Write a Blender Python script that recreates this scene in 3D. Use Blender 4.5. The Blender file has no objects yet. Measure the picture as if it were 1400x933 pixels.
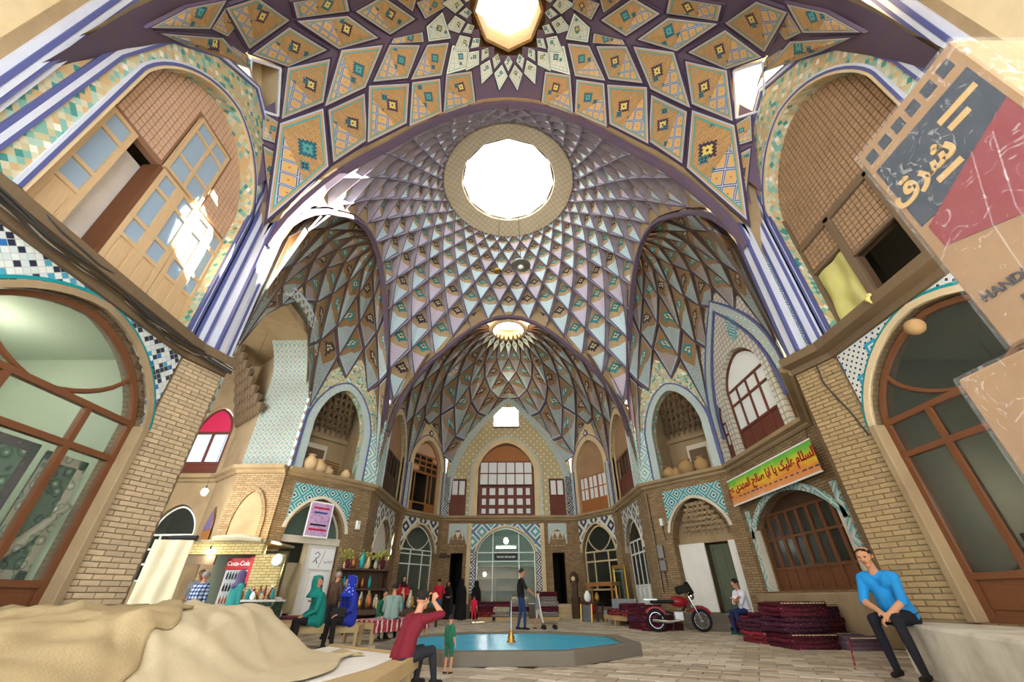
import bpy, bmesh, math, random
from mathutils import Vector, Matrix
from mathutils.geometry import tessellate_polygon
random.seed(7)
R = math.radians
sc = bpy.context.scene
COL = sc.collection
# ---------------------------------------------------------------- camera, world, sun, exposure
cam_d = bpy.data.cameras.new('camera'); cam_d.sensor_width = 36.0; cam_d.lens = 36.0*544/1400
cam_d.clip_start = 0.05; cam_d.clip_end = 200
cam = bpy.data.objects.new('camera', cam_d); COL.objects.link(cam); sc.camera = cam
_p, _y, _r = R(32.8), R(0.6), R(0.35)
_fw = Vector((math.sin(_y)*math.cos(_p), math.cos(_y)*math.cos(_p), math.sin(_p)))
_r0 = Vector((math.cos(_y), -math.sin(_y), 0)); _u0 = _r0.cross(_fw)
_rt = _r0*math.cos(_r)-_u0*math.sin(_r); _up = _u0*math.cos(_r)+_r0*math.sin(_r)
cam.matrix_world = Matrix(((_rt.x, _up.x, -_fw.x, 0), (_rt.y, _up.y, -_fw.y, 0), (_rt.z, _up.z, -_fw.z, 0.9), (0, 0, 0, 1)))
sc.view_settings.view_transform = 'Standard'; sc.view_settings.look = 'None'; sc.view_settings.gamma = 1
sc.view_settings.use_curve_mapping = False
sc.view_settings.exposure = 1.3
w = bpy.data.worlds.new('world'); sc.world = w; w.use_nodes = True
bg = w.node_tree.nodes['Background']; bg.inputs[0].default_value = (0.86, 0.93, 1.0, 1); bg.inputs[1].default_value = 3.4
sun_d = bpy.data.lights.new('sun', 'SUN'); sun_d.energy = 55; sun_d.angle = R(0.6); sun_d.color = (1, .95, .86)
sun = bpy.data.objects.new('sun', sun_d); COL.objects.link(sun)
sun.rotation_euler = Vector((-5.5, -3.95, -8.4)).to_track_quat('-Z', 'Y').to_euler()
sc.cycles.max_bounces = 8; sc.cycles.diffuse_bounces = 6; sc.cycles.transparent_max_bounces = 12
sc.cycles.use_denoising = True
sc.cycles.sample_clamp_indirect = 6
sc.cycles.caustics_reflective = False; sc.cycles.caustics_refractive = False

# ---------------------------------------------------------------- helpers
def hx(h):
    h = h.lstrip('#'); o = []
    for i in (0, 2, 4):
        v = int(h[i:i+2], 16)/255
        o.append(v/12.92 if v <= .04045 else ((v+.055)/1.055)**2.4)
    return (*o, 1)
class NT:
    def __init__(s, name, rough=.8, metal=0, spec=.3):
        s.m = bpy.data.materials.new(name); s.m.use_nodes = True; s.t = s.m.node_tree
        s.b = s.t.nodes['Principled BSDF']; s.b.inputs['Roughness'].default_value = rough
        s.b.inputs['Metallic'].default_value = metal; s.b.inputs['Specular IOR Level'].default_value = spec
        s._uv = None
    def n(s, ty, **k):
        o = s.t.nodes.new(ty)
        for a, v in k.items(): setattr(o, a, v)
        return o
    def set(s, sock, v):
        if hasattr(v, 'is_output') or isinstance(v, bpy.types.NodeSocket): s.t.links.new(v, sock)
        else: sock.default_value = v
    def math(s, op, a, b=0.0, c=0.0):
        o = s.n('ShaderNodeMath', operation=op); s.set(o.inputs[0], a); s.set(o.inputs[1], b)
        if op in ('MULTIPLY_ADD', 'COMPARE'): s.set(o.inputs[2], c)
        return o.outputs[0]
    def mix(s, f, a, b, blend='MIX'):
        o = s.n('ShaderNodeMix', data_type='RGBA', blend_type=blend); s.set(o.inputs[0], f); s.set(o.inputs[6], a); s.set(o.inputs[7], b)
        return o.outputs[2]
    def uv(s):
        if not s._uv:
            u = s.n('ShaderNodeUVMap'); u.uv_map = 'UVMap'; x = s.n('ShaderNodeSeparateXYZ'); s.t.links.new(u.outputs[0], x.inputs[0])
            s._uv = (x.outputs[0], x.outputs[1]); s.uvv = u.outputs[0]
        return s._uv
    def vec(s, x, y, z=0.0):
        o = s.n('ShaderNodeCombineXYZ'); s.set(o.inputs[0], x); s.set(o.inputs[1], y); s.set(o.inputs[2], z); return o.outputs[0]
    def noise(s, vec, scale, detail=3, rough=.55):
        o = s.n('ShaderNodeTexNoise'); s.set(o.inputs['Vector'], vec); o.inputs['Scale'].default_value = scale
        o.inputs['Detail'].default_value = detail; o.inputs['Roughness'].default_value = rough; return o.outputs[0]
    def objco(s):
        return s.n('ShaderNodeTexCoord').outputs['Object']
    def rnd(s):
        return s.n('ShaderNodeObjectInfo').outputs['Random']
    def white(s, x, y):
        o = s.n('ShaderNodeTexWhiteNoise', noise_dimensions='2D'); s.set(o.inputs['Vector'], s.vec(x, y)); return o.outputs['Value']
    def ramp(s, f, stops, const=False):
        o = s.n('ShaderNodeValToRGB'); e = o.color_ramp
        if const: e.interpolation = 'CONSTANT'
        e.elements.remove(e.elements[1]); e.elements[0].position = stops[0][0]; e.elements[0].color = stops[0][1]
        for p, c in stops[1:]: el = e.elements.new(p); el.color = c
        s.set(o.inputs[0], f); return o.outputs[0]
    def gt(s, a, b): return s.math('GREATER_THAN', a, b)
    def col(s, c, dirt=0.0, dscale=1.2, dcol=(.16, .1, .05, 1), var=0.0):
        if var:
            h = s.n('ShaderNodeHueSaturation'); s.set(h.inputs['Color'], c)
            s.set(h.inputs['Value'], s.math('MULTIPLY_ADD', s.rnd(), var*2, 1-var)); c = h.outputs[0]
        if dirt:
            f = s.noise(s.objco(), dscale, 6, .65)
            f = s.math('MULTIPLY', s.math('SMOOTH_MAX', s.math('MULTIPLY_ADD', f, 3.2, -1.3), 0, .1), dirt)
            c = s.mix(f, c, dcol)
        s.set(s.b.inputs['Base Color'], c); return s
    def bump(s, h, st=.3, dist=.02):
        o = s.n('ShaderNodeBump'); o.inputs['Strength'].default_value = st; o.inputs['Distance'].default_value = dist
        s.set(o.inputs['Height'], h); s.t.links.new(o.outputs[0], s.b.inputs['Normal']); return s
    def diamond(s, x, y, p):
        a = s.math('DIVIDE', s.math('ADD', x, y), p); b = s.math('DIVIDE', s.math('SUBTRACT', x, y), p)
        fa = s.math('ABSOLUTE', s.math('SUBTRACT', s.math('FRACT', a), .5)); fb = s.math('ABSOLUTE', s.math('SUBTRACT', s.math('FRACT', b), .5))
        return s.math('MULTIPLY', s.math('MAXIMUM', fa, fb), 2.0), s.math('FLOOR', a), s.math('FLOOR', b), fa, fb
M = {}
def plain(name, h, rough=.8, metal=0, dirt=0.0, var=0.0, dscale=1.5, bump=0, spec=.3, grain=0):
    t = NT(name, rough, metal, spec); c = hx(h)
    if grain:
        x, y = t.uv(); g = t.noise(t.vec(t.math('MULTIPLY', x, 14.0), t.math('MULTIPLY', y, 1.6)), 2.2, 4, .6)
        c = t.mix(t.math('MULTIPLY', g, grain), c, tuple(v*.35 for v in c[:3])+(1,))
    t.col(c, dirt, dscale, var=var)
    if bump: t.bump(t.noise(t.objco(), bump, 4), .4, .02)
    M[name] = t.m; return t.m
def emit(name, h, st):
    t = NT(name); t.col(hx(h)); t.b.inputs['Emission Color'].default_value = hx(h); t.b.inputs['Emission Strength'].default_value = st; M[name] = t.m
def glass(name, h, alpha=.25, rough=.05):
    t = NT(name, rough, 0, .18); t.col(hx(h)); t.b.inputs['Alpha'].default_value = alpha; M[name] = t.m

def tag(o, label=None, cat=None, group=None, kind=None):
    if label: o['label'] = label
    if cat: o['category'] = cat
    if group: o['group'] = group
    if kind: o['kind'] = kind
    return o
def empty(name, loc=(0, 0, 0), rz=0, label=None, cat=None, group=None, kind=None):
    o = bpy.data.objects.new(name, None); o.empty_display_size = .1; COL.objects.link(o); o.location = loc; o.rotation_euler = (0, 0, rz)
    return tag(o, label, cat, group, kind)
def link(name, me, parent=None):
    o = bpy.data.objects.new(name, me); COL.objects.link(o); o.parent = parent; return o
def copy_tree(o, parent=None):
    c = o.copy(); COL.objects.link(c); c.parent = parent
    for ch in list(o.children): copy_tree(ch, c)
    return c
def autouv(me):
    uvl = me.uv_layers.new(name='UVMap')
    vs = me.vertices
    for p in me.polygons:
        n = p.normal
        if abs(n.z) > .75:
            for li in p.loop_indices:
                c = vs[me.loops[li].vertex_index].co; uvl.data[li].uv = (c.x, c.y)
        else:
            l = math.hypot(n.x, n.y) or 1; tx, ty = -n.y/l, n.x/l
            for li in p.loop_indices:
                c = vs[me.loops[li].vertex_index].co; uvl.data[li].uv = (c.x*tx+c.y*ty, c.z)
class MB:
    def __init__(s): s.v = []; s.f = []; s.mi = []; s.ed = None; s.uvs = None
    def add(s, vs, fs, mi=0):
        o = len(s.v); s.v += [tuple(p) for p in vs]; s.f += [tuple(i+o for i in f) for f in fs]; s.mi += [mi]*len(fs); return s
    def box(s, c, d, rz=0, mi=0, rx=0, ry=0):
        m = Matrix.Rotation(rz, 3, 'Z') @ Matrix.Rotation(ry, 3, 'Y') @ Matrix.Rotation(rx, 3, 'X'); c = Vector(c); x, y, z = d[0]/2, d[1]/2, d[2]/2
        vs = [c+m @ Vector(p) for p in ((-x, -y, -z), (x, -y, -z), (x, y, -z), (-x, y, -z), (-x, -y, z), (x, -y, z), (x, y, z), (-x, y, z))]
        return s.add(vs, [(0, 3, 2, 1), (4, 5, 6, 7), (0, 1, 5, 4), (1, 2, 6, 5), (2, 3, 7, 6), (3, 0, 4, 7)], mi)
    def b2(s, a, b, mi=0):
        return s.box([(a[i]+b[i])/2 for i in range(3)], [abs(a[i]-b[i]) for i in range(3)], mi=mi)
    def tube(s, pts, rad, n=8, mi=0, caps=True):
        pts = [Vector(p) for p in pts]; k = len(pts); rs = rad if isinstance(rad, (list, tuple)) else [rad]*k
        vs = []; fs = []; prev = None
        for i in range(k):
            t = (pts[min(i+1, k-1)]-pts[max(i-1, 0)]); t = t.normalized() if t.length > 1e-9 else Vector((0, 0, 1))
            a = prev if prev else (Vector((0, 0, 1)) if abs(t.z) < .9 else Vector((1, 0, 0)))
            x = (a-t*a.dot(t)).normalized(); prev = x; y = t.cross(x)
            for j in range(n):
                q = 2*math.pi*j/n; vs.append(pts[i]+(x*math.cos(q)+y*math.sin(q))*rs[i])
        for i in range(k-1):
            for j in range(n):
                j2 = (j+1) % n; fs.append((i*n+j, i*n+j2, (i+1)*n+j2, (i+1)*n+j))
        if caps: fs += [tuple(range(n-1, -1, -1)), tuple((k-1)*n+j for j in range(n))]
        return s.add(vs, fs, mi)
    def lathe(s, prof, n=20, c=(0, 0, 0), mi=0, close=True):
        vs = []; fs = []; k = len(prof)
        for r, z in prof:
            for j in range(n): q = 2*math.pi*j/n; vs.append((c[0]+r*math.cos(q), c[1]+r*math.sin(q), c[2]+z))
        for i in range(k-1):
            for j in range(n): j2 = (j+1) % n; fs.append((i*n+j, i*n+j2, (i+1)*n+j2, (i+1)*n+j))
        if close: fs += [tuple(range(n-1, -1, -1)), tuple((k-1)*n+j for j in range(n))]
        return s.add(vs, fs, mi)
    def ell(s, c, r, n=12, m=8, mi=0, rot=None):
        vs = []; fs = []
        for i in range(m+1):
            th = math.pi*i/m
            for j in range(n):
                q = 2*math.pi*j/n; p = Vector((r[0]*math.sin(th)*math.cos(q), r[1]*math.sin(th)*math.sin(q), r[2]*math.cos(th)))
                if rot: p = rot @ p
                vs.append(Vector(c)+p)
        for i in range(m):
            for j in range(n): j2 = (j+1) % n; fs.append((i*n+j, (i+1)*n+j, (i+1)*n+j2, i*n+j2))
        return s.add(vs, fs, mi)
    def plate(s, pts3, off, mi=0, holes=()):
        """polygon (3D points, list) with holes, extruded by vector off"""
        loops = [[Vector(p) for p in l] for l in (pts3, *holes)]; off = Vector(off)
        tri = tessellate_polygon(loops); flat = [p for l in loops for p in l]; n = len(flat)
        fs = [tuple(t) for t in tri]+[tuple(reversed([i+n for i in t])) for t in tri]; o = 0
        for l in loops:
            k = len(l)
            for i in range(k): j = (i+1) % k; fs.append((o+i, o+j, o+j+n, o+i+n))
            o += k
        return s.add(flat+[p+off for p in flat], fs, mi)
    def build(s, name, mats, parent=None, smooth=False, bevel=0, loc=None, seg=1, fixn=True):
        me = bpy.data.meshes.new(name); me.from_pydata(s.v, [], s.f)
        for m in (mats if isinstance(mats, (list, tuple)) else [mats]): me.materials.append(M[m] if isinstance(m, str) else m)
        me.polygons.foreach_set('material_index', s.mi)
        if fixn or bevel:
            bm = bmesh.new(); bm.from_mesh(me)
            if fixn: bmesh.ops.recalc_face_normals(bm, faces=bm.faces)
            if bevel: bmesh.ops.bevel(bm, geom=[e for e in bm.edges if e.is_manifold and e.calc_face_angle(0) > .6], offset=bevel, segments=seg, affect='EDGES', clamp_overlap=True)
            bm.to_mesh(me); bm.free()
        if s.uvs:
            u = me.uv_layers.new(name='UVMap')
            for p in me.polygons:
                for li in p.loop_indices: u.data[li].uv = s.uvs[me.loops[li].vertex_index]
        else: autouv(me)
        if s.ed:
            a = me.attributes.new('ed', 'FLOAT', 'POINT'); a.data.foreach_set('value', s.ed)
        if smooth: me.polygons.foreach_set('use_smooth', [True]*len(me.polygons))
        me.update(); o = link(name, me, parent)
        if loc: o.location = loc
        return o
class FR:
    """wall frame: s along A->B, d into the room, z up"""
    def __init__(f, A, B):
        f.A = Vector((A[0], A[1], 0)); d = Vector((B[0]-A[0], B[1]-A[1], 0)); f.len = d.length; f.t = d.normalized(); f.n = Vector((f.t.y, -f.t.x, 0))
        f.rz = math.atan2(f.t.y, f.t.x)
    def p(f, s, z, d=0.0): return f.A+f.t*s+f.n*d+Vector((0, 0, z))
    def pts(f, l, d=0.0): return [f.p(a, b, d) for a, b in l]
    def box(f, mb, s0, s1, z0, z1, d0, d1, mi=0):
        c = f.p((s0+s1)/2, (z0+z1)/2, (d0+d1)/2); return mb.box(c, (abs(s1-s0), abs(d1-d0), abs(z1-z0)), f.rz, mi)
def arch(s0, s1, z0, zs, za, n=10, k=1.0):
    """pointed four-centred arch outline, counter-clockwise from bottom left"""
    c = (s0+s1)/2; h = (s1-s0)/2; o = [(s0, z0), (s1, z0)]; R1 = []
    for i in range(n+1):
        q = i/n; x = math.cos(q*math.pi/2); 
        zz = (1-x**2.0)**.62*.9+.1*(1-x)
        R1.append((x, zz))
    o += [(c+h*x, zs+(za-zs)*zz) for x, zz in R1]
    o += [(c-h*x, zs+(za-zs)*zz) for x, zz in R1[-2::-1]]
    return o
def archtop(s0, s1, zs, za, n=10): return arch(s0, s1, 0, zs, za, n)[2:]
def wall(name, f, outline, holes, mat, th=.35, label=None, kind='structure', d=0.0, parent=None):
    mb = MB(); mb.plate(f.pts(outline, d), f.n*-th, 0, [f.pts(h, d) for h in holes])
    o = mb.build(name, mat, parent, fixn=True)
    if parent is None: tag(o, label, None, None, kind)
    return o
def band(f, mb, inner, outer, d0, d1, mi=0):
    """strip between two open polylines of equal length (s,z), thickness d0..d1"""
    n = len(inner); vs = f.pts(inner, d1)+f.pts(outer, d1)+f.pts(inner, d0)+f.pts(outer, d0); fs = []
    for i in range(n-1):
        fs += [(i, i+1, n+i+1, n+i), (2*n+i, 3*n+i, 3*n+i+1, 2*n+i+1), (i, 2*n+i, 2*n+i+1, i+1), (n+i, n+i+1, 3*n+i+1, 3*n+i)]
    fs += [(0, n, 3*n, 2*n), (n-1, 2*n-1, 4*n-1, 3*n-1)]
    return mb.add(vs, fs, mi)
def rect(s0, s1, z0, z1): return [(s0, z0), (s1, z0), (s1, z1), (s0, z1)]
# ---------------------------------------------------------------- materials
def brickmat(name, c1, c2, mortar, w=.24, h=.07, mor=.008, dirt=.35, dscale=.8):
    t = NT(name, .9); t.uv(); b = t.n('ShaderNodeTexBrick'); t.set(b.inputs['Vector'], t.uvv)
    for k, v in (('Color1', hx(c1)), ('Color2', hx(c2)), ('Mortar', hx(mortar)), ('Scale', 1.0), ('Mortar Size', mor), ('Brick Width', w), ('Row Height', h), ('Bias', 0.0)): b.inputs[k].default_value = v
    t.col(b.outputs[0], dirt, dscale); t.bump(b.outputs['Fac'], -.5 if False else .5, -.01); M[name] = t.m
brickmat('brick', '#a58c68', '#8a7050', '#5e4c38', dirt=.5, dscale=1.6)
brickmat('brick_dark', '#8a6f4c', '#75593b', '#4a3a28', dirt=.5)
brickmat('brick_soffit', '#b08d5c', '#a07f50', '#8a6c45', .2, .06, .006)
for k, a, b in (('brick_a', '#bfa886', .45), ('brick_b', '#b99c72', .25), ('brick_r', '#a28a62', .5)): plain(k, a, .92, 0, b, .13, 3.0)
plain('mortar', '#8d7a5e', .95, dirt=.3)
plain('plaster', '#d9cfba', .9, dirt=.35, dscale=.7, bump=6)
plain('plaster_brown', '#a58e6c', .9, dirt=.5, dscale=1.0, bump=8)
plain('plaster_muqarnas', '#6e5a44', .9, dirt=.6, dscale=2.0)
plain('plaster_white', '#e8e4da', .85, dirt=.15)
plain('plaster_green', '#b3bea6', .8, dirt=.2, dscale=.6)
plain('plaster_cream', '#d8c39a', .9, dirt=.25)
plain('ledge_plaster', '#d9d2c0', .9, dirt=.45, dscale=2.2, bump=14)
plain('stone', '#6f685c', .8, dirt=.4, dscale=2, bump=10)
plain('wood_cornice', '#77634a', .85, dirt=.7, dscale=2, grain=.6)
plain('wood_tan', '#dcba8c', .6, dirt=.1, grain=.35)
plain('wood_brown', '#794a2c', .55, dirt=.15, grain=.5)
plain('wood_red', '#6e3527', .55, dirt=.15, grain=.4)
plain('wood_dark', '#4c3524', .6, dirt=.2, grain=.4)
plain('wood_grey', '#7b654c', .75, dirt=.35, grain=.5)
plain('wood_orange', '#a86c3a', .5, dirt=.1, grain=.4)
plain('wood_pale', '#c9ab78', .7, dirt=.2, grain=.45)
plain('white_metal', '#dfe5df', .45, 0, .08)
plain('steel', '#9a9a98', .35, .9)
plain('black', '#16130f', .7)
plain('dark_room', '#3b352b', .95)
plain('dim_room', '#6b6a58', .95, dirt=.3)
plain('blue_line', '#565b8e', .4)
plain('pale_line', '#ccd0dc', .45, dirt=.15)
plain('rib', '#5f5068', .75, dirt=.45, dscale=3, var=.12)
plain('rib_brown', '#5f4c44', .8, dirt=.4, dscale=3)
glass('glass_clear', '#8aa092', .12, .1); glass('glass_sky', '#a9bfd2', .75, .12); glass('glass_frost', '#eef2f2', .8, .5)
glass('glass_dark', '#3c403a', .5, .15); glass('glass_green', '#8fb0a0', .16); plain('glass_red', '#d0315a', .3)
plain('glass_black', '#1d1c1a', .12, spec=.5)
emit('lamp_white', '#f4fff6', 14); emit('lamp_warm', '#fff0d0', 10)
# girih / banna'i tile work on metric UV
def girih(name, p, bands, rough=.35, dirt=.12, swap=False):
    t = NT(name, rough, 0, .5); x, y = t.uv()
    if swap: x, y = t.math('ADD', x, y), t.math('SUBTRACT', x, y)
    m, a, b, fa, fb = t.diamond(x, y, p); t.col(t.ramp(m, bands, True), dirt, 1.0); M[name] = t.m
TQ, NV_, WH, LB, OC, LI = hx('#2f8f98'), hx('#232a52'), hx('#d7dccf'), hx('#9cc0cc'), hx('#c79a58'), hx('#7d7fb8')
girih('tile_spandrel', .56, [(0, NV_), (.2, WH), (.36, TQ), (.7, WH), (.82, TQ)])
girih('tile_spandrel_navy', .5, [(0, WH), (.24, NV_), (.6, WH), (.78, NV_)])
girih('tile_far', 1.0, [(0, WH), (.26, TQ), (.62, WH), (.8, hx('#1f5f86'))])
girih('tile_far_navy', .8, [(0, WH), (.3, NV_), (.72, WH)])
girih('tile_leg', .8, [(0, WH), (.2, hx('#3f9c8e')), (.34, WH), (.62, LB), (.8, hx('#4aa697')), (.9, WH)])
girih('tile_border', .36, [(0, WH), (.3, hx('#7aa6a8')), (.55, WH), (.75, hx('#4d6f8a')), (.9, WH)])
girih('tile_diamond_border', .34, [(0, OC), (.25, hx('#3a2320')), (.5, WH), (.7, LB), (.9, WH)])
girih('lunette_tile', .4, [(0, WH), (.34, hx('#b9a878')), (.86, hx('#c9bb90')), (.95, hx('#a39468'))], .7, .25)
girih('lunette_grid', .36, [(0, hx('#cfc9ba')), (.72, hx('#b7a98e')), (.88, hx('#7c8796'))], .7, .25, True)
girih('mosaic_blue', .34, [(0, hx('#5e8f94')), (.35, hx('#a79a78')), (.7, hx('#8fa7a0')), (.9, hx('#6f6a74'))], .5, .3)
def mosaic(name, p, stops, rot=True, rough=.4, dirt=.1, mort=None):
    t = NT(name, rough, 0, .5); x, y = t.uv()
    if rot: x, y = t.math('ADD', x, y), t.math('SUBTRACT', x, y)
    ix = t.math('FLOOR', t.math('DIVIDE', x, p)); iy = t.math('FLOOR', t.math('DIVIDE', y, p)); c = t.ramp(t.white(ix, iy), stops, True)
    if mort:
        fx = t.math('ABSOLUTE', t.math('SUBTRACT', t.math('FRACT', t.math('DIVIDE', x, p)), .5)); fy = t.math('ABSOLUTE', t.math('SUBTRACT', t.math('FRACT', t.math('DIVIDE', y, p)), .5))
        c = t.mix(t.gt(t.math('MAXIMUM', fx, fy), .45), c, mort)
    t.col(c, dirt, 1.0); M[name] = t.m
mosaic('mosaic_band', .12, [(0, hx('#bfb48c')), (.3, hx('#7fb0a0')), (.45, hx('#cfc6a6')), (.62, hx('#c9a878')), (.78, hx('#3f8f86')), (.86, hx('#a8c2b0')), (.95, hx('#e6e2d0'))])
mosaic('mosaic_near', .115, [(0, hx('#dfe2da')), (.42, hx('#2c3244')), (.66, hx('#cfd8d4')), (.86, hx('#4f9fb8')), (.93, hx('#2d6fae'))], True, .3, .1, hx('#b9bdb5'))
def neartile():
    # white ground with navy diamonds and turquoise eight-point rosettes
    t = NT('tile_near', .3, 0, .5); x, y = t.uv(); m, a, b, fa, fb = t.diamond(x, y, .13)
    c = t.ramp(m, [(0, hx('#2a2f45')), (.42, hx('#e4e4dc')), (.9, hx('#c8c9c0'))], True)
    r, a2, b2, fa2, fb2 = t.diamond(x, y, .78); fs = t.math('ADD', fa2, fb2)
    c = t.mix(t.gt(.3, fs), c, hx('#2f9fc0')); c = t.mix(t.gt(.16, fs), c, hx('#dfe6e2')); c = t.mix(t.gt(.08, fs), c, hx('#2b6fae'))
    t.col(c, .1); M['tile_near'] = t.m
neartile()
def vaultpanel(name, base, line, low, dark, pale, dirt):
    t = NT(name, .6, 0, .35); x, y = t.uv(); e = t.n('ShaderNodeAttribute'); e.attribute_name = 'ed'; e = e.outputs['Fac']; r = t.rnd()
    b = t.n('ShaderNodeTexBrick'); t.set(b.inputs['Vector'], t.uvv)
    for k, v in (('Color1', hx(base)), ('Color2', tuple(q*.82 for q in hx(base)[:3])+(1,)), ('Mortar', tuple(q*.6 for q in hx(base)[:3])+(1,)), ('Scale', 1.0), ('Mortar Size', .003), ('Brick Width', .09), ('Row Height', .03)): b.inputs[k].default_value = v
    c = b.outputs[0]
    # stepped diamond motif in the upper field, scattered small ones
    def step(cx, cy, q, n1, c1, n2, c2, c):
        ix = t.math('ABSOLUTE', t.math('ROUND', t.math('DIVIDE', t.math('SUBTRACT', x, cx), q))); iy = t.math('ABSOLUTE', t.math('ROUND', t.math('DIVIDE', t.math('SUBTRACT', y, cy), q)))
        m = t.math('ADD', ix, iy); c = t.mix(t.gt(n1+.5, m), c, c1); c = t.mix(t.gt(n2+.5, m), c, c2); return t.mix(t.gt(.5, m), c, c1)
    c = step(0.0, .09, .026, 4, t.mix(t.gt(r, .5), hx(dark), hx('#1f5f70')), 2, t.mix(t.gt(r, .62), hx('#d9c36a'), hx(line)), c)
    for k in range(3):
        c = step(t.math('MULTIPLY_ADD', r, .3*(1 if k % 2 else -1), -.16+.17*k), t.math('MULTIPLY_ADD', r, .12, .22-.2*k), .024, 2, hx('#2f7f86'), 1, hx(dark), c)
    # girih net in the lower corner
    m, ia, ib, fa, fb = t.diamond(t.math('ADD', x, t.math('MULTIPLY', y, .25)), y, .21)
    net = t.ramp(m, [(0, hx('#a8503a')), (.1, hx(low)), (.72, hx(pale)), (.82, hx(dark)), (.92, hx(pale))], True)
    c = t.mix(t.gt(t.math('ADD', t.math('MULTIPLY', x, t.math('SUBTRACT', r, .5)), -.1), y), c, net)
    # border lines by distance from the panel edge
    c = t.mix(t.gt(.26, e), c, hx(line)); c = t.mix(t.gt(.2, e), c, hx(base)); c = t.mix(t.gt(.13, e), c, hx(pale)); c = t.mix(t.gt(.08, e), c, hx(dark))
    t.col(c, dirt, 2.0, var=.1); M[name] = t.m
vaultpanel('vault_panel', '#bc9562', '#4f9a96', '#cfa566', '#3c2c44', '#a9b6cc', .12)
vaultpanel('vault_panel_low', '#a07c4e', '#5d8f8c', '#8ea8a4', '#3a2c38', '#a3a7a4', .3)
vaultpanel('vault_rosette', '#d7dccb', '#79aaa6', '#cfd8c8', '#4a5a60', '#e8ebe2', .05)
def coffer(name, top, low, lowb, dirt):
    # uv.y runs 0 (foot) .. 1 (head) of the coffer, uv.x metric across
    t = NT(name, .4, 0, .5); x, y = t.uv(); r = t.rnd(); e = t.n('ShaderNodeAttribute'); e.attribute_name = 'ed'; e = e.outputs['Fac']
    c = hx(top)
    yy = t.math('MULTIPLY', t.math('SUBTRACT', y, .62), 1.5)
    ix = t.math('ABSOLUTE', t.math('ROUND', t.math('DIVIDE', x, .05))); iy = t.math('ABSOLUTE', t.math('ROUND', t.math('DIVIDE', yy, .05))); m = t.math('ADD', ix, iy)
    c = t.mix(t.gt(3.5, m), c, t.mix(t.gt(r, .45), hx('#2d2230'), hx('#1f7f86'))); c = t.mix(t.gt(1.5, m), c, hx('#cfc49a')); c = t.mix(t.gt(.5, m), c, hx('#2d2230'))
    g, ia, ib, fa, fb = t.diamond(x, yy, .16)
    lowc = t.mix(t.gt(t.math('FRACT', t.math('MULTIPLY', r, 7.3)), .55), hx(low), hx(lowb))
    net = t.ramp(g, [(0, hx('#5f8fa6')), (.22, hx('#e6ebea')), (.42, (1, 1, 1, 1)), (.72, hx('#6d6f9c')), (.86, (1, 1, 1, 1))], True)
    net = t.mix(.62, lowc, net, 'MULTIPLY')
    c = t.mix(t.gt(t.math('MULTIPLY_ADD', t.math('ABSOLUTE', x), .25, .42), y), c, net)
    c = t.mix(t.gt(.12, e), c, hx('#9fb6c6')); c = t.mix(t.gt(.06, e), c, hx('#4b3f63'))
    t.col(c, dirt, 2.0, var=.08); M[name] = t.m
plain('coffer_wall', '#b9b2c0', .6, dirt=.35, dscale=3)
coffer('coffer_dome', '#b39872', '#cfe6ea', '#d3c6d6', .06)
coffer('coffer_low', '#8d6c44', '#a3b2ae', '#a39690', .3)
def carpet(name, c0, c1, c2, sc_=1.0):
    t = NT(name, .95, 0, .1); o = t.objco(); x = t.n('ShaderNodeSeparateXYZ'); t.t.links.new(o, x.inputs[0])
    v = t.n('ShaderNodeTexVoronoi'); t.set(v.inputs['Vector'], o); v.inputs['Scale'].default_value = 14*sc_
    n = t.noise(o, 9*sc_, 4); c = t.ramp(t.math('ADD', v.outputs['Distance'], t.math('MULTIPLY', n, .5)), [(0, hx(c1)), (.42, hx(c0)), (.62, hx(c2)), (.75, hx(c0))], True)
    t.col(c, .15, var=.25); t.bump(n, .3, .01); M[name] = t.m
carpet('rug_maroon', '#5a1d2c', '#8f4250', '#2f1420'); carpet('rug_red', '#8a2a36', '#c9a59a', '#4a1822'); carpet('rug_purple', '#4c2336', '#7d5668', '#241522')
carpet('rug_grey', '#8b8480', '#c6beb4', '#5c4a4a'); carpet('rug_back', '#6c5560', '#8d7580', '#4b3843', 2.5); carpet('rug_green', '#4e5f4c', '#8a9a80', '#2d3a30', .5); carpet('rug_cream', '#b6ad94', '#ddd6c2', '#7f8a72', .6)
plain('fringe', '#d8c6a6', .95)
def cloth(name, c, c2, sc_=60):
    t = NT(name, .95, 0, .1); o = t.objco(); n = t.noise(o, 2.2, 5, .6); w_ = t.noise(o, sc_, 2)
    t.col(t.mix(n, hx(c), hx(c2)), .12, 1.4); t.bump(t.math('ADD', w_, t.math('MULTIPLY', n, 1.5)), .35, .012); M[name] = t.m
cloth('burlap_light', '#d2c3a2', '#bda985'); cloth('burlap_tan', '#b7a27a', '#a08a62'); cloth('burlap_plain', '#b5a684', '#9a8b6c'); cloth('sheet_white', '#ece7dd', '#d9d0c4')
cloth('canvas', '#d6cbae', '#c6b994', 30); cloth('yellow_cloth', '#d8d08a', '#b8b060', 20)
for k, h in dict(skin='#c08a68', skin_d='#a06c4c', hair='#1b1614', hair_grey='#8d8a86', shirt_blue='#1f86c8', trouser_navy='#10131f', shoe='#15120f', maroon='#6f1424', charcoal='#23252b', teal='#0f7f72', black_cloth='#0f0e12', royal='#1f2f96', sage='#7f958c', red='#d01f3a', jeans='#3f6a94', jeans_dark='#1f3a66', white_shirt='#e2e2ea', denim='#1d2f5a', green_cloth='#1f5f45', teal_light='#3fa39a', mauve='#6f5f88', grey_cloth='#8d9296', plaid='#5a6a88', stone_shirt='#c9c4bc', green_shoe='#1f5a48', cap_blue='#3b63b0').items(): plain(k, h, .85, var=0, bump=26, dirt=.1)
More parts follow.
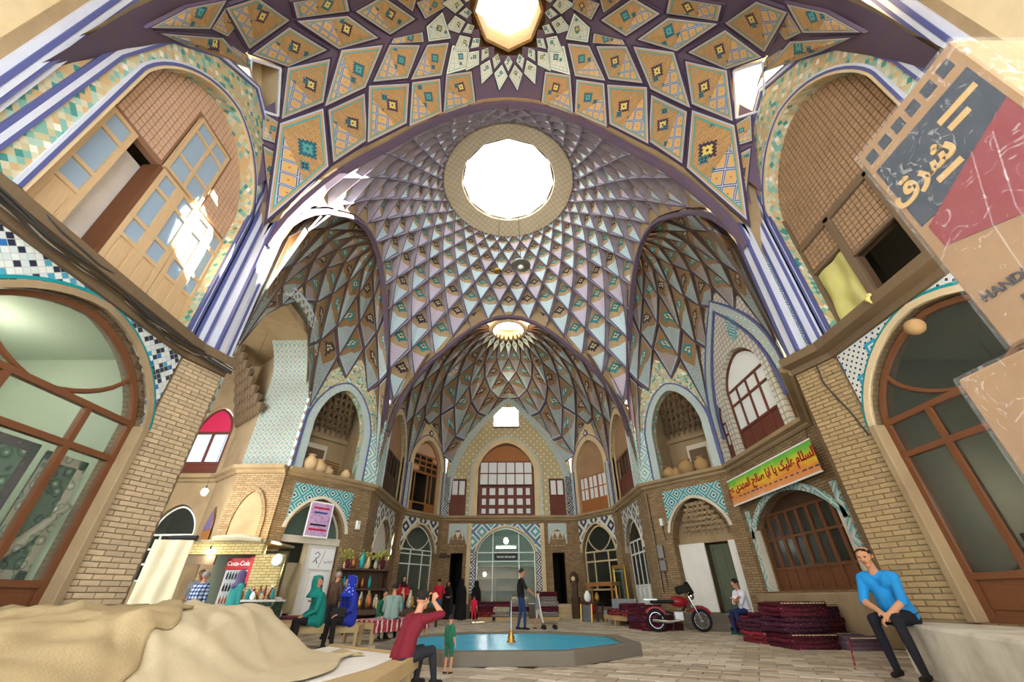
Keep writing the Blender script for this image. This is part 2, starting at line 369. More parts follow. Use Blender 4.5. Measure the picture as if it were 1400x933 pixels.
t = NT('plaid_shirt', .9); o = t.objco(); x = t.n('ShaderNodeSeparateXYZ'); t.t.links.new(o, x.inputs[0])
pa = t.gt(t.math('FRACT', t.math('MULTIPLY', x.outputs[0], 11)), .5); pb = t.gt(t.math('FRACT', t.math('MULTIPLY', x.outputs[2], 11)), .5)
t.col(t.ramp(t.math('MULTIPLY', t.math('ADD', pa, pb), .5), [(0, hx('#c3cbd8')), (.3, hx('#5f6f92')), (.8, hx('#1e2742'))], True)); M['plaid_shirt'] = t.m
t = NT('scarf_royal', .8); v = t.n('ShaderNodeTexVoronoi'); t.set(v.inputs['Vector'], t.objco()); v.inputs['Scale'].default_value = 16
t.col(t.mix(t.gt(.22, v.outputs['Distance']), hx('#1d2fa0'), hx('#b9c6ee'))); M['scarf_royal'] = t.m
t = NT('water', .3, 0, .15); o = t.objco(); n = t.noise(o, 3.5, 3, .5)
t.col(t.mix(t.noise(o, 1.6, 4), hx('#0e8fc0'), hx('#2fb6d0'))); t.bump(n, .5, .05); M['water'] = t.m
t = NT('cardboard', .75, 0, .3); o = t.objco(); t.col(t.mix(t.noise(o, 5, 4), hx('#9c7a54'), hx('#876744')), .2); M['cardboard'] = t.m
t = NT('film', .18, 0, .6); o = t.objco(); n = t.noise(o, 7, 4, .6)
t.col(hx('#e8e4de')); t.set(t.b.inputs['Alpha'], t.math('MULTIPLY_ADD', t.gt(t.noise(t.vec(t.math('MULTIPLY', t.noise(o, 2, 2), 4.0), t.noise(o, 6, 2), 0.0), 9, 3, .7), .62), .2, .06)); t.bump(n, .8, .05); M['film'] = t.m
plain('print_blue', '#2b3540', .5); plain('print_red', '#7d2a30', .5); plain('print_yellow', '#b8955c', .5); plain('print_dark', '#3c3430', .5); plain('white', '#f2f2ee', .6); plain('red_gloss', '#c4121f', .35)
plain('text_red', '#b3122c', .6); plain('text_blue', '#27407a', .6); plain('text_black', '#1a1a1c', .6); plain('gold', '#b58a3c', .35, .7); plain('brass', '#a8823c', .35, .8); plain('copper', '#9a5a38', .35, .7)
plain('mirror', '#c9d4cc', .05, 1.0); plain('clay', '#cfae80', .9, dirt=.2, dscale=6); plain('clay_dark', '#a8875c', .9, dirt=.2, dscale=6); plain('wicker', '#8a6436', .8, grain=.6); plain('leaf_dry', '#8f8a3c', .8, var=.2); plain('leaf', '#3f6b2c', .7)
plain('rubber', '#17171a', .75); plain('chrome', '#c9ccd0', .2, 1.0); plain('bike_red', '#8d1724', .3); plain('teal_glaze', '#1f8f90', .25); plain('cable', '#3a3632', .6); plain('cable_pale', '#b9ad98', .6)
t = NT('banner_print', .5); x, y = t.uv(); n = t.noise(t.vec(x, y), 1.3, 3); f = t.math('ADD', t.math('MULTIPLY', t.math('SUBTRACT', y, 3.3), .9), t.math('MULTIPLY', t.math('SUBTRACT', n, .5), .5))
t.col(t.ramp(f, [(0, hx('#f0c8b8')), (.12, hx('#e59c68')), (.3, hx('#e8923c')), (.5, hx('#ecd83a')), (.68, hx('#7cc43c')), (.85, hx('#4cae54')), (.97, hx('#d8ecd8'))])); M['banner_print'] = t.m
t = NT('poster_print', .5); x, y = t.uv(); n = t.noise(t.vec(x, y), 6, 5, .7)
t.col(t.ramp(n, [(.2, hx('#7a3a70')), (.45, hx('#b58fb8')), (.55, hx('#c9a9cc')), (.65, hx('#8a4c86')), (.8, hx('#e6dbe6'))])); M['poster_print'] = t.m
# ---------------------------------------------------------------- the hall: plan
HC = 4.55           # underside of the cornice
UZ = 4.8            # upper floor level
NL = FR((-5.85, -1.5), (-5.85, 6.2)); NR = FR((5.95, 6.2), (5.95, -1.5))
PL = FR((-5.85, 6.2), (-5.58, 6.92)); PR = FR((5.66, 6.92), (5.95, 6.2))
CNL = FR((-5.58, 6.92), (-7.7, 9.6)); CNR = FR((7.75, 9.6), (5.66, 6.92))
CL = FR((-7.7, 14.2), (-5.55, 17.0)); CR = FR((5.55, 17.0), (7.75, 14.25))
DR = FR((7.75, 14.25), (7.75, 9.6))
FAL = FR((-5.55, 17.0), (-5.55, 22.0)); FAR = FR((5.55, 22.0), (5.55, 17.0))
FBL = FR((-5.55, 22.0), (-3.8, 24.6)); FBR = FR((3.8, 24.6), (5.55, 22.0))
FW = FR((-3.8, 24.6), (3.8, 24.6))
PF = FR((-9.35, 14.1), (-7.7, 14.1)); LBW = FR((-10.9, 15.4), (-9.35, 14.1)); LW = FR((-13.5, 15.4), (-10.9, 15.4)); LBACK = FR((-13.5, 8.0), (-13.5, 15.4))
DC = (0.0, 11.9)
TAB = [(0, 18.3), (3.0, 17.3), (4.2, 16.0), (5.4, 14.05), (5.95, 12.8), (6.4, 11.75), (6.95, 10.75), (7.4, 9.6), (7.7, 8.5), (7.85, 7.2), (7.95, 4.6)]
def lerp(tab, x):
    if x <= tab[0][0]: return tab[0][1]
    for (a, b), (c, d) in zip(tab, tab[1:]):
        if x <= c: return b+(d-b)*(x-a)/(c-a)
    return tab[-1][1]
def DZ(r): return lerp(TAB, r)

# ---------------------------------------------------------------- floor
fl = MB().b2((-14, -3, -.2), (9, 26.5, -.02)).build('floor', 'mortar'); tag(fl, 'sand coloured paved floor of the hall', kind='structure')
pav_cols = []
for k, h in enumerate(('#beb09a', '#b0a18a', '#c8bca8', '#a3947e')): plain('paver_%d' % k, h, .8, 0, .3, .06, 3, spec=.35)
pa_ = R(-28); pt, pn = Vector((math.cos(pa_), math.sin(pa_), 0)), Vector((-math.sin(pa_), math.cos(pa_), 0))
POOL = (0.0, 10.0)
def in_hall(x, y):
    if math.hypot(x-POOL[0], y-POOL[1]) < 2.25: return False
    return -7.6 < x < 7.7 and .4 < y < 24.5
pv = []
pw, ph = .46, .27
for i in range(-60, 75):
    for j in range(-30, 130):
        p = pt*(i*pw+(j % 2)*pw/2)+pn*(j*ph)+Vector((0, 4, 0))
        if in_hall(p.x, p.y): pv.append((p.x, p.y, random.randrange(4), random.uniform(-.004, .004)))
ux = lambda q: (q[0]-.0)**2*.5+(q[1]-4.6)**2
vis = [q for q in pv if q[1] > 5.2 and q[0] > -.9+.0*q[1] and abs(q[0]) < .2+1.0*q[1]]
vis.sort(key=lambda q: math.hypot(q[0], q[1])); near = set(id(q) for q in vis[:290])
pm = []
for k in range(4):
    mb = MB().box((0, 0, -.02), (pw-.018, ph-.018, .05), pa_); o = mb.build('paver', 'paver_%d' % k, fl, bevel=.006); pm.append(o.data); bpy.data.objects.remove(o)
for q in pv:
    if id(q) in near:
        o = link('paver', pm[q[2]], fl); o.location = (q[0], q[1], q[3])
for k in range(4):
    mb = MB()
    for q in pv:
        if q[2] == k and id(q) not in near: mb.box((q[0], q[1], -.02+q[3]), (pw-.018, ph-.018, .05), pa_)
    o = mb.build('paving', 'paver_%d' % k, fl, fixn=False); o['kind'] = 'stuff'

# ---------------------------------------------------------------- walls, lower storey
def lower(name, f, holes, mat='brick', th=.4, z0=0.0, label=None):
    return wall(name, f, rect(0, f.len, z0, HC), holes, mat, th, label)
def spandrel(f, s0, s1, zs, za, ztop, mat, m=.0, name='spandrel_tile', edge='plaster', ew=.1, parent=None):
    """tile field above an arch, with a moulded arch edge"""
    a = archtop(s0, s1, zs, za, 10)
    if m: b = MB()
    mb = MB(); top = [(s1+m, zs), (s1+m, ztop), (s0-m, ztop), (s0-m, zs)]
    poly = a+[(s0-m, zs), (s0-m, ztop), (s1+m, ztop), (s1+m, zs)] if m else a+[(s0, ztop), (s1, ztop)]
    mb.plate(f.pts(poly, .0), f.n*.03); o = mb.build(name, mat, parent)
    c = (s0+s1)/2; k = 1+2*ew/(s1-s0)
    out = [(c+(x-c)*k, zs+(z-zs)*(1+ew/(za-zs))) for x, z in a]
    mb = MB(); band(f, mb, a, out, -.1, .07); e = mb.build('arch_moulding', edge, parent)
    return o
# near side walls with their shop arches (y 3.15 .. 6.15)
def syL(y): return y+1.5
def syR(y): return 6.2-y
wnl = lower('wall_near_left', NL, [arch(syL(3.15), syL(6.08), .6, 3.2, 4.42), arch(syL(-.6), syL(2.3), .6, 3.2, 4.42)], 'brick_dark', .35, label='brick wall with arched shop front beside the burlap covered pile')
wnr = lower('wall_near_right', NR, [arch(syR(6.08), syR(3.15), .6, 3.2, 4.42), arch(syR(2.3), syR(-.6), .6, 3.2, 4.42)], 'brick_dark', .35, label='brick wall with arched shop front behind the wrapped cartons')
spandrel(NL, syL(3.15), syL(6.08), 3.2, 4.42, HC, 'mosaic_near', .06, parent=wnl, edge='plaster_brown'); spandrel(NR, syR(6.08), syR(3.15), 3.2, 4.42, HC, 'tile_near', .06, parent=wnr, edge='plaster_cream')
for f, a, b, par in ((NL, syL(6.05), syL(6.17), wnl), (NR, syR(6.17), syR(6.05), wnr)):
    f.box(MB(), 0, 1, 0, 1, 0, 1); mb = MB(); f.box(mb, a, b, .6, 3.2, -.1, .1); mb.build('jamb', 'plaster_brown', par, bevel=.01)
# turquoise line inside the spandrels
for f, a, b, par in ((NL, syL(3.15), syL(6.08), wnl), (NR, syR(6.08), syR(3.15), wnr)):
    aa = archtop(a, b, 3.2, 4.42, 12); c = (a+b)/2; mb = MB()
    band(f, mb, [(c+(x-c)*1.075, 3.2+(z-3.2)*1.09) for x, z in aa], [(c+(x-c)*1.115, 3.2+(z-3.2)*1.125) for x, z in aa], .0, .045); plain('tq', '#1f8f92', .3); mb.build('tile_line', 'tq', par)
# brick piers at the mouth of the near bay: each brick a piece
def pier(name, f, mat, label):
    o = lower(name, f, [], 'mortar', .5, label=label)
    base = MB().box((0, 0, 0), (.236, .03, .062)).build('brick', mat, None, bevel=.004); me = base.data; bpy.data.objects.remove(base)
    half = MB().box((0, 0, 0), (.112, .03, .062)).build('brick', mat, None, bevel=.004); mh = half.data; bpy.data.objects.remove(half)
    n = 0; z = .62
    while z < HC-.03:
        s = .0 if n % 2 else -.125
        while s < f.len-.02:
            a, b = max(s, 0), min(s+.25, f.len)
            if b-a > .05:
                q = link('brick', me if b-a > .2 else mh, o); q.location = f.p((a+b)/2, z+.035, random.uniform(.004, .016)); q.rotation_euler = (random.uniform(-.01, .01), random.uniform(-.01, .01), f.rz)
                if .05 < b-a <= .2: q.scale = ((b-a-.014)/.112, 1, 1)
            s += .25
        z += .073; n += 1
    return o
pier('wall_pier_left', PL, 'brick_a', 'pale brick pier at the end of the balcony wall'); pier('wall_pier_right', PR, 'brick_r', 'ochre brick pier beside the bright banner')
lower('wall_niche_left', CNL, [], 'brick'); lower('wall_niche_right', CNR, [], 'brick')
# canted walls with arches
wcl = lower('wall_canted_left', CL, [arch(.42, 2.65, .45, 2.6, 3.95)], 'brick', .5, label='canted brick wall with a poster hanging in its arch')
wcr = lower('wall_canted_right', CR, [arch(.85, 3.08, .45, 2.6, 3.95)], 'brick', .5, label='canted brick wall with a doorway beside the motorcycle')
spandrel(CL, .42, 2.65, 2.9, 3.95, 4.35, 'tile_spandrel', .04, parent=wcl); spandrel(CR, .85, 3.08, 2.9, 3.95, 4.35, 'tile_spandrel', .04, parent=wcr)
wdr = lower('wall_right', DR, [arch(.55, 4.4, 1.0, 2.4, 3.4)], 'brick', .5, label='brick wall carrying the bright banner over folding doors')
wfal = lower('wall_far_left', FAL, [arch(1.2, 3.9, .5, 2.6, 3.9)], 'brick', .4); wfar = lower('wall_far_right', FAR, [arch(1.1, 3.8, .5, 2.6, 3.9)], 'brick', .4)
spandrel(FAL, 1.2, 3.9, 2.6, 3.9, 4.4, 'tile_far_navy', .05, parent=wfal); spandrel(FAR, 1.1, 3.8, 2.6, 3.9, 4.4, 'tile_far_navy', .05, parent=wfar)
wfbl = lower('wall_far_canted_left', FBL, [arch(.35, 2.75, .5, 2.9, 4.2)], 'brick', .4); wfbr = lower('wall_far_canted_right', FBR, [arch(.38, 2.78, .5, 2.9, 4.2)], 'brick', .4)
spandrel(FBL, .35, 2.75, 2.9, 4.2, 4.48, 'tile_far_navy', .12, parent=wfbl, edge='plaster_cream'); spandrel(FBR, .38, 2.78, 2.9, 4.2, 4.48, 'tile_far_navy', .12, parent=wfbr, edge='plaster_cream')
# far wall: big glazed arch between two doorways with stalactite heads
cx = 3.65
wfw = lower('wall_far', FW, [arch(cx-1.62, cx+1.62, .6, 3.0, 4.25), rect(.62, 1.3, .6, 2.95), rect(6.2, 6.88, .6, 2.95)], 'brick', .45, label='far wall of the hall with glazed arch and two doorways')
spandrel(FW, cx-1.62, cx+1.62, 3.0, 4.25, 4.4, 'tile_far', .3, parent=wfw, edge='plaster_cream')
mb = MB()
for a, b in ((cx-2.15, cx-1.92), (cx+1.92, cx+2.15)): 
    mb = MB(); FW.box(mb, a, b, .6, 4.42, 0, .12); mb.build('pilaster', 'plaster_cream', wfw, bevel=.02)
for a, b in ((cx-1.9, cx-1.66), (cx+1.66, cx+1.9)):
    mb = MB(); FW.box(mb, a, b, 1.0, 3.0, 0, .06); mb.build('tile_strip', 'tile_spandrel_navy', wfw)
def muqarnas(f, s0, s1, z0, z1, d, mat, name, parent, rows=4, n0=3):
    """tiers of little corbelled niches"""
    mb = MB(); h = (z1-z0)/rows
    for r in range(rows):
        k = n0+ (rows-1-r); w_ = (s1-s0)*(1-.17*r)/k; st = (s0+s1)/2-w_*k/2; dep = d*(1-(rows-1-r)/rows)
        for i in range(k):
            a = st+i*w_; c = a+w_/2; za = z0+r*h
            for q0, q1 in ((a, c), (c, a+w_)):
                e = a if q0 == a else a+w_
                P = [f.p(e, za, -d+dep), f.p(e, za+h, -d+dep+d/rows), f.p(c, za+h*.85, -d+dep), f.p(c, za, -d+dep-.12)]
                mb.add(P, [(0, 1, 2, 3)]); mb.add([f.p(e, za+h, -d+dep+d/rows), f.p(c, za+h, -d+dep+d/rows+.02), f.p(c, za+h*.85, -d+dep)], [(0, 1, 2)])
    return mb.build(name, mat, parent, fixn=False)
for s0, s1 in ((.5, 1.42), (6.08, 7.0)):
    mb = MB(); a = archtop(s0, s1, 3.4, 4.1, 8); mb.plate(FW.pts(a+[(s0-.06, 3.4), (s0-.06, 4.42), (s1+.06, 4.42), (s1+.06, 3.4)], 0), FW.n*.03); mb.build('spandrel_tile', 'tile_border', wfw)
    muqarnas(FW, s0, s1, 2.95, 4.0, .02, 'plaster', 'stalactite', wfw, 3, 2)
# raised plinths (sills, steps)
def slab(name, pts, z0, z1, mat, label, bevel=.02, kind='structure'):
    mb = MB(); mb.plate([Vector((x, y, z1)) for x, y in pts], (0, 0, z0-z1)); o = mb.build(name, mat, None, bevel=bevel); return tag(o, label, None, None, kind)
slab('floor_ledge_right', [(6.9, -2.5), (6.9, 6.2), (5.95, 6.2), (5.72, 6.95), (5.45, 6.85), (3.55, 2.6), (3.3, -2.5)], 0, .58, 'ledge_plaster', 'low whitewashed ledge on which a man in blue sits', .03)
slab('floor_ledge_left', [(-6.9, -2.5), (-3.6, -2.5), (-4.6, 3.0), (-5.35, 6.9), (-5.62, 6.95), (-5.85, 6.2), (-6.9, 6.2)], 0, .58, 'ledge_plaster', 'low plastered ledge under the arched shop front', .03)
slab('floor_plinth_right', [(7.9, 14.2), (7.3, 13.9), (7.3, 9.8), (7.9, 9.6)], 0, .95, 'plaster_brown', 'stone sill along the folding doors')
def along(f, s0, s1, d0, d1): return [(f.p(s, 0, d).x, f.p(s, 0, d).y) for s, d in ((s0, d0), (s1, d0), (s1, d1), (s0, d1))]
slab('floor_step_right', along(CR, .9, 3.2, -.6, .35), 0, .45, 'stone', 'door sill under the canted doorway'); slab('floor_step_right_low', along(CR, 1.2, 3.3, .35, .75), 0, .2, 'stone', 'bottom step of the canted doorway')
slab('floor_step_left', along(CL, .3, 3.4, -.6, .25), 0, .42, 'plaster_brown', 'sill under the arch with the poster')
slab('floor_plinth_far_right', along(FBR, 0, 3.13, -.8, .1), 0, .5, 'stone', 'sill of the antique shop'); slab('floor_plinth_far_left', along(FBL, 0, 3.13, -.8, .1), 0, .5, 'stone', 'sill of the glazed shop')
slab('floor_plinth_far', along(FW, 1.6, 5.7, -.8, .15), 0, .6, 'stone', 'sill of the large glazed arch')
for k in range(3):
    slab('floor_step_far', along(FW, 6.0, 7.15, -.5 if k == 2 else 0, .95-.3*k), .2*k, .2*k+.2, 'plaster_cream', 'pale steps up to the dark far doorway'); slab('floor_step_far', along(FW, .5, 1.5, -.5 if k == 2 else 0, .75-.25*k), .2*k, .2*k+.2, 'stone', 'grey steps up to the doorway behind the cloaked figures')

# ---------------------------------------------------------------- cornice around the hall
def cornice(name, fr, mat, prof, label):
    pts = []
    for k, f in enumerate(fr): pts.append((f.A, f.n))
    last = fr[-1]; path = [f.A for f in fr]+[last.A+last.t*last.len]
    ns = []
    for i in range(len(path)):
        if i == 0: n = fr[0].n
        elif i == len(path)-1: n = fr[-1].n
        else: n = (fr[i-1].n+fr[i].n).normalized(); n = n/max(.45, n.dot(fr[i].n))
        ns.append(n)
    vs = []; fs = []; m = len(prof)
    for p, n in zip(path, ns): vs += [p+n*d+Vector((0, 0, z)) for d, z in prof]
    for i in range(len(path)-1):
        for j in range(m): j2 = (j+1) % m; fs.append((i*m+j, i*m+j2, (i+1)*m+j2, (i+1)*m+j))
    fs += [tuple(range(m)), tuple((len(path)-1)*m+j for j in range(m))]
    o = MB().add(vs, fs).build(name, mat); return tag(o, label, None, None, 'structure')
prof = [(-.3, HC), (.04, HC), (.1, HC+.05), (.1, HC+.1), (.22, HC+.15), (.24, HC+.25), (-.3, HC+.25)]
profn = [(-.3, HC-.02), (.1, HC-.02), (.12, HC+.08), (.34, HC+.1), (.36, HC+.25), (-.3, HC+.25)]
cornice('trim_1', [NL, PL], 'wood_cornice', profn, 'weathered timber cornice under the tan balcony doors'); cornice('trim_2', [PR, NR], 'wood_cornice', profn, 'weathered timber cornice behind the wrapped cartons')
cornice('trim_3', [CL, FAL, FBL, FW, FBR, FAR, CR, DR, CNR], 'plaster_brown', prof, 'brown moulded cornice running round the far side of the hall'); cornice('trim_4', [LBACK, LW, LBW, PF], 'plaster_brown', prof, 'moulded cornice in the side passage')

# ---------------------------------------------------------------- upper storey walls
def up(name, f, outline, holes, mat, th=.35, label=None): return wall(name, f, outline, holes, mat, th, label)
def nearupper(f, sy, name, label, flip):
    O = [(2.35, UZ), (6.2, UZ), (6.2, 9.2), (5.95, 10.0), (5.5, 10.55), (4.65, 11.0), (3.6, 10.25), (2.9, 9.2), (2.62, 7.8), (2.35, 7.8)]
    hole = arch(3.1, 6.05, UZ, 8.0, 9.72, 10)
    o = up(name, f, [(sy(y), z) for y, z in O], [[(sy(y), z) for y, z in hole]], 'mosaic_band', .4, label)
    a = archtop(3.1, 6.05, 8.0, 9.72, 12); a = [(6.05, UZ)]+a+[(3.1, UZ)]
    for k, (w0, w1, m, d1) in enumerate(((0, .05, 'plaster_cream', .03), (.05, .1, 'blue_line', .04), (.1, .14, 'pale_line', .035))):
        def off(q): 
            c = 4.575; return [(sy(c+(y-c)*(1+q/1.475)), z if z < 5 else 8.0+(z-8.0)*(1+q/1.72)) for y, z in a]
        mb = MB(); band(f, mb, off(w0), off(w1), -.05, d1); mb.build('arch_line', m, o)
    mb = MB(); i2 = [(sy(y), z) for y, z in a]
    OO = [(6.2, UZ), (6.2, 9.2), (5.95, 10.0), (5.5, 10.55), (4.65, 11.0), (3.6, 10.25), (2.9, 9.2), (2.62, 7.8), (2.5, UZ)]
    for w0, w1, m in ((0, .06, 'blue_line'), (.06, .13, 'pale_line'), (.13, .18, 'blue_line')):
        def sh(q): c = 4.4; return [(sy(c+(y-c)*(1-q/1.9)), z-(q if z > 9 else 0)) for y, z in OO]
        mb = MB(); band(f, mb, sh(w0), sh(w1), -.02, .035); mb.build('arch_line', m, o)
    return o
wul = nearupper(NL, syL, 'wall_upper_left', 'mosaic arch wall around the tan balcony doors', False); wur = nearupper(NR, syR, 'wall_upper_right', 'mosaic arch wall around the dark brick balcony', True)
# soffit of those arches and the next bay back
for f, sy, nm in ((NL, syL, 'wall_back_left'), (NR, syR, 'wall_back_right')):
    o = up(nm, f, [(sy(y), z) for y, z in ((-1.5, UZ), (2.0, UZ), (2.0, 9.5), (-1.5, 9.5))], [[(sy(y), z) for y, z in arch(-1.0, 1.75, UZ, 7.4, 8.8)]], 'plaster_cream', .4, 'cream wall of the bay behind the camera')
    for y0, y1, m, d in ((2.0, 2.12, 'plaster_brown', .05), (2.12, 2.2, 'pale_line', .1), (2.2, 2.26, 'blue_line', .12), (2.26, 2.33, 'pale_line', .11), (2.33, 2.38, 'blue_line', .1), (2.38, 2.44, 'pale_line', .06)):
        mb = MB(); f.box(mb, sy(y0), sy(y1), UZ, 9.2, -.3, d); mb.build('pilaster_line', m, o)
# faced corner piers above the cornice
def leg(name, f, z1, stripes, label, th=.5):
    o = up(name, f, rect(0, f.len, UZ, z1), [], 'plaster_white' if 0 else 'tile_border', th, label)
    for a, b, m, d in stripes:
        mb = MB(); f.box(mb, a*f.len, b*f.len, UZ, z1, 0, d); mb.build('tile_strip', m, o)
    return o
ST = [(0, .1, 'blue_line', .02), (.1, .22, 'pale_line', .04), (.22, .3, 'blue_line', .05), (.3, .5, 'pale_line', .03), (.62, .7, 'blue_line', .04), (.7, .85, 'pale_line', .05), (.85, .93, 'blue_line', .04), (.93, 1, 'pale_line', .03)]
lgl = leg('wall_leg_left', PL, 9.75, ST, 'pale tiled pier above the pale brick pier'); lgr = leg('wall_leg_right', PR, 9.75, ST, 'lilac striped tiled pier above the ochre brick pier')
for sg, lg_ in ((-1, lgl), (1, lgr)):
    MB().b2((sg*5.46, 6.38, UZ), (sg*5.7, 6.62, 8.35)).build('colonnette', 'pale_line', lg_, bevel=.03); MB().b2((sg*5.44, 6.36, UZ), (sg*5.5, 6.42, 8.35)).build('tile_line', 'blue_line', lg_)
def tymp(f, zc0, za, zc1, n=8, ext=1.0):
    """wall field under a vault arch: corners zc0/zc1, apex za"""
    L = f.len; o = [(0, UZ), (L, UZ)]; zc0 += 1.2*ext; zc1 += 1.2*ext; za += .3*ext
    for i in range(n+1): q = i/n; o.append((L-L/2*(1-math.cos(q*math.pi/2)), zc1+(za+.25-zc1)*q**.85))
    for i in range(n-1, -1, -1): q = i/n; o.append((L/2*(1-math.cos(q*math.pi/2)), zc0+(za+.25-zc0)*q**.85))
    return o
ZC1, ZC2, ZF = 4.9, 6.2, 6.0
def niche_wall(name, f, s0, s1, zs, za, outline, mat, bord, label, depth=1.6):
    o = up(name, f, outline, [arch(s0, s1, UZ, zs, za)], mat, .3, label)
    a = [(s1, UZ)]+archtop(s0, s1, zs, za, 10)+[(s0, UZ)]; c = (s0+s1)/2
    def off(q): return [(c+(x-c)*(1+2*q/(s1-s0)), z if z < UZ+.1 else zs+(z-zs)*(1+q/(za-zs))) for x, z in a]
    mb = MB(); band(f, mb, off(0), off(.3), -.1, .03); mb.build('arch_border', bord, o)
    mb = MB(); band(f, mb, off(.3), off(.36), -.1, .05); mb.build('arch_line', 'blue_line', o)
    return o
wul2 = niche_wall('wall_upper_canted_left', CL, .42, 2.62, 6.6, 8.3, tymp(CL, ZC2, 9.4, ZC1), 'vault_tile_field' if 0 else 'mosaic_band', 'tile_border', 'upper canted wall with stalactite niche holding pale jars')
wur2 = niche_wall('wall_upper_canted_right', CR, .88, 3.08, 6.6, 8.3, tymp(CR, ZC1, 9.4, ZC2), 'mosaic_band', 'tile_border', 'upper canted wall with stalactite niche holding clay jars')
for f, s0, s1, par in ((CL, .42, 2.62, wul2), (CR, .88, 3.08, wur2)):
    nb = MB(); dp = -1.5
    nb.add(f.pts([(s0-.2, UZ), (s1+.2, UZ), (s1+.2, 9.3), (s0-.2, 9.3)], dp), [(0, 1, 2, 3)])
    for s in (s0-.2, s1+.2): nb.add([f.p(s, UZ, dp), f.p(s, UZ, -.28), f.p(s, 9.3, -.28), f.p(s, 9.3, dp)], [(0, 1, 2, 3)])
    nb.add([f.p(s0-.2, UZ, dp), f.p(s1+.2, UZ, dp), f.p(s1+.2, UZ, -.28), f.p(s0-.2, UZ, -.28)], [(0, 1, 2, 3)]); nb.add([f.p(s0-.2, 9.3, dp), f.p(s1+.2, 9.3, dp), f.p(s1+.2, 9.3, -.28), f.p(s0-.2, 9.3, -.28)], [(0, 1, 2, 3)])
    nb.build('niche', 'plaster_brown', par)
    c = (s0+s1)/2
    mb = MB(); f.box(mb, c-.5, c+.45, UZ, 6.3, dp, dp+.06); mb.build('niche_panel', 'plaster', par); mb = MB(); f.box(mb, c-.4, c+.35, UZ+.05, 6.1, dp+.05, dp+.08); mb.build('niche_recess', 'plaster_muqarnas', par)
    mb = MB(); f.box(mb, s0-.2, s1+.2, 6.55, 6.72, dp, dp+.14); mb.build('niche_shelf', 'plaster_brown', par, bevel=.02)
    for r in range(7):
        k = 10-r; zz = 6.9+r*.25; w_ = (s1-s0+.3)/10
        for i in range(k):
            a = c+(i-(k-1)/2)*w_; mb = MB(); d0 = dp+.15+.18*r
            mb.lathe([(w_*.56, .26), (w_*.58, .16), (w_*.3, .1), (w_*.14, -.06), (.02, -.12)], 6, f.p(a, zz, d0)); mb.build('stalactite', 'plaster_muqarnas', par)
# right wall lunette with three arched windows
LUN = tymp(DR, ZC2, 10.2, ZC2)
dcen = DR.len/2
W1 = (14.25-13.1, 14.25-10.6); W2 = (14.25-14.05, 14.25-13.45); W3 = (14.25-10.3, 14.25-9.65)
wlun = up('wall_upper_right_side', DR, LUN, [arch(*W1, UZ+.05, 7.0, 8.1), arch(*W2, UZ+.05, 6.35, 6.9), arch(*W3, UZ+.05, 6.35, 6.9)], 'lunette_grid', .4, 'patterned lunette wall with three arched red windows')
aa = tymp(DR, ZC2, 10.2, ZC2, ext=0)[2:]; mb = MB(); band(DR, mb, [(dcen+(s-dcen)*.86, z-.45) for s, z in aa], [(dcen+(s-dcen)*.98, z-.05) for s, z in aa], 0, .05); mb.build('arch_border', 'tile_border', wlun)
for q, m in ((.84, 'blue_line'), (1.0, 'blue_line')):
    mb = MB(); band(DR, mb, [(dcen+(s-dcen)*q, z-.45*(1-q)/.14-.02) for s, z in aa], [(dcen+(s-dcen)*(q-.03), z-.45*(1-q)/.14-.1) for s, z in aa], 0, .07); mb.build('arch_line', m, wlun)
mb = MB(); mb.plate(DR.pts([(dcen+.6, 8.2), (dcen+1.0, 8.6), (dcen+.6, 9.4), (dcen+.3, 8.6)], 0), DR.n*.04); mb.build('tile_medallion', 'tile_spandrel', wlun)
up('wall_upper_niche_left', CNL, tymp(CNL, ZC1, 9.4, ZC2), [arch(.8, 2.7, UZ, 6.6, 8.3)], 'mosaic_band'); up('wall_upper_niche_right', CNR, tymp(CNR, ZC2, 9.4, ZC1), [arch(.8, 2.7, UZ, 6.6, 8.3)], 'mosaic_band')
# far arm
wfal2 = niche_wall('wall_upper_far_left', FAL, .9, 4.3, 7.2, 8.9, tymp(FAL, ZC1, 9.6, ZF), 'lunette_tile', 'plaster_cream', 'side wall of the far bay with brown shutters'); wfar2 = niche_wall('wall_upper_far_right', FAR, .7, 4.1, 7.2, 8.9, tymp(FAR, ZF, 9.6, ZC1), 'lunette_tile', 'plaster_cream', 'side wall of the far bay with red wooden shutters')
for f, c0, c1, par in ((FAL, 0, .85, wfal2), (FAR, 4.15, 5.0, wfar2)):
    mb = MB(); f.box(mb, c0, c1, UZ, 7.6, 0, .06); mb.build('tile_strip', 'tile_leg', par)
    mb = MB(); f.box(mb, c1 if c0 == 0 else c0-.12, c1+.12 if c0 == 0 else c0, UZ, 7.6, 0, .08); mb.build('tile_line', 'pale_line', par)
for f, c0, c1, par in ((CL, 2.98, 3.5, wul2), (CR, 0, .52, wur2)):
    mb = MB(); f.box(mb, c0, c1, UZ, 6.9, 0, .04); mb.build('tile_strip', 'tile_leg', par)
for f, c0, c1, par in ((CL, 0, .1, wul2), (CR, 3.38, 3.5, wur2)):
    mb = MB(); f.box(mb, c0, c1, UZ, 7.0, 0, .06); mb.build('tile_line', 'blue_line', par)
wfbl2 = niche_wall('wall_upper_far_canted_left', FBL, .45, 2.65, 7.4, 8.8, tymp(FBL, ZF, 10.1, ZF), 'plaster_cream', 'plaster_cream', 'canted far wall with open arched loggia'); wfbr2 = niche_wall('wall_upper_far_canted_right', FBR, .5, 2.7, 7.4, 8.8, tymp(FBR, ZF, 10.1, ZF), 'plaster_cream', 'plaster_cream', 'canted far wall with orange wooden window doors')
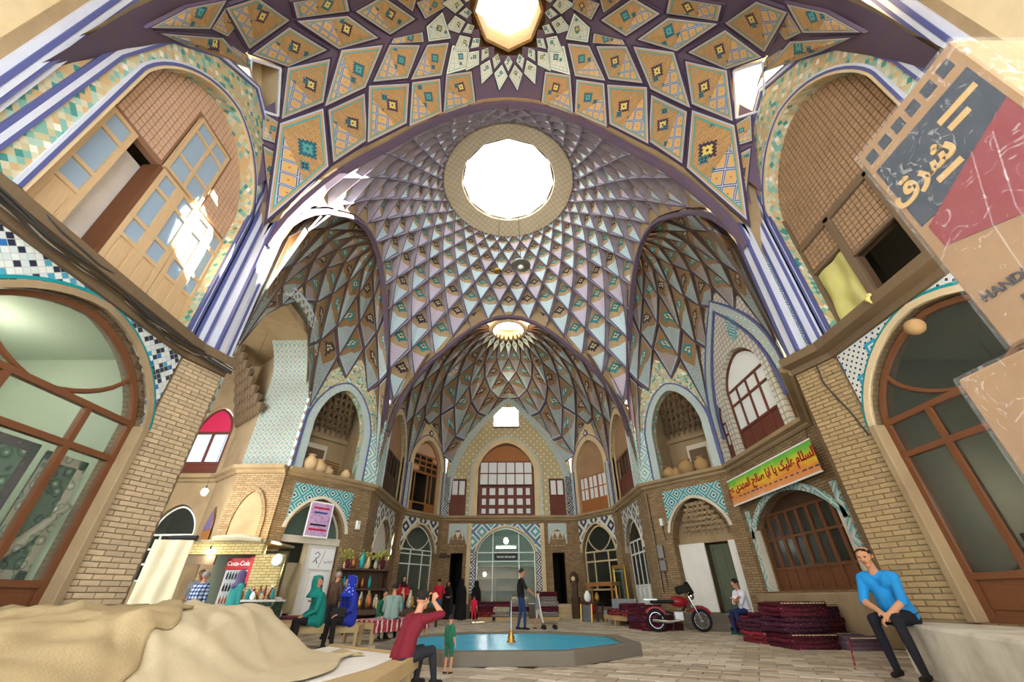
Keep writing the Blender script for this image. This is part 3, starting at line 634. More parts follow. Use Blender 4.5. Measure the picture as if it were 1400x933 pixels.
wfw2 = up('wall_upper_far', FW, tymp(FW, ZF, 12.1, ZF), [arch(cx-1.68, cx+1.68, UZ+.05, 7.4, 9.1), rect(cx-.8, cx+.8, 10.05, 11.5), rect(.35, 1.3, UZ+.05, 6.9), rect(6.2, 7.15, UZ+.05, 6.9)], 'lunette_tile', .45, 'far lunette wall with tall arched window')
aa = tymp(FW, ZF, 12.1, ZF, ext=0)[2:]; c = FW.len/2; mb = MB(); band(FW, mb, [(c+(s-c)*.9, z-.45) for s, z in aa], [(c+(s-c)*.99, z-.03) for s, z in aa], 0, .06); mb.build('arch_border', 'tile_border', wfw2)
a = [(cx+1.68, UZ)]+archtop(cx-1.68, cx+1.68, 7.4, 9.1, 10)+[(cx-1.68, UZ)]; mb = MB(); band(FW, mb, a, [(cx+(s-cx)*1.2, z if z < 5 else 7.4+(z-7.4)*1.2) for s, z in a], 0, .05); mb.build('arch_border', 'plaster_cream', wfw2)
a2 = [(cx+(s-cx)*1.2, z if z < 5 else 7.4+(z-7.4)*1.2) for s, z in a]; mb = MB(); band(FW, mb, a2, [(cx+(s-cx)*1.28, z if z < 5 else 7.4+(z-7.4)*1.28) for s, z in a], 0, .06); mb.build('arch_border', 'tile_border', wfw2)
for s0, s1 in ((0, .33), (7.2, 7.6)):
    mb = MB(); FW.box(mb, s0, s1, UZ, 7.0, 0, .06); mb.build('tile_strip', 'tile_spandrel_navy', wfw2)
for f, s in ((FBL, 0), (FBL, FBL.len-.25), (FBR, 0), (FBR, FBR.len-.25)):
    mb = MB(); f.box(mb, s, s+.25, UZ, 7.2, 0, .07); mb.build('tile_strip', 'tile_border', wfbl2 if f is FBL else wfbr2)
    for q in (-.03, .24): mb = MB(); f.box(mb, s+q, s+q+.04, UZ, 7.2, 0, .09); mb.build('tile_line', 'blue_line', wfbl2 if f is FBL else wfbr2)
for f, par in ((FBL, wfbl2), (FBR, wfbr2)):
    mb = MB(); c = f.len/2; mb.plate(f.pts([(c, 9.0), (c+.2, 9.25), (c, 9.5), (c-.2, 9.25)], 0), f.n*.04); mb.build('tile_medallion', 'rib_brown', par); mb = MB(); mb.plate(f.pts([(c, 9.12), (c+.11, 9.25), (c, 9.38), (c-.11, 9.25)], 0), f.n*.05); mb.build('tile_medallion', 'pale_line', par)
# left passage
lower('wall_passage_pier', PF, [], 'brick', .3, label='brick pier with a blind arch under the mosaic arch'); wpl = lower('wall_passage_canted', LBW, [arch(.5, 1.6, .2, 2.5, 3.6)], 'plaster_brown', .3, label='plastered wall with a tall pointed opening'); wpw = lower('wall_passage_far', LW, [arch(.9, 2.5, 1.4, 2.9, 3.8)], 'plaster_brown', .3, label='passage wall with a grilled arched window')
lower('wall_passage_back', LBACK, [], 'plaster_brown', .3)
pfw = bpy.data.objects['wall_passage_pier']; mb = MB(); a = arch(.35, 1.3, .6, 3.0, 3.95, 8); mb.plate(PF.pts(a, .0), PF.n*.02); mb.build('blind_arch', 'plaster_brown', pfw)
mb = MB(); aa = a[2:]; band(PF, mb, [(1.3, .6)]+aa+[(.35, .6)], [(1.42, .6)]+[(.825+(s-.825)*1.25, 3.0+(z-3.0)*1.14) for s, z in aa]+[(.23, .6)], 0, .07); mb.build('arch_moulding', 'brick', pfw)
up('wall_passage_upper_far', LW, rect(0, LW.len, UZ, 9.6), [arch(.9, 2.45, UZ+.1, 6.6, 7.6)], 'plaster_brown', .3); up('wall_passage_upper_canted', LBW, rect(0, LBW.len, UZ, 9.6), [], 'plaster_brown', .3); up('wall_passage_upper_back', LBACK, rect(0, LBACK.len, UZ, 9.6), [], 'plaster_brown', .3)
mpier = MB(); mpier.b2((-9.35, 14.1, UZ), (-7.72, 14.6, 8.3)); mp = mpier.build('wall_mosaic_pier', 'mosaic_blue'); tag(mp, 'tall mosaic faced pier above the brick pier', kind='structure')
# big arch over the passage: soffit with mosaic, edge with diamond border
ay0, ay1 = 9.6, 14.1; ac = (ay0+ay1)/2
pts = [(ac+(ay1-ac)*x, 8.1+1.9*z) for x, z in [(math.cos(q*math.pi/40), (math.sin(q*math.pi/40))**1.2) for q in range(0, 21)]]; pts += [(2*ac-y, z) for y, z in pts[-2::-1]]
mb = MB(); vs = []; n = len(pts)
for y, z in pts: vs += [(-7.7, y, z), (-9.35, y, z), (-9.35, y, z+.5), (-7.7, y, z+.5)]
fs = []
for i in range(n-1):
    for j in range(4): j2 = (j+1) % 4; fs.append((i*4+j, i*4+j2, (i+1)*4+j2, (i+1)*4+j))
ao = mb.add(vs, fs).build('wall_passage_arch', 'mosaic_blue'); tag(ao, 'deep mosaic arch opening into the side passage', kind='structure')
LX = FR((-7.7, 9.6), (-7.7, 14.1))
e = [(4.5, UZ)]+[(y-9.6, z) for y, z in pts]+[(0, UZ)]; lc = 2.25
mb = MB(); band(LX, mb, e, [(lc+(s-lc)*1.13, z if z < 5 else z+.3) for s, z in e], -.02, .06); mb.build('arch_border', 'tile_diamond_border', ao)
mb = MB(); band(LX, mb, [(lc+(s-lc)*1.13, z if z < 5 else z+.3) for s, z in e], [(lc+(s-lc)*1.17, z if z < 5 else z+.38) for s, z in e], -.02, .08); mb.build('arch_line', 'pale_line', ao)
sp = [(0, 9.3), (0, 10.9), (4.5, 10.9), (4.5, 9.3)]
mb = MB(); mb.plate(LX.pts([(s, z) for s, z in [(y-9.6, z) for y, z in pts]]+[(-.3, 8.1), (-.3, 11.0), (4.8, 11.0), (4.8, 8.1)], 0), LX.n*-.2); tag(mb.build('wall_passage_spandrel', 'mosaic_band'), 'tile spandrel over the passage arch', kind='structure')
mb = MB().b2((-13.5, 8.0, 9.5), (-7.8, 15.6, 9.8)); tag(mb.build('ceiling_passage', 'plaster_brown'), 'plaster ceiling of the side passage', kind='structure')
mb = MB()
for r in range(8):
    for i in range(9-r):
        w_ = .26; c_ = LBW.p(.1+i*w_+r*.13, 6.7+r*.34, .1+.16*r); mb.lathe([(.17, .38), (.18, .22), (.1, .12), (.03, -.06)], 6, c_)
tag(mb.build('trim_5', 'plaster_muqarnas'), 'brown stalactite vaulting in the passage corner', kind='structure')
# ---------------------------------------------------------------- unseen bay added behind the camera to hold back the daylight
BK = FR((5.95, -2.6), (-5.85, -2.6))
tag(wall('wall_back', BK, rect(-1, 12.8, 0, 13), [arch(1.2, 10.6, 0, 4.0, 7.5)], 'plaster_cream', .4), 'unseen cream wall added to cut the daylight, with a wide arch', kind='structure')
tag(MB().b2((-7.5, -2.6, 11.5), (7.5, 2.35, 11.9)).build('ceiling_back', 'plaster_cream'), 'unseen plain ceiling added to hold back the skylight', kind='structure')
for sg in (-1, 1): tag(MB().b2((sg*5.9, -2.6, UZ), (sg*7.4, 2.35, 11.6)).build('wall_back_side', 'plaster_cream'), 'unseen cream side wall of the added light-limiting bay', kind='structure')
tag(MB().b2((-7.5, 1.95, 11.5), (7.5, 2.35, 15.9)).build('wall_back_top', 'plaster_cream'), 'unseen cream gable between the added light-limiting bay and the near vault', kind='structure')
# ---------------------------------------------------------------- ceilings
def tri_uv(P, up_):
    """local metric frame of a panel"""
    c = sum(P, Vector())/len(P); n = Vector()
    for i in range(len(P)): n += (P[i]-c).cross(P[(i+1) % len(P)]-c)
    n.normalize(); y = (up_-n*up_.dot(n)); y = y.normalized() if y.length > 1e-6 else Vector((0, 1, 0)); x = y.cross(n); return c, x, y, n
def panel(P, outn, parent, mat, name='panel', inset=.09, proud=.035, up_=None, rim='rib', lift=0.0):
    """flat tile field P (corners on the vault), standing proud towards the room with bevelled rim"""
    c = sum(P, Vector())/len(P); up_ = up_ or Vector((0, 0, 1)); cc, x, y, n = tri_uv(P, up_)
    k = len(P); md = sum((p-c).length for p in P)/k; q = 1-inset/md
    A = [c+(p-c)*(1-.02/md)-outn*(.0-lift) for p in P]; B = [c+(p-c)*q-outn*proud for p in P]; C_ = c-outn*proud
    mb = MB(); mb.v = [tuple(p) for p in A+B+[C_]]+[tuple(p) for p in B]; o = 2*k+1
    for i in range(k):
        j = (i+1) % k; mb.f.append((i, j, o+j, o+i)); mb.mi.append(1); mb.f.append((k+i, k+j, 2*k)); mb.mi.append(0)
    mb.ed = [0]*k+[0]*k+[1]+[0]*k
    sc_ = .55/max(.3, md)
    mb.uvs = [((p-c).dot(x)*sc_, (p-c).dot(y)*sc_) for p in A+B+[C_]+B]
    return mb.build(name, [mat, rim], parent, fixn=False)
def coffer_cell(T, L, B, Rr, outn, parent, mat, rim, dT, dL, dB, name='coffer', rib=.032, clip=None, wallm='coffer_wall'):
    c = (T+L+B+Rr)/4; w_ = (Rr-L).length; h = (T-B).length
    def ins(p): d = (p-c).length; return c+(p-c)*max(.5, 1-rib/d)
    O = [T, L, B, Rr]; I = [ins(p) for p in O]; Q = [I[0]+outn*dT-(T-B)*.10*0, I[1]+outn*dL, I[2]+outn*dB, I[3]+outn*dL]
    X = (Rr-L).normalized(); mid = (Q[0]*.45+Q[1]*.2+Q[3]*.2+Q[2]*.15)
    vs = O+I+Q+Q+[mid]
    fs = []; mi = []
    for i in range(4):
        j = (i+1) % 4; fs.append((i, j, 4+j, 4+i)); mi.append(1); fs.append((4+i, 4+j, 8+j, 8+i)); mi.append(2); fs.append((12+i, 12+j, 16)); mi.append(0)
    hy = [1, .5, 0, .5]
    mb = MB(); mb.v = [tuple(v) for v in vs]; mb.f = fs; mb.mi = mi; s_ = .55/max(.35, w_)*1.0
    uv = lambda p, y: ((p-c).dot(X)*s_, y)
    mb.uvs = [uv(p, y) for p, y in zip(O, hy)]+[uv(p, y) for p, y in zip(I, hy)]+[uv(p, y) for p, y in zip(Q, hy)]*2+[(0, .6)]
    mb.ed = [0]*16+[1]
    if clip:
        me = bpy.data.meshes.new('tmp'); me.from_pydata(mb.v, [], mb.f); bm = bmesh.new(); bm.from_mesh(me)
        ul = bm.loops.layers.uv.new('UVMap'); el = bm.verts.layers.float.new('ed'); bm.verts.ensure_lookup_table()
        for v in bm.verts: v[el] = mb.ed[v.index]
        for f, m in zip(bm.faces, mi):
            f.material_index = m
            for l in f.loops: l[ul].uv = mb.uvs[l.vert.index]
        for co, no in clip: bmesh.ops.bisect_plane(bm, geom=bm.verts[:]+bm.edges[:]+bm.faces[:], plane_co=co, plane_no=no, clear_outer=True)
        bpy.data.meshes.remove(me)
        if len(bm.faces) < 2 or sum(f.calc_area() for f in bm.faces) < .02: bm.free(); return None
        me = bpy.data.meshes.new(name); bm.to_mesh(me); bm.free()
        for m in (mat, rim, wallm): me.materials.append(M[m])
        return link(name, me, parent)
    return mb.build(name, [mat, rim, wallm], parent, fixn=False)

# main dome ------------------------------------------------------
dome = empty('ceiling_dome', (0, 0, 0), 0, 'coffered blue and ochre dome around the round skylight', kind='structure')
X0, X1, Y0, Y1 = -5.6, 5.6, 6.5, 17.4
prof_l = [(0.0, 3.0, 17.3)]
for (a, b), (c, d) in zip(TAB[1:], TAB[2:]):
    l, r, z = prof_l[-1]; prof_l.append((l+math.hypot(c-a, d-b), c, d))
def PR_(l):
    for (a, r0, z0), (b, r1, z1) in zip(prof_l, prof_l[1:]):
        if l <= b: q = (l-a)/(b-a); return r0+(r1-r0)*q, z0+(z1-z0)*q
    return prof_l[-1][1:]
LT = prof_l[-1][0]; NC = 32
rows = [0.0]; st = .4
while rows[-1] < LT: rows.append(rows[-1]+st); st = min(st*1.17, 1.35)
def DP(a, l): r, z = PR_(min(l, LT)); return Vector((DC[0]+r*math.cos(a), DC[1]+r*math.sin(a), z))
clip = [((X1, 0, 0), (1, 0, 0)), ((X0, 0, 0), (-1, 0, 0)), ((0, Y1, 0), (0, 1, 0)), ((0, Y0, 0), (0, -1, 0))]
ncell = 0
for j in range(len(rows)-1):
    for i in range(NC):
        da = math.pi/NC; a = 2*math.pi*i/NC+(da if j % 2 else 0)
        lT = rows[j-1] if j > 0 else rows[0]-.0; lM = rows[j]; lB = rows[j+1]
        if j == 0: lT = 0.0; 
        T, B, L, Rr = DP(a, lT), DP(a, lB), DP(a-da, lM), DP(a+da, lM)
        ins_ = [X0 < p.x < X1 and Y0 < p.y < Y1 for p in (T, L, B, Rr)]
        if not any(ins_): continue
        r, z = PR_(lM); r2, z2 = PR_(lM+.1); tz = Vector((math.cos(a)*(r2-r), math.sin(a)*(r2-r), z2-z)).normalized(); tt = Vector((-math.sin(a), math.cos(a), 0)); on = tt.cross(tz)
        if on.dot(Vector((math.cos(a), math.sin(a), .5))) < 0: on = -on
        k = min(1, .3+.12*j)
        o = coffer_cell(T, Rr, B, L, on, dome, 'coffer_dome', 'rib', .5*k, .2*k, .0, clip=None if all(ins_) else clip)
        ncell += o is not None
# ring, drum and lantern of the skylight
mb = MB(); mb.lathe([(2.15, 17.62), (2.2, 17.5), (3.02, 17.2), (3.05, 17.32), (2.6, 17.8), (2.15, 18.3)], 48, (DC[0], DC[1], 0), close=False); ro = mb.build('skylight_ring', 'ring_tile' if 'ring_tile' in M else 'plaster_cream', dome, smooth=False)
girih('ring_tile', .3, [(0, hx('#9a7f5c')), (.2, hx('#d9cdb4')), (.5, hx('#b9a684')), (.75, hx('#c9b998')), (.92, hx('#8d8f90'))], .6, .2); ro.data.materials[0] = M['ring_tile']
mb = MB(); mb.lathe([(2.15, 17.6), (2.1, 17.9), (2.1, 18.5), (2.25, 18.5), (2.25, 17.62)], 12, (DC[0], DC[1], 0), close=False); mb.build('skylight_drum', 'plaster_white', dome)
# unseen outer shells added to stop light leaking past the coffers
def shell(name, ring_pts, parent):
    n = len(ring_pts[0]); vs = [p for rg in ring_pts for p in rg]; fs = []
    for i in range(len(ring_pts)-1):
        for j in range(n-1): fs.append((i*n+j, i*n+j+1, (i+1)*n+j+1, (i+1)*n+j))
    return MB().add(vs, fs).build(name, 'plaster_brown', parent, fixn=False)
rg = []
for k in range(20):
    l = LT*k/19; r, z = PR_(l); rg.append([Vector((DC[0]+(r+.25)*math.cos(2*math.pi*q/48), DC[1]+(r+.25)*math.sin(2*math.pi*q/48), z+.62)) for q in range(49)])
so = shell('light_block_shell', rg, dome); bm = bmesh.new(); bm.from_mesh(so.data)
for co, no in clip: bmesh.ops.bisect_plane(bm, geom=bm.verts[:]+bm.edges[:]+bm.faces[:], plane_co=co, plane_no=no, clear_outer=True)
bm.to_mesh(so.data); bm.free()
# unseen curtain walls added above the four big arches to block light, and arch ribs
def archpts(f, s_of, half, dist, n=24):
    o = []
    for i in range(n+1):
        q = -1+2*i/n; x = half*math.sin(q*math.pi/2); o.append((x, DZ(math.hypot(x, dist))))
    return o
for nm, f, half, dist, cs in (('arch_near', FR((5.6, 6.5), (-5.6, 6.5)), 5.6, 5.4, 5.6), ('arch_far', FR((-5.6, 17.4), (5.6, 17.4)), 5.6, 5.5, 5.6), ('arch_left', FR((-5.6, 6.5), (-5.6, 17.4)), 5.45, 5.6, 5.4), ('arch_right', FR((5.6, 17.4), (5.6, 6.5)), 5.45, 5.6, 5.5)):
    a = [(cs+x, z) for x, z in archpts(f, None, half, dist)]
    mb = MB(); mb.plate(f.pts(a+[(2*cs, 19), (0, 19)], 0), f.n*-.12); o = mb.build('wall_'+nm, 'plaster_brown'); tag(o, 'big pointed arch carrying the dome, with an added light-blocking wall above', kind='structure')
    for q0, q1, m, d0, d1 in ((-.02, .1, 'rib', -.12, .06), (.1, .12, 'rib', -.12, .02)):
        inn = [(cs+x*(1-.0), z-.25+q0+.12) for x, z in archpts(f, None, half, dist)]; 
        c0 = 8.0
        inn = [(cs+x*(1-(q1+.08)/half), z-(q1+.1)) for x, z in archpts(f, None, half, dist)]; out = [(cs+x*(1-(q0+.08)/half), z-(q0+.1)) for x, z in archpts(f, None, half, dist)]
        inn = [(inn[0][0], UZ)]+inn+[(inn[-1][0], UZ)]; out = [(out[0][0], UZ)]+out+[(out[-1][0], UZ)]
        if nm in ('arch_far', 'arch_left', 'arch_right'): inn, out = inn[1:-1], out[1:-1]
        else: inn, out = inn[1:-1], out[1:-1]
        mb = MB(); band(f, mb, inn, out, d0, d1); mb.build('arch_rib', m, o)

# radial vaults of the side and far bays -------------------------
def radial(name, label, ring, L, NT_, rws, mat, d, thet=80, depth=.16, shellmat=None, rim='rib_brown', top=None):
    par = empty(name, (0, 0, 0), 0, label, kind='structure'); th = R(thet)
    def S(t, s):
        s = min(s, 1); A = ring(t); Bq = L(t); f = math.sin(s*th)/math.sin(th); g = (1-math.cos(s*th))/(1-math.cos(th))
        return Vector((A.x+(Bq.x-A.x)*f, A.y+(Bq.y-A.y)*f, A.z+(Bq.z-A.z)*g))
    cen = ring(.5)
    dt = 1/NT_
    for j in range(1, len(rws)):
        for i in range(NT_+1):
            t = (i+(.5 if j % 2 else 0))*dt
            if t > 1.001: continue
            t0, t1 = max(0, t-dt/2), min(1, t+dt/2)
            T, B, Lp, Rp = S(t, rws[j-1]), S(t, rws[j+1] if j+1 < len(rws) else 1), S(t0, rws[j]), S(t1, rws[j])
            if (T-B).length < .05: continue
            n = (Rp-Lp).cross(T-B); n = n.normalized() if n.length > 1e-6 else Vector((0, 0, 1))
            c = (T+B+Lp+Rp)/4; 
            if n.dot(c-d) < 0: n = -n
            wd = (Rp-Lp).length
            if wd < .06: continue
            coffer_cell(T, Lp, B, Rp, n, par, mat, rim, depth, depth*.4, 0, 'coffer', .035, wallm='rib_brown')
    shell('light_block_shell', [[S(q/40, k/14)+Vector((0, 0, .55))+Vector(((S(q/40, k/14)-d).x, (S(q/40, k/14)-d).y, 0)).normalized()*.25 for q in range(41)] for k in range(15)], par)
    return par, S
def arcs(fr, zc, za):
    tot = sum(f.len for f in fr); 
    def L(t):
        s = max(0, min(1, t))*tot
        for i, f in enumerate(fr):
            if s <= f.len+1e-6 or i == len(fr)-1:
                q = min(1, s/f.len); e = 1-abs(2*q-1); h = (math.acos(max(-1, min(1, 1-e)))/(math.pi/2))**.85
                z0 = zc[i]+(zc[i+1]-zc[i])*q; p = f.p(s, 0, .0); p.z = z0+(za[i]-z0)*h; return p
            s -= f.len
    return L
Lr = arcs([CR, DR, CNR], [ZC1, ZC2, ZC2, ZC1], [9.4, 10.2, 9.4])
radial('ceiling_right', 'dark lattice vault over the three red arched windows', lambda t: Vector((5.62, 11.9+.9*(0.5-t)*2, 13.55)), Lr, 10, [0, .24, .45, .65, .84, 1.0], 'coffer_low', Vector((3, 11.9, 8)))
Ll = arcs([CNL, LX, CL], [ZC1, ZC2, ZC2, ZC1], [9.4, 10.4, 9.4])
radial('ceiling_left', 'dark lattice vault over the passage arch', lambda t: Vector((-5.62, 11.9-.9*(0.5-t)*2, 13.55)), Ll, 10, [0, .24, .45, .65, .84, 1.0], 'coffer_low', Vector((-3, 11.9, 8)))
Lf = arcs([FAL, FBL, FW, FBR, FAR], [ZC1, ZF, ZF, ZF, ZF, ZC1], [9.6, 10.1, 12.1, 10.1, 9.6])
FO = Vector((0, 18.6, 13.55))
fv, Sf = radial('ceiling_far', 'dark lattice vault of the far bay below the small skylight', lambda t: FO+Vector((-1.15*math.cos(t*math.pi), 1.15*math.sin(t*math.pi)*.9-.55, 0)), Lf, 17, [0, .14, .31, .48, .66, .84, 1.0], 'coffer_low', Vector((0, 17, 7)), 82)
mb = MB(); mb.lathe([(.86, .0), (.86, .7), (1.1, .7), (1.1, .05), (1.0, -.03), (.9, -.02)], 24, FO, close=False); mb.build('skylight_ring', 'plaster_cream', fv)
for k in range(11):
    a = math.pi*(k+.5)/11; u0, u1 = Vector((math.cos(a-.14), math.sin(a-.14), 0)), Vector((math.cos(a+.14), math.sin(a+.14), 0)); um = Vector((math.cos(a), math.sin(a), 0))
    P = [FO+um*.95+Vector((0, -.2, -.03)), FO+u0*1.3+Vector((0, -.2, -.2)), FO+um*1.75+Vector((0, -.2, -.62)), FO+u1*1.3+Vector((0, -.2, -.2))]
    panel(P, Vector((um.x*.4, um.y*.4, 1)).normalized(), fv, 'vault_rosette', 'rosette_kite', .04, .05, -um)

# near bay vault --------------------------------------------------
NO = Vector((0, 4.4, 14.85)); nv = empty('ceiling_near', (0, 0, 0), 0, 'ochre panelled vault with purple ribs above the camera', kind='structure')
def NVz(x, y):
    a = 14.9-3.7*(abs(x)/5.85)**2; b = a-DZ(math.hypot(min(abs(x), 5.75), 5.4)); q = (y-4.45)/2.05; return a-b*q*q
def NP(x, y): return Vector((x, y, NVz(x, y)))
gx = [-5.92+11.84*i/56 for i in range(57)]; gy = [2.3+4.2*j/20 for j in range(21)]
vs = [NP(x, y)+Vector((0, 0, .02)) for y in gy for x in gx]; fs = []
for j in range(20):
    for i in range(56):
        xc, yc = (gx[i]+gx[i+1])/2, (gy[j]+gy[j+1])/2
        if math.hypot(xc, yc-NO.y) < 1.05: continue
        if abs(xc) > 5.5 and 4.05 < yc < 5.05: continue
        if yc > 5.9 and NVz(xc, yc) < 9.25: continue
        fs.append((j*57+i, j*57+i+1, (j+1)*57+i+1, (j+1)*57+i))
MB().add(vs, fs).build('vault_ribs', 'rib', nv, fixn=False, smooth=True)
PAN = [[(-1.87,5.72),(-1.14,5.75),(-1.05,6.42),(-1.98,6.46)],[(-2.8,5.68),(-2.06,5.77),(-2.05,6.42),(-2.9,6.4)],[(-3.85,5.47),(-2.9,5.68),(-2.99,6.33),(-3.91,6.33)],[(-4.75,5.58),(-3.98,5.57),(-3.94,6.29),(-4.64,6.33)],[(-5.6,5.38),(-4.87,5.51),(-4.76,6.33),(-5.6,6.27)],[(-5.99,5.09),(-5.65,5.34),(-5.63,5.62),(-5.88,5.41)],[(-5.84,5.5),(-5.63,5.72),(-5.62,6.17),(-5.67,6.07)],[(-1.65,5.11),(-1.18,5.21),(-1.21,5.66),(-1.87,5.7)],[(-2.33,5.0),(-1.75,5.04),(-2.01,5.69),(-2.83,5.6)],[(-3.27,4.81),(-2.53,4.97),(-2.92,5.55),(-3.75,5.4)],[(-4.33,4.62),(-3.45,4.77),(-3.96,5.44),(-4.81,5.46)],[(-5.37,4.58),(-4.61,4.71),(-4.86,5.39),(-5.58,5.3)],[(-5.8,4.07),(-5.5,4.49),(-5.67,5.23),(-6.14,4.89)],[(-3.16,4.69),(-2.42,4.7),(-2.42,4.91),(-3.24,4.78)],[(-2.3,4.59),(-1.83,4.32),(-1.67,4.94),(-2.29,4.92)],[(-4.83,3.7),(-4.0,3.93),(-3.52,4.56),(-4.38,4.54)],[(-5.02,3.77),(-4.62,4.48),(-5.36,4.52),(-5.71,4.0)],[(-3.8,3.88),(-3.16,3.7),(-2.56,4.35),(-3.22,4.56)],[(-5.28,2.88),(-4.96,2.93),(-4.94,3.6),(-5.67,3.84)],[(-4.67,3.27),(-3.84,3.44),(-3.93,3.81),(-4.81,3.62)],[(-2.45,4.0),(-1.83,3.89),(-1.71,4.19),(-2.31,4.4)],[(-2.94,3.52),(-2.38,3.81),(-2.58,4.18),(-2.95,3.75)],[(-5.59,2.57),(-5.4,2.59),(-5.18,2.74),(-5.6,3.09)],[(-5.65,2.73),(-5.69,3.39),(-6.21,4.21),(-5.98,3.27)],[(-5.71,3.49),(-5.78,4.0),(-6.12,4.71),(-6.22,4.28)],[(-5.6,3.11),(-5.23,2.82),(-5.34,3.19),(-5.66,3.41)]]
wn = 12
for k, P in enumerate(PAN):
    P = [(max(-5.88, x), y) for x, y in P]; mx = sum(x for x, y in P)/4; my = sum(y for x, y in P)/4; P = [(max(-5.9, mx+(x-mx)*1.15), my+(y-my)*1.15) for x, y in P]
    for sg in (-1, 1):
        Q = [NP(x*-sg if sg == 1 else x, y) for x, y in P]
        if sg == 1: Q.reverse()
        c = sum(Q, Vector())/4; n = ((Q[2]-Q[0]).cross(Q[3]-Q[1])).normalized(); n = n if n.z > 0 else -n
        if k == wn: continue
        pale = k in (7, 14)
        panel(Q, n, nv, 'vault_rosette' if pale else 'vault_panel', 'panel', .035, .05, Vector((0, -.3, .0))+(NO-c)*.6, lift=.0)
# the vault windows: a deep box on each side
for sg in (-1, 1):
    P = [NP(x*-sg, y) for x, y in PAN[wn]]; c = sum(P, Vector())/4; ax = Vector((sg*.8, -.1, .75)).normalized(); mb = MB(); P = [c+(p-c)*.97-ax*.06 for p in P]; Q = [p+ax*.75 for p in P]
    for i in range(4): mb.add([P[i], P[(i+1) % 4], Q[(i+1) % 4], Q[i]], [(0, 1, 2, 3)])
    if sg == -1: mb.add(Q, [(0, 1, 2, 3)])
    mb.build('window_shaft', 'plaster_cream', nv)
    mb = MB()
    for i in range(4): a, b = P[i]-ax*.02, P[(i+1) % 4]-ax*.02; mb.tube([a, b], .035, 6)
    mb.build('window_edge', 'pale_line', nv)
# kites of the star around the near skylight
for ring_, (ra, rb, rc, hw, m) in enumerate(((1.0, 1.18, 1.42, .16, 'vault_rosette'), (1.2, 1.48, 1.86, .2, 'vault_rosette'))):
    for k in range(20):
        a = 2*math.pi*(k+.5*ring_)/20; q = lambda rr, aa: NP(rr*math.cos(aa), NO.y+rr*math.sin(aa))
        if NO.y+rc*math.sin(a) > 6.4 or NO.y+rc*math.sin(a) < 2.6: continue
        panel([q(ra, a), q(rb, a+hw*.8), q(rc, a), q(rb, a-hw*.8)], Vector((0, 0, 1)), nv, m, 'rosette_kite', .02, .06+.02*ring_, Vector((-math.cos(a), -math.sin(a), 0)))
mb = MB(); mb.lathe([(1.0, -.03), (.92, -.02), (.92, .9), (1.3, .9), (1.3, .1)], 8, NO, close=False); o = mb.build('skylight_drum', 'brick_soffit', nv)
shell('light_block_shell', [[NP(x, y)+Vector((0, 0, .8)) for x in gx if x < -1.35] for y in gy], nv); shell('light_block_shell', [[NP(x, y)+Vector((0, 0, .8)) for x in gx if x > 1.35] for y in gy], nv)
# ---------------------------------------------------------------- windows, doors, shop fronts
WN = [0]; DN = [0]
def wname(door=False):
    if door: DN[0] += 1; return 'door_%d' % DN[0]
    WN[0] += 1; return 'window_%d' % WN[0]
def room(f, s0, s1, z0, z1, dep, mat, d=-.36, floor='dim_room'):
    mb = MB(); P = lambda s, z, q: f.p(s, z, q); b = d-dep
    mb.add([P(s0, z0, b), P(s1, z0, b), P(s1, z1, b), P(s0, z1, b)], [(0, 1, 2, 3)])
    for s in (s0, s1): mb.add([P(s, z0, d), P(s, z0, b), P(s, z1, b), P(s, z1, d)], [(0, 1, 2, 3)])
    for z in (z0, z1): mb.add([P(s0, z, d), P(s1, z, d), P(s1, z, b), P(s0, z, b)], [(0, 1, 2, 3)])
    return tag(mb.build('wall_room', mat), 'inside of a room behind the hall', kind='structure')
def in_arch(s, z, a):
    """point in polygon"""
    c = False; n = len(a)
    for i in range(n):
        (x0, y0), (x1, y1) = a[i], a[(i+1) % n]
        if (y0 > z) != (y1 > z) and s < (x1-x0)*(z-y0)/(y1-y0)+x0: c = not c
    return c
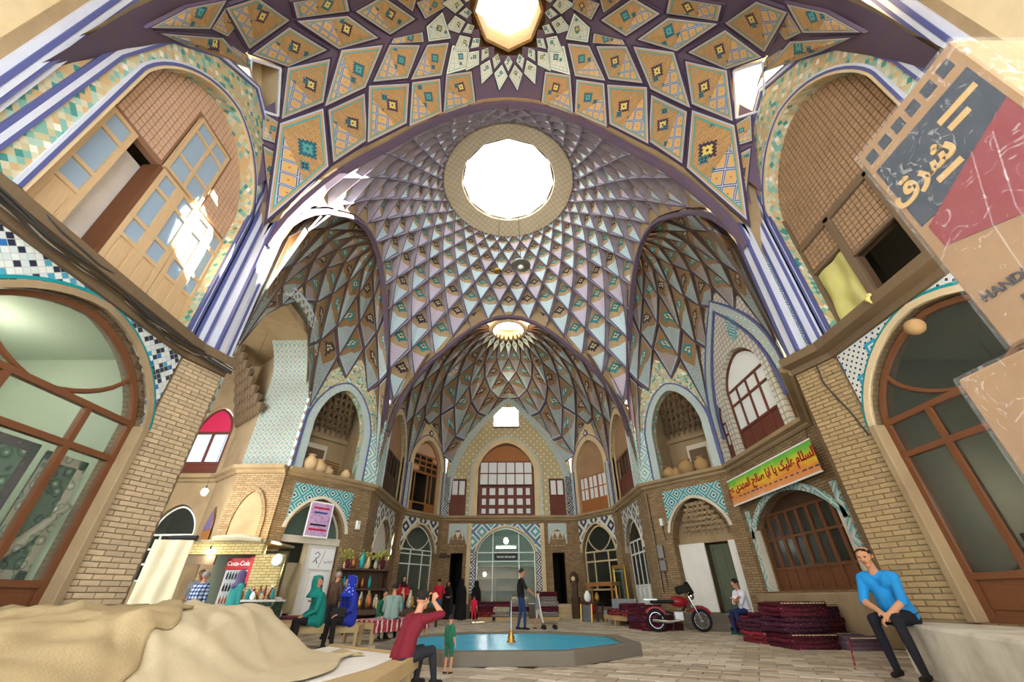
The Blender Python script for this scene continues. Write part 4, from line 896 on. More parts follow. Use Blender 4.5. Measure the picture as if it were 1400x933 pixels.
def gridwin(f, xs, zs, label, fm, gm, bar=.05, d=-.15, th=.06, arc=None, gothic=False, solid={}, par=None, door=False, topmat=None, barx=None):
    """glazed frame: xs / zs grid lines, optional arch (spring, apex) over the grid"""
    o = par or empty(wname(door), f.p((xs[0]+xs[-1])/2, zs[0], d), 0, label, kind='structure')
    inv = Vector(o.location) if not par else Vector(par.location)
    def put(mb, name, m, **k):
        mb.v = [tuple(Vector(v)-inv) for v in mb.v]; return mb.build(name, m, o, **k)
    bx = barx or bar
    for k, x in enumerate(xs):
        e = .0 if 0 < k < len(xs)-1 else (bx/2 if k == 0 else -bx/2); mb = MB(); f.box(mb, x-bx/2+e, x+bx/2+e, zs[0], zs[-1], d-th/2, d+th/2); put(mb, 'mullion' if 0 < k < len(xs)-1 else 'frame', fm)
    for k, z in enumerate(zs):
        mb = MB(); f.box(mb, xs[0], xs[-1], z-bar/2, z+bar/2, d-th/2-.003, d+th/2+.003); put(mb, 'transom', fm)
    for i in range(len(xs)-1):
        for j in range(len(zs)-1):
            m = solid.get((i, j), solid.get((None, j), gm))
            if m is None: continue
            a, b, c0, c1 = xs[i]+bx/2, xs[i+1]-bx/2, zs[j]+bar/2, zs[j+1]-bar/2; gl = m == gm
            mb = MB(); t = .012 if gl else .03; f.box(mb, a-.01, b+.01, c0-.01, c1+.01, d-t/2, d+t/2); p = put(mb, 'pane' if gl else 'panel', m)
            if not gl and b-a > .25:
                mb = MB(); f.box(mb, a+.07, b-.07, c0+.07, c1-.07, d, d+.03); put(mb, 'raised_field', m, bevel=.01)
    if arc:
        zs_, za = arc; a = archtop(xs[0], xs[-1], zs_, za, 10); poly = a
        mb = MB(); mb.plate(f.pts([(xs[-1], zs[-1])]+poly+[(xs[0], zs[-1])] if zs_ > zs[-1]+.01 else poly, d), f.n*-.012); put(mb, 'pane', topmat or gm)
        c = (xs[0]+xs[-1])/2; q = 1-2*bar/(xs[-1]-xs[0])
        mb = MB(); aa = ([(xs[-1], zs[-1])] if zs_ > zs[-1]+.01 else [])+a+([(xs[0], zs[-1])] if zs_ > zs[-1]+.01 else [])
        band(f, mb, [(c+(x-c)*q, zs_+(z-zs_)*(1-bar/(za-zs_)) if z > zs_ else z) for x, z in aa], aa, d-th/2, d+th/2); put(mb, 'frame', fm)
        if gothic:
            h = (xs[-1]-xs[0])/2
            for sg in (-1, 1):
                pts = []
                for k in range(9):
                    u = k/8; x = c+sg*h*.72*math.sin(u*math.pi/2)**1.0; z = zs[-1]+(zs_+(za-zs_)*.62-zs[-1])*(1-math.cos(u*math.pi/2))**.8; pts.append(f.p(x, z, d))
                mb = MB(); mb.tube(pts, bar*.45, 6); put(mb, 'glazing_bar', fm)
                pts = [f.p(c+sg*h*(.02+.0*k), zs[-1]+.0, d) for k in range(2)]
    return o
# --- left shop front
lf = gridwin(NL, [syL(3.15), syL(4.2), syL(5.3), syL(6.05)], [.62, 1.07, 2.67, 3.22], 'brown timber shop window with fan light and hanging carpets', 'wood_brown', 'glass_clear', .08, -.12, .09, (3.2, 4.38), True, {(None, 0): 'wood_brown'})
room(NL, syL(2.95), syL(6.12), .6, 4.45, 3.2, 'plaster_green')
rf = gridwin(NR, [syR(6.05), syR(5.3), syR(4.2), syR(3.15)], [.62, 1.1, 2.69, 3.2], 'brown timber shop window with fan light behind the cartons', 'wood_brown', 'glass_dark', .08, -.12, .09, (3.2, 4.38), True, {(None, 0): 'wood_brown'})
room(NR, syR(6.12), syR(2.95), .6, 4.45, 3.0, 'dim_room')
# --- balconies of the near bay
def balcony(f, sy, mat_t, mat_b, wins, label, name, d=-.3):
    o = wall(name, f, [(sy(y), z) for y, z in rect(2.95, 6.15, UZ-.1, 9.85)], [[(sy(y), z) for y, z in rect(*w)] for w in wins], mat_b, .12, label, d=d)
    a = arch(3.0, 6.12, UZ, 8.0, 9.75); mb = MB(); t = .105; z = UZ+.05
    while z < 9.8:
        y = 3.02
        while y < 6.12:
            if in_arch(y, z, a) and not any(w[0]-.06 < y < w[1]+.06 and w[2]-.06 < z < w[3]+.06 for w in wins): f.box(mb, sy(y)-t/2+.008, sy(y)+t/2-.008, z-t/2+.008, z+t/2-.008, d-.01, d+.022)
            y += t
        z += t
    q = mb.build('lattice_brick', mat_t, o, fixn=False); q['kind'] = 'stuff'; return o
plain('brick_pink', '#cda88c', .9, dirt=.15); plain('brick_tan', '#a58464', .9, dirt=.3); plain('joint_pink', '#8f6a50', .95); plain('joint_tan', '#5f4530', .95)
bl = balcony(NL, syL, 'brick_pink', 'joint_pink', [(3.2, 6.1, 5.0, 7.32), (4.28, 5.22, 7.36, 9.0)], 'pinkish brick lattice infill behind the tan doors', 'wall_balcony_left')
for y0, y1, op in ((3.22, 3.72, 0), (4.3, 4.76, 0), (4.76, 5.22, 0), (5.24, 5.68, 0), (5.68, 6.08, 0)):
    gridwin(NL, [syL(y0), syL(y1)], [5.0, 5.75, 6.15, 6.9, 7.28], 'tan timber balcony door leaf with three pale panes', 'wood_tan', 'glass_sky', .07, -.27, .07, solid={(0, 0): 'wood_tan'}, door=True, barx=.09)
gridwin(NL, [syL(4.3), syL(4.75), syL(5.2)], [7.4, 7.85, 8.6, 8.95], 'tan two light window above the balcony doors', 'wood_tan', 'glass_sky', .06, -.27, .07)
mb = MB(); NL.box(mb, syL(3.74), syL(4.28), 5.0, 7.28, -.62, -.6); tag(mb.build('curtain', 'sheet_white'), 'white sheet hanging in the open balcony doorway', 'curtain')
mb = MB(); NL.box(mb, syL(4.22), syL(4.3), 5.0, 7.3, -.55, -.24); tag(mb.build('door_jamb_trim_1', 'wood_brown'), 'brown jamb of the open balcony doorway', kind='structure')
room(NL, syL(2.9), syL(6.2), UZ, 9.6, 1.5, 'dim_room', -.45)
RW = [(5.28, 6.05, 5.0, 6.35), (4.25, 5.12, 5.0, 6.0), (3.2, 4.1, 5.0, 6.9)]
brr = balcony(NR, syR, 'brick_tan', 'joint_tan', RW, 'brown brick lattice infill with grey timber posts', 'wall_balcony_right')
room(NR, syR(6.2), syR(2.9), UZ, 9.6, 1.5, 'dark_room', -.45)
for y0, y1, z0, z1 in ((5.13, 5.27, UZ, 7.1), (6.02, 6.14, UZ, 8.0), (4.12, 4.24, UZ, 7.1), (3.0, 6.1, 7.0, 7.14), (5.3, 6.02, 6.35, 6.42), (4.25, 5.12, 6.0, 6.07), (3.0, 6.1, UZ, 5.0)):
    mb = MB(); NR.box(mb, syR(y0), syR(y1), z0, z1, -.34, -.22); mb.build('timber_post', 'wood_grey', brr, bevel=.01)
def drape(f, s0, s1, z0, z1, d, mat, name, label, cat, amp=.05, freq=5, n=24, m=20, group=None):
    mb = MB(); vs = []; fs = []
    for j in range(m+1):
        for i in range(n+1):
            u, v = i/n, j/m; q = amp*math.sin(u*freq*6.28+math.sin(v*5)*.8)*(1-.3*v)+amp*.5*math.sin(v*9+u*7)
            vs.append(f.p(s0+(s1-s0)*u, z0+(z1-z0)*v, d+q))
    for j in range(m):
        for i in range(n): a = j*(n+1)+i; fs.append((a, a+1, a+n+2, a+n+1))
    mb.add(vs, fs); mb.add([v+f.n*-.015 for v in vs], [tuple(reversed(q)) for q in fs]); return tag(mb.build(name, mat, smooth=True, fixn=False), label, cat, group)
drape(NR, syR(6.0), syR(5.3), 5.02, 6.33, -.3, 'yellow_cloth', 'cloth_cover', 'pale yellow cloth stuffed in the balcony opening', 'cloth', .035, 1.4)
# next bay back: timber window high up
gridwin(NR, [syR(2.0), syR(1.6), syR(1.2), syR(.6)], [UZ+.2, 6.4, 7.3, 8.0], 'brown window high beside the top of the carton', 'wood_brown', 'glass_dark', .1, -.1, .1)
room(NR, syR(2.0), syR(-1.0), UZ, 9, 1, 'dark_room', -.5)
gridwin(NL, [syL(-.8), syL(.6), syL(1.95)], [UZ+.2, 6.6, 8.2], 'pale shuttered window of the bay beside the balcony', 'wood_brown', 'plaster_white', .1, -.1, .1)
# --- left canted arch
gridwin(CL, [.5, 2.6], [2.62, 2.68], 'glass tympanum behind the purple poster', 'plaster', 'glass_green', .06, -.3, .06, (2.75, 3.9))
room(CL, .3, 2.75, .42, 4.1, 1.6, 'dim_room', -.5)
mb = MB(); CL.box(mb, .44, 2.63, 2.5, 2.72, -.42, -.15); tag(mb.build('trim_6', 'plaster'), 'lintel of the canted doorway', kind='structure')
mb = MB(); CL.box(mb, 1.45, 2.6, .45, 2.5, -.3, -.25); tag(mb.build('trim_7', 'plaster_white'), 'white board closing half of the canted doorway', kind='structure')
mb = MB(); CL.box(mb, 1.38, 1.5, .45, 2.5, -.34, -.2); tag(mb.build('trim_8', 'plaster_cream'), 'door post of the canted doorway', kind='structure')
# --- right canted arch: stalactite head, white board, green door
room(CR, .7, 3.2, .45, 4.1, 1.2, 'plaster_brown', -.5)
mb = MB(); mb.plate(CR.pts([(.85, 2.5), (3.08, 2.5)]+archtop(.85, 3.08, 2.6, 3.95), -.42), CR.n*-.05); hh = tag(mb.build('trim_9', 'plaster_brown'), 'brown stalactite head of the canted doorway', kind='structure')
for r in range(6):
    k = 9-r
    for i in range(k):
        a = 1.965+(i-(k-1)/2)*.2; mb = MB(); mb.lathe([(.11, .2), (.115, .12), (.06, .07), (.02, -.08)], 6, CR.p(a, 2.8+r*.16, -.4+.06*r)); mb.build('stalactite', 'plaster_brown', hh)
mb = MB(); CR.box(mb, .87, 1.85, .45, 2.5, -.35, -.28); tag(mb.build('trim_10', 'plaster_white'), 'white board beside the green door', kind='structure'); mb = MB(); CR.box(mb, 2.75, 3.06, .45, 2.5, -.35, -.22); tag(mb.build('trim_11', 'plaster_white'), 'white jamb beside the green door', kind='structure')
plain('door_green', '#56604c', .6, dirt=.3); gridwin(CR, [1.9, 2.3, 2.72], [.47, 1.4, 2.4], 'dull green double door at the top of the steps', 'door_green', 'door_green', .07, -.6, .06, door=True)
# --- folding doors under the banner
room(DR, .3, 4.6, .9, 3.5, 2.0, 'dark_room', -.55)
fd = gridwin(DR, [.62+.465*i for i in range(9)], [1.02, 1.55, 2.3, 2.95], 'row of brown folding doors with glazed tops and carved panels', 'wood_brown', 'glass_dark', .06, -.22, .08, solid={(None, 0): 'wood_brown'}, door=True, barx=.12)
mb = MB(); mb.plate(DR.pts([(.6, 3.0), (4.36, 3.0)]+archtop(.6, 4.36, 3.0, 3.38), -.3), DR.n*-.05); tag(mb.build('trim_12', 'wood_dark'), 'dark board above the folding doors', kind='structure')
for s0, s1 in ((.36, .54), (4.42, 4.6)):
    mb = MB(); DR.box(mb, s0, s1, 1.0, 3.2, 0, .05); mb.build('tile_strip', 'tile_leg', wdr)
    mb = MB(); DR.box(mb, s0+.18 if s0 < 2 else s0-.12, s1+.12 if s0 < 2 else s1-.18, 1.0, 2.6, -.1, .04); mb.build('jamb', 'plaster', wdr)
aa = archtop(.55, 4.4, 2.4, 3.4); mb = MB(); band(DR, mb, aa, [(2.475+(s-2.475)*1.1, 2.4+(z-2.4)*1.2) for s, z in aa], 0, .05); mb.build('tile_strip', 'tile_leg', wdr)
# --- red windows above
room(DR, -.2, 4.9, UZ, 8.6, 1.6, 'plaster_white', -.42)
s0, s1 = W1
gridwin(DR, [s0+.04+(s1-s0-.08)*k/4 for k in range(5)], [UZ+.06, 5.6, 6.5, 7.0], 'big arched red window with tall panes', 'wood_red', 'glass_frost', .08, -.18, .08, (7.0, 8.05), False, {(None, 0): 'wood_red'}, topmat='glass_frost')
for s0, s1 in (W2, W3):
    gridwin(DR, [s0+.02, (s0+s1)/2, s1-.02], [UZ+.06, 5.4, 5.8, 6.2], 'small arched red side window', 'wood_red', 'glass_frost', .06, -.18, .06, (6.35, 6.85), False, {(None, 0): 'wood_red'}, topmat='plaster_white')
# --- far wall
plain('shop_green', '#6d8372', .9); room(FW, cx-2.2, cx+2.2, .6, 4.4, 5.0, 'shop_green', -.46)
fs_ = gridwin(FW, [cx-1.6, cx-.72, cx+.72, cx+1.6], [.62, 2.55, 2.98], 'white framed glass shop front in the far arch', 'white_metal', 'glass_green', .05, -.2, .05, (3.0, 4.22))
for q in (-.72, .72): mb = MB(); FW.box(mb, cx+q-.025, cx+q+.025, 2.98, 3.95, -.23, -.17); mb.v = [tuple(Vector(v)-fs_.location) for v in mb.v]; mb.build('mullion', 'white_metal', fs_)
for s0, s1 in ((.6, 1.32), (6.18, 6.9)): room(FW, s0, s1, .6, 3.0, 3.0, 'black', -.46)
lw = gridwin(FW, [cx-1.62+3.24*k/6 for k in range(7)], [UZ+.08, 5.35, 5.9, 6.5], 'tall arched wooden window with rows of small square lights', 'wood_red', 'glass_frost', .2, -.2, .08, barx=.2)
gridwin(FW, [cx-1.62+3.24*k/6 for k in range(7)], [6.55, 7.25, 7.95], '', 'wood_brown', 'glass_frost', .06, -.2, .08, (7.9, 9.05), False, par=lw, topmat='wood_orange')
room(FW, cx-2.2, cx+2.2, UZ, 9.3, 2.0, 'plaster_white', -.46)
for s0 in (.37, 6.22): room(FW, s0-.1, s0+1.0, UZ, 7.0, 1.2, 'dim_room', -.46)
for s0 in (.37, 6.22): gridwin(FW, [s0, s0+.45, s0+.91], [UZ+.07, 5.4, 5.95, 6.85], 'small red double door beside the tall far window', 'wood_red', 'glass_frost', .09, -.1, .06, solid={(None, 0): 'wood_red', (None, 1): 'wood_red'}, door=True)
mb = MB(); FW.box(mb, cx-.8, cx+.8, 10.05, 10.2, -.3, .02); tag(mb.build('trim_13', 'wood_grey'), 'sill rail of the bright opening high in the far lunette', kind='structure')
# --- far canted walls
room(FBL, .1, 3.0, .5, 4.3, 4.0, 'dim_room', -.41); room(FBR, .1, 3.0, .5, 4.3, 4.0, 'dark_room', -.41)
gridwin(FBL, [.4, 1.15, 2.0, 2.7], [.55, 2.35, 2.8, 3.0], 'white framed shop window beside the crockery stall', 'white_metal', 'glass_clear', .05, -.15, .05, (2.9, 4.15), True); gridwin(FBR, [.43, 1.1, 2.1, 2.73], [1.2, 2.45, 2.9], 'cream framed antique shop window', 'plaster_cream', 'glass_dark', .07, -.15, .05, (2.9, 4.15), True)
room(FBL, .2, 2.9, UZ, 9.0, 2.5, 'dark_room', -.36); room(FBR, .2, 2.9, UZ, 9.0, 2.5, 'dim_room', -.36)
lg = gridwin(FBL, [.5, .85, 1.85, 2.15, 2.6], [UZ+.05, 5.3, 6.9], 'open timber loggia with small lattice lights', 'wood_orange', 'glass_black', .07, -.2, .07, solid={(0, 0): 'wood_orange', (3, 0): 'wood_orange', (2, 0): 'wood_orange', (1, 1): None, (1, 0): None}, door=True)
gridwin(FBL, [.5, 1.1, 1.6, 2.1, 2.6], [6.95, 7.3, 7.6, 7.9], '', 'wood_orange', 'glass_black', .09, -.2, .07, (7.5, 8.75), par=lg, topmat='brick_pink', solid={(0, 0): 'brick_pink', (3, 2): 'brick_pink'})
mb = MB(); mb.plate(FBR.pts(arch(.5, 2.7, 6.8, 7.4, 8.78), -.2), FBR.n*-.08); tag(mb.build('wall_infill_far', 'brick_tan'), 'tan brick infill over the orange window doors', kind='structure')
gridwin(FBR, [.55, .87, 1.2, 1.27, 1.6, 1.93, 2.0, 2.33, 2.66], [UZ+.05, 5.5, 6.1, 6.75], 'orange brown window doors in three pairs', 'wood_orange', 'glass_frost', .06, -.15, .06, solid={(None, 0): 'wood_orange', (2, 1): 'black', (2, 2): 'black', (5, 1): 'black', (5, 2): 'black'}, door=True)
for f, s0, s1, m, lb in ((FAR, .75, 4.05, 'wood_red', 'red brown shutters in the side arch of the far bay'), (FAL, .95, 4.25, 'wood_dark', 'dark weathered shutters in the side arch of the far bay')):
    gridwin(f, [s0+(s1-s0)*k/6 for k in range(7)], [UZ+.05, 5.9, 6.9], lb, m, 'glass_dark', .09, -.2, .06, solid={(None, 0): m}, door=True)
    mb = MB(); mb.plate(f.pts(arch(s0-.05, s1+.05, 6.9, 7.2, 8.85), -.2), f.n*-.06); tag(mb.build('wall_infill_side', 'brick_tan'), 'plaster infill above the shutters', kind='structure'); room(f, s0, s1, UZ, 8.9, 1.5, 'dark_room', -.36)
gridwin(FAR, [1.15, 1.8, 2.45, 3.1, 3.75], [.5, 1.3, 2.5, 3.0], 'pale metal door with tall panes in the side arch', 'white_metal', 'glass_dark', .06, -.15, .05, (2.95, 3.85), solid={(None, 0): 'white_metal'}, door=True); room(FAR, 1.0, 3.9, .5, 4, 2.0, 'dim_room', -.41)
mb = MB(); mb.plate(FAL.pts(arch(1.2, 3.9, 2.5, 2.75, 3.88), -.2), FAL.n*-.05); tag(mb.build('wall_tympanum_white', 'plaster_white'), 'white plaster tympanum over the crockery stall', kind='structure')
gridwin(FAL, [1.25+2.6*k/7 for k in range(8)], [2.0, 2.5], 'black slatted grille under the white tympanum', 'black', 'glass_black', .05, -.2, .05); room(FAL, 1.0, 4.0, .5, 4, 2.0, 'dim_room', -.41)
# --- passage
gridwin(LW, [.95, 1.33, 1.7, 2.08, 2.45], [1.42, 1.9, 2.35, 2.8], 'white grilled arched window in the passage', 'white_metal', 'glass_dark', .06, -.12, .06, (2.9, 3.75)); room(LW, .5, 2.6, 1.3, 4.2, 1.0, 'dark_room', -.31)
gridwin(LW, [.95, 1.7, 2.4], [UZ+.12, 5.3, 6.5], 'arched window with red glass fan light', 'wood_red', 'glass_sky', .1, -.12, .06, (6.55, 7.55), solid={(None, 0): 'wood_red'}, topmat='glass_red')
room(LBW, .4, 1.7, .2, 3.7, 1.0, 'plaster_cream', -.31)
# --- soffit lining over the near side bays behind the camera is left open to the daylight behind
# ---------------------------------------------------------------- lettering helpers
AR = {'ا': (0xFE8D, 2), 'ب': (0xFE8F, 4), 'ت': (0xFE95, 4), 'ج': (0xFE9D, 4), 'ح': (0xFEA1, 4), 'د': (0xFEA9, 2), 'ر': (0xFEAD, 2), 'س': (0xFEB1, 4), 'ش': (0xFEB5, 4), 'ص': (0xFEB9, 4), 'ع': (0xFEC9, 4), 'ف': (0xFED1, 4), 'ق': (0xFED5, 4), 'ل': (0xFEDD, 4), 'م': (0xFEE1, 4), 'ن': (0xFEE5, 4), 'ه': (0xFEE9, 4), 'و': (0xFEED, 2), 'ک': (0xFB8E, 4), 'ی': (0xFBFC, 4)}
def shape_fa(s):
    o = []
    for i, ch in enumerate(s):
        if ch not in AR: o.append(ch); continue
        b, k = AR[ch]; pv_ = i > 0 and s[i-1] in AR and AR[s[i-1]][1] == 4; nx = i+1 < len(s) and s[i+1] in AR and k == 4
        off = (1 if pv_ else 0)+(2 if nx else 0); o.append(chr(b+(off if k == 4 else (1 if pv_ else 0))))
    return ''.join(reversed(o))
def lettering(txt, size, mat, parent, mtx, name='lettering', ext=.004, bold=0.0):
    cu = bpy.data.curves.new(name, 'FONT'); cu.body = txt; cu.size = size; cu.extrude = ext; cu.align_x = 'CENTER'; cu.align_y = 'CENTER'; cu.offset = bold; cu.resolution_u = 3
    t_ = bpy.data.objects.new('tmp_text', cu); COL.objects.link(t_); bpy.context.view_layer.update()
    dg = bpy.context.evaluated_depsgraph_get(); me = bpy.data.meshes.new_from_object(t_.evaluated_get(dg)); bpy.data.objects.remove(t_); me.materials.clear(); me.materials.append(M[mat])
    if not me.uv_layers: me.uv_layers.new(name='UVMap')
    o = link(name, me, None); o.parent = parent; o.matrix_local = mtx; return o
def fmat(f, s, z, d): # text plane on a wall frame
    return Matrix.Translation(f.p(s, z, d)) @ Matrix((( f.t.x, 0, f.n.x, 0), (f.t.y, 0, f.n.y, 0), (0, 1, 0, 0), (0, 0, 0, 1)))
# ---------------------------------------------------------------- pool
pl = empty('pool', (POOL[0], POOL[1], 0), 0, 'octagonal stone pool of turquoise water with a small fountain', 'pool')
def octo(a, b, z, k=.42): return [Vector((x*a, y*b, z)) for x, y in ((k, -1), (1, -k), (1, k), (k, 1), (-k, 1), (-1, k), (-1, -k), (-k, -1))]
OA, OB = octo(2.42, 2.2, 0), octo(2.14, 1.94, 0)
for i in range(8):
    j = (i+1) % 8; mb = MB(); P = [OA[i], OA[j], OB[j], OB[i]]; mb.plate([p+Vector((0, 0, .19)) for p in P], (0, 0, -.19)); mb.build('rim', 'stone', pl, bevel=.012)
mb = MB(); mb.plate([p+Vector((0, 0, .155)) for p in octo(2.16, 1.96, 0)], (0, 0, -.15)); mb.build('water', 'water', pl)
mb = MB(); mb.lathe([(.09, .1), (.1, .16), (.06, .2), (.07, .24), (.04, .3), (.05, .33), (.02, .35)], 12, (0.05, -.2, 0)); mb.build('nozzle', 'brass', pl, smooth=True)
mb = MB(); mb.tube([(0.05, -.2, .34), (0.05, -.2, .6), (.06, -.2, .85)], [.012, .01, .004], 6); glass('water_jet', '#e8f4f6', .5); mb.build('water_jet', 'water_jet', pl)
# ---------------------------------------------------------------- hanging lamp under the skylight
hl = empty('pendant_lamp', (.5, 11.9, 12.2), 0, 'round metal pendant lamp hanging on a long rod below the dome', 'lamp')
MB().lathe([(.02, .18), (.1, .16), (.38, .05), (.4, 0), (.36, -.02), (.1, -.04)], 20).build('shade', 'steel', hl, smooth=True); MB().tube([(0, 0, .16), (-.1, .1, 6.0)], .012, 6).build('rod', 'cable', hl); MB().lathe([(.1, -.03), (.12, -.08), (.06, -.13), (.02, -.14)], 12).build('bulb', 'white', hl, smooth=True)
hl2 = empty('pendant_lamp', (-.44, 11.9, 11.9), 0, 'small disc pendant lamp beside the larger one', 'lamp'); MB().lathe([(.02, .08), (.16, .03), (.17, 0), (.05, -.03)], 16).build('shade', 'brass', hl2, smooth=True); MB().tube([(0, 0, .06), (.1, 0, 6.3)], .008, 5).build('rod', 'cable', hl2)
# ---------------------------------------------------------------- rugs
def rug_proto(lx, ly, h, mat, k=3, fr=True, seed=0):
    rnd = random.Random(seed); parts = []
    for i in range(k):
        t_ = h/k; mb = MB(); n = 10; vs = []; fs = []
        ox, oy = rnd.uniform(-.03, .03), rnd.uniform(-.03, .03); L_, W_ = lx/2*rnd.uniform(.94, 1), ly/2*rnd.uniform(.94, 1)
        ph_ = rnd.uniform(0, 6)
        prof_ = [(-1, .5), (-.99, .9), (-.95, 1), (0, 1.0), (.95, 1), (.99, .9), (1, .5), (.99, .1), (.95, 0), (0, 0), (-.95, 0), (-.99, .1)]
        for a in range(n+1):
            u = -1+2*a/n; e = 1 if 0 < a < n else .96
            for x, z in prof_:
                vs.append((ox+x*W_*e, oy+u*L_, i*t_+z*t_*.97+ .012*math.sin(u*5+ph_+x*3)*(1 if z > .5 else .4)*(i > 0 or z > .5)))
        m = len(prof_)
        for a in range(n):
            for b in range(m): b2 = (b+1) % m; fs.append((a*m+b, a*m+b2, (a+1)*m+b2, (a+1)*m+b))
        fs += [tuple(range(m)), tuple(n*m+b for b in range(m))]
        parts.append((MB().add(vs, fs), 'fold', mat, True))
    if fr:
        mb = MB()
        for q in range(14): x = -ly*.42+ly*.84*q/13; mb.box((x, -lx/2-.015, h-.02), (.02, .05, .015))
        parts.append((mb, 'fringe', 'fringe', False))
    return parts
PROT = {}
def rug(x, y, z, lx, ly, h, rz, mat, label, group, k=3, fr=True):
    key = (lx, ly, h, mat, k, fr)
    if key not in PROT: PROT[key] = [(mb.build(nm, m, None, smooth=sm).data, nm) for mb, nm, m, sm in rug_proto(lx, ly, h, mat, k, fr, len(PROT))]; [bpy.data.objects.remove(o) for o in list(bpy.data.objects) if o.data and o.parent is None and o.data in [d for d, _ in PROT[key]]]
    o = empty('folded_rug', (x, y, z), rz, label, 'rug', group)
    for me, nm in PROT[key]:
        c = link(nm, me, o)
        if nm == 'fringe': c['kind'] = 'stuff'
    return o
RG = 'folded rugs piled before the folding doors'
pile = [(6.02, 10.2, .95, 1.0, .26, 'rug_maroon'), (6.86, 10.85, .85, .78, .24, 'rug_purple'), (6.9, 9.92, .75, .7, .22, 'rug_back'), (6.85, 11.75, .8, .78, .25, 'rug_maroon'), (5.98, 11.3, .85, .85, .22, 'rug_red'), (6.85, 12.6, .75, .76, .26, 'rug_purple')]
WHERE = ['the stack facing the pool', 'the stack at the foot of the stone sill', 'its own by the ochre brick pier', 'the stack under the middle of the banner', 'the stack beside the man in white', 'the stack by the tiled door jamb']
names = {'rug_maroon': 'dark maroon', 'rug_purple': 'plum', 'rug_back': 'greyish mauve', 'rug_red': 'red patterned', 'rug_grey': 'grey', 'rug_cream': 'cream', 'rug_green': 'green'}
hts = [3, 3, 1, 3, 2, 2]
lv = ['at the foot of its stack', 'in the middle of its stack', 'on top of its stack']
for (x, y, lx, ly, h, m), n, wh_ in zip(pile, hts, WHERE):
    z = 0
    for i in range(n):
        mm = m if i != 1 else 'rug_purple' if m != 'rug_purple' else 'rug_maroon'
        rug(x+random.uniform(-.03, .03), y+random.uniform(-.03, .03), z, lx, ly, h, R(random.uniform(-5, 5))+.03, mm, 'folded %s rug, %s of %s' % (names[mm], ('foot', 'middle' if n > 2 else 'top', 'top')[i], wh_) if n > 1 else 'folded %s rug lying on %s' % (names[mm], wh_), RG, 3, i == n-1 or i == 0); z += h+.005
def takht(name, x, y, lx, ly, h, rz, label, mat='wood_pale', group=None, top='planks', cat='bench'):
    o = empty(name, (x, y, 0), rz, label, cat, group)
    for sx in (-1, 1):
        for sy_ in (-1, 1): MB().box((sx*(lx/2-.05), sy_*(ly/2-.05), h/2-.03), (.07, .07, h-.06)).build('leg', mat, o, bevel=.005)
    for sx in (-1, 1): MB().box((sx*(lx/2-.02), 0, h-.09), (.035, ly, .11)).build('rail', mat, o, bevel=.004)
    for sy_ in (-1, 1): MB().box((0, sy_*(ly/2-.02), h-.09), (lx, .035, .11)).build('rail', mat, o, bevel=.004)
    n = max(3, int(lx/.16)); w_ = lx/n
    for i in range(n): MB().box((-lx/2+w_*(i+.5), 0, h-.02), (w_-.012, ly, .03)).build('plank', mat, o)
    return o
takht('low_bench', 4.55, 17.6, 1.5, .8, .3, 1.9, 'low pale bench carrying red rugs beside the white plinth'); takht('low_bench', 4.35, 18.9, 1.4, .8, .3, 1.75, 'low pale bench carrying red rugs before the antique shop')
for x, y, z, m in ((4.5, 17.45, .305, 'rug_red'), (4.65, 17.9, .305, 'rug_maroon'), (4.5, 17.5, .5, 'rug_maroon'), (4.3, 18.75, .305, 'rug_red'), (4.4, 19.2, .305, 'rug_maroon')): rug(x, y, z, .7, .75, .19, R(random.uniform(70, 110)), m, 'folded %s rug %s' % (names[m], {17.45: 'at the pool end of the bench by the plinth', 17.9: 'at the wall end of the bench by the plinth', 17.5: 'lying on top of the bench by the plinth', 18.75: 'at the pool end of the antique shop bench', 19.2: 'at the shop end of the antique shop bench'}[y]), 'rugs on the low benches', 2, False)
for x, y, n in ((4.5, 16.1, 3), (5.05, 15.6, 2)):
    for i in range(n): rug(x, y, i*.2, .8, .75, .19, R(20+15*i), ('rug_maroon', 'rug_purple', 'rug_maroon')[i], 'dark %s rug, %s of the %s stack behind the motorcycle' % (('maroon', 'plum', 'maroon')[i], ('foot', 'second', 'top')[i], 'taller' if n == 3 else 'shorter'), 'rugs behind the motorcycle', 3, False)
FRG = 'folded rugs stacked before the far shop front'
for (x, ms) in ((-1.0, ('rug_red', 'rug_maroon', 'rug_purple')), (-.35, ('rug_grey', 'rug_cream', 'rug_maroon', 'rug_grey')[:3]), (.5, ('rug_grey', 'rug_maroon', 'rug_grey', 'rug_cream')), (1.9, ('rug_grey', 'rug_maroon', 'rug_grey', 'rug_grey', 'rug_maroon'))):
    z = .12
    takht('low_bench', x, 22.6, .85, .9, .12+.02, 0, 'very low plank base under the %s' % {-1.0: 'red and plum rugs', -.35: 'cream topped rugs', .5: 'four grey and maroon rugs', 1.9: 'tallest rug stack by the steps'}[x], group='bases of the far rug stacks')
    z = .145
    for i, m in enumerate(ms): rug(x, 22.6, z, .85, .82, .19, R(90+random.uniform(-5, 5)), m, 'folded %s rug, layer %s of the %s' % (names[m], ('one', 'two', 'three', 'four', 'five')[i], {-1.0: 'red and plum far stack', -.35: 'cream topped far stack'.replace('cream', 'maroon'), .5: 'four layer far stack', 1.9: 'tall far stack by the steps'}[x]), FRG, 2, False); z += .195
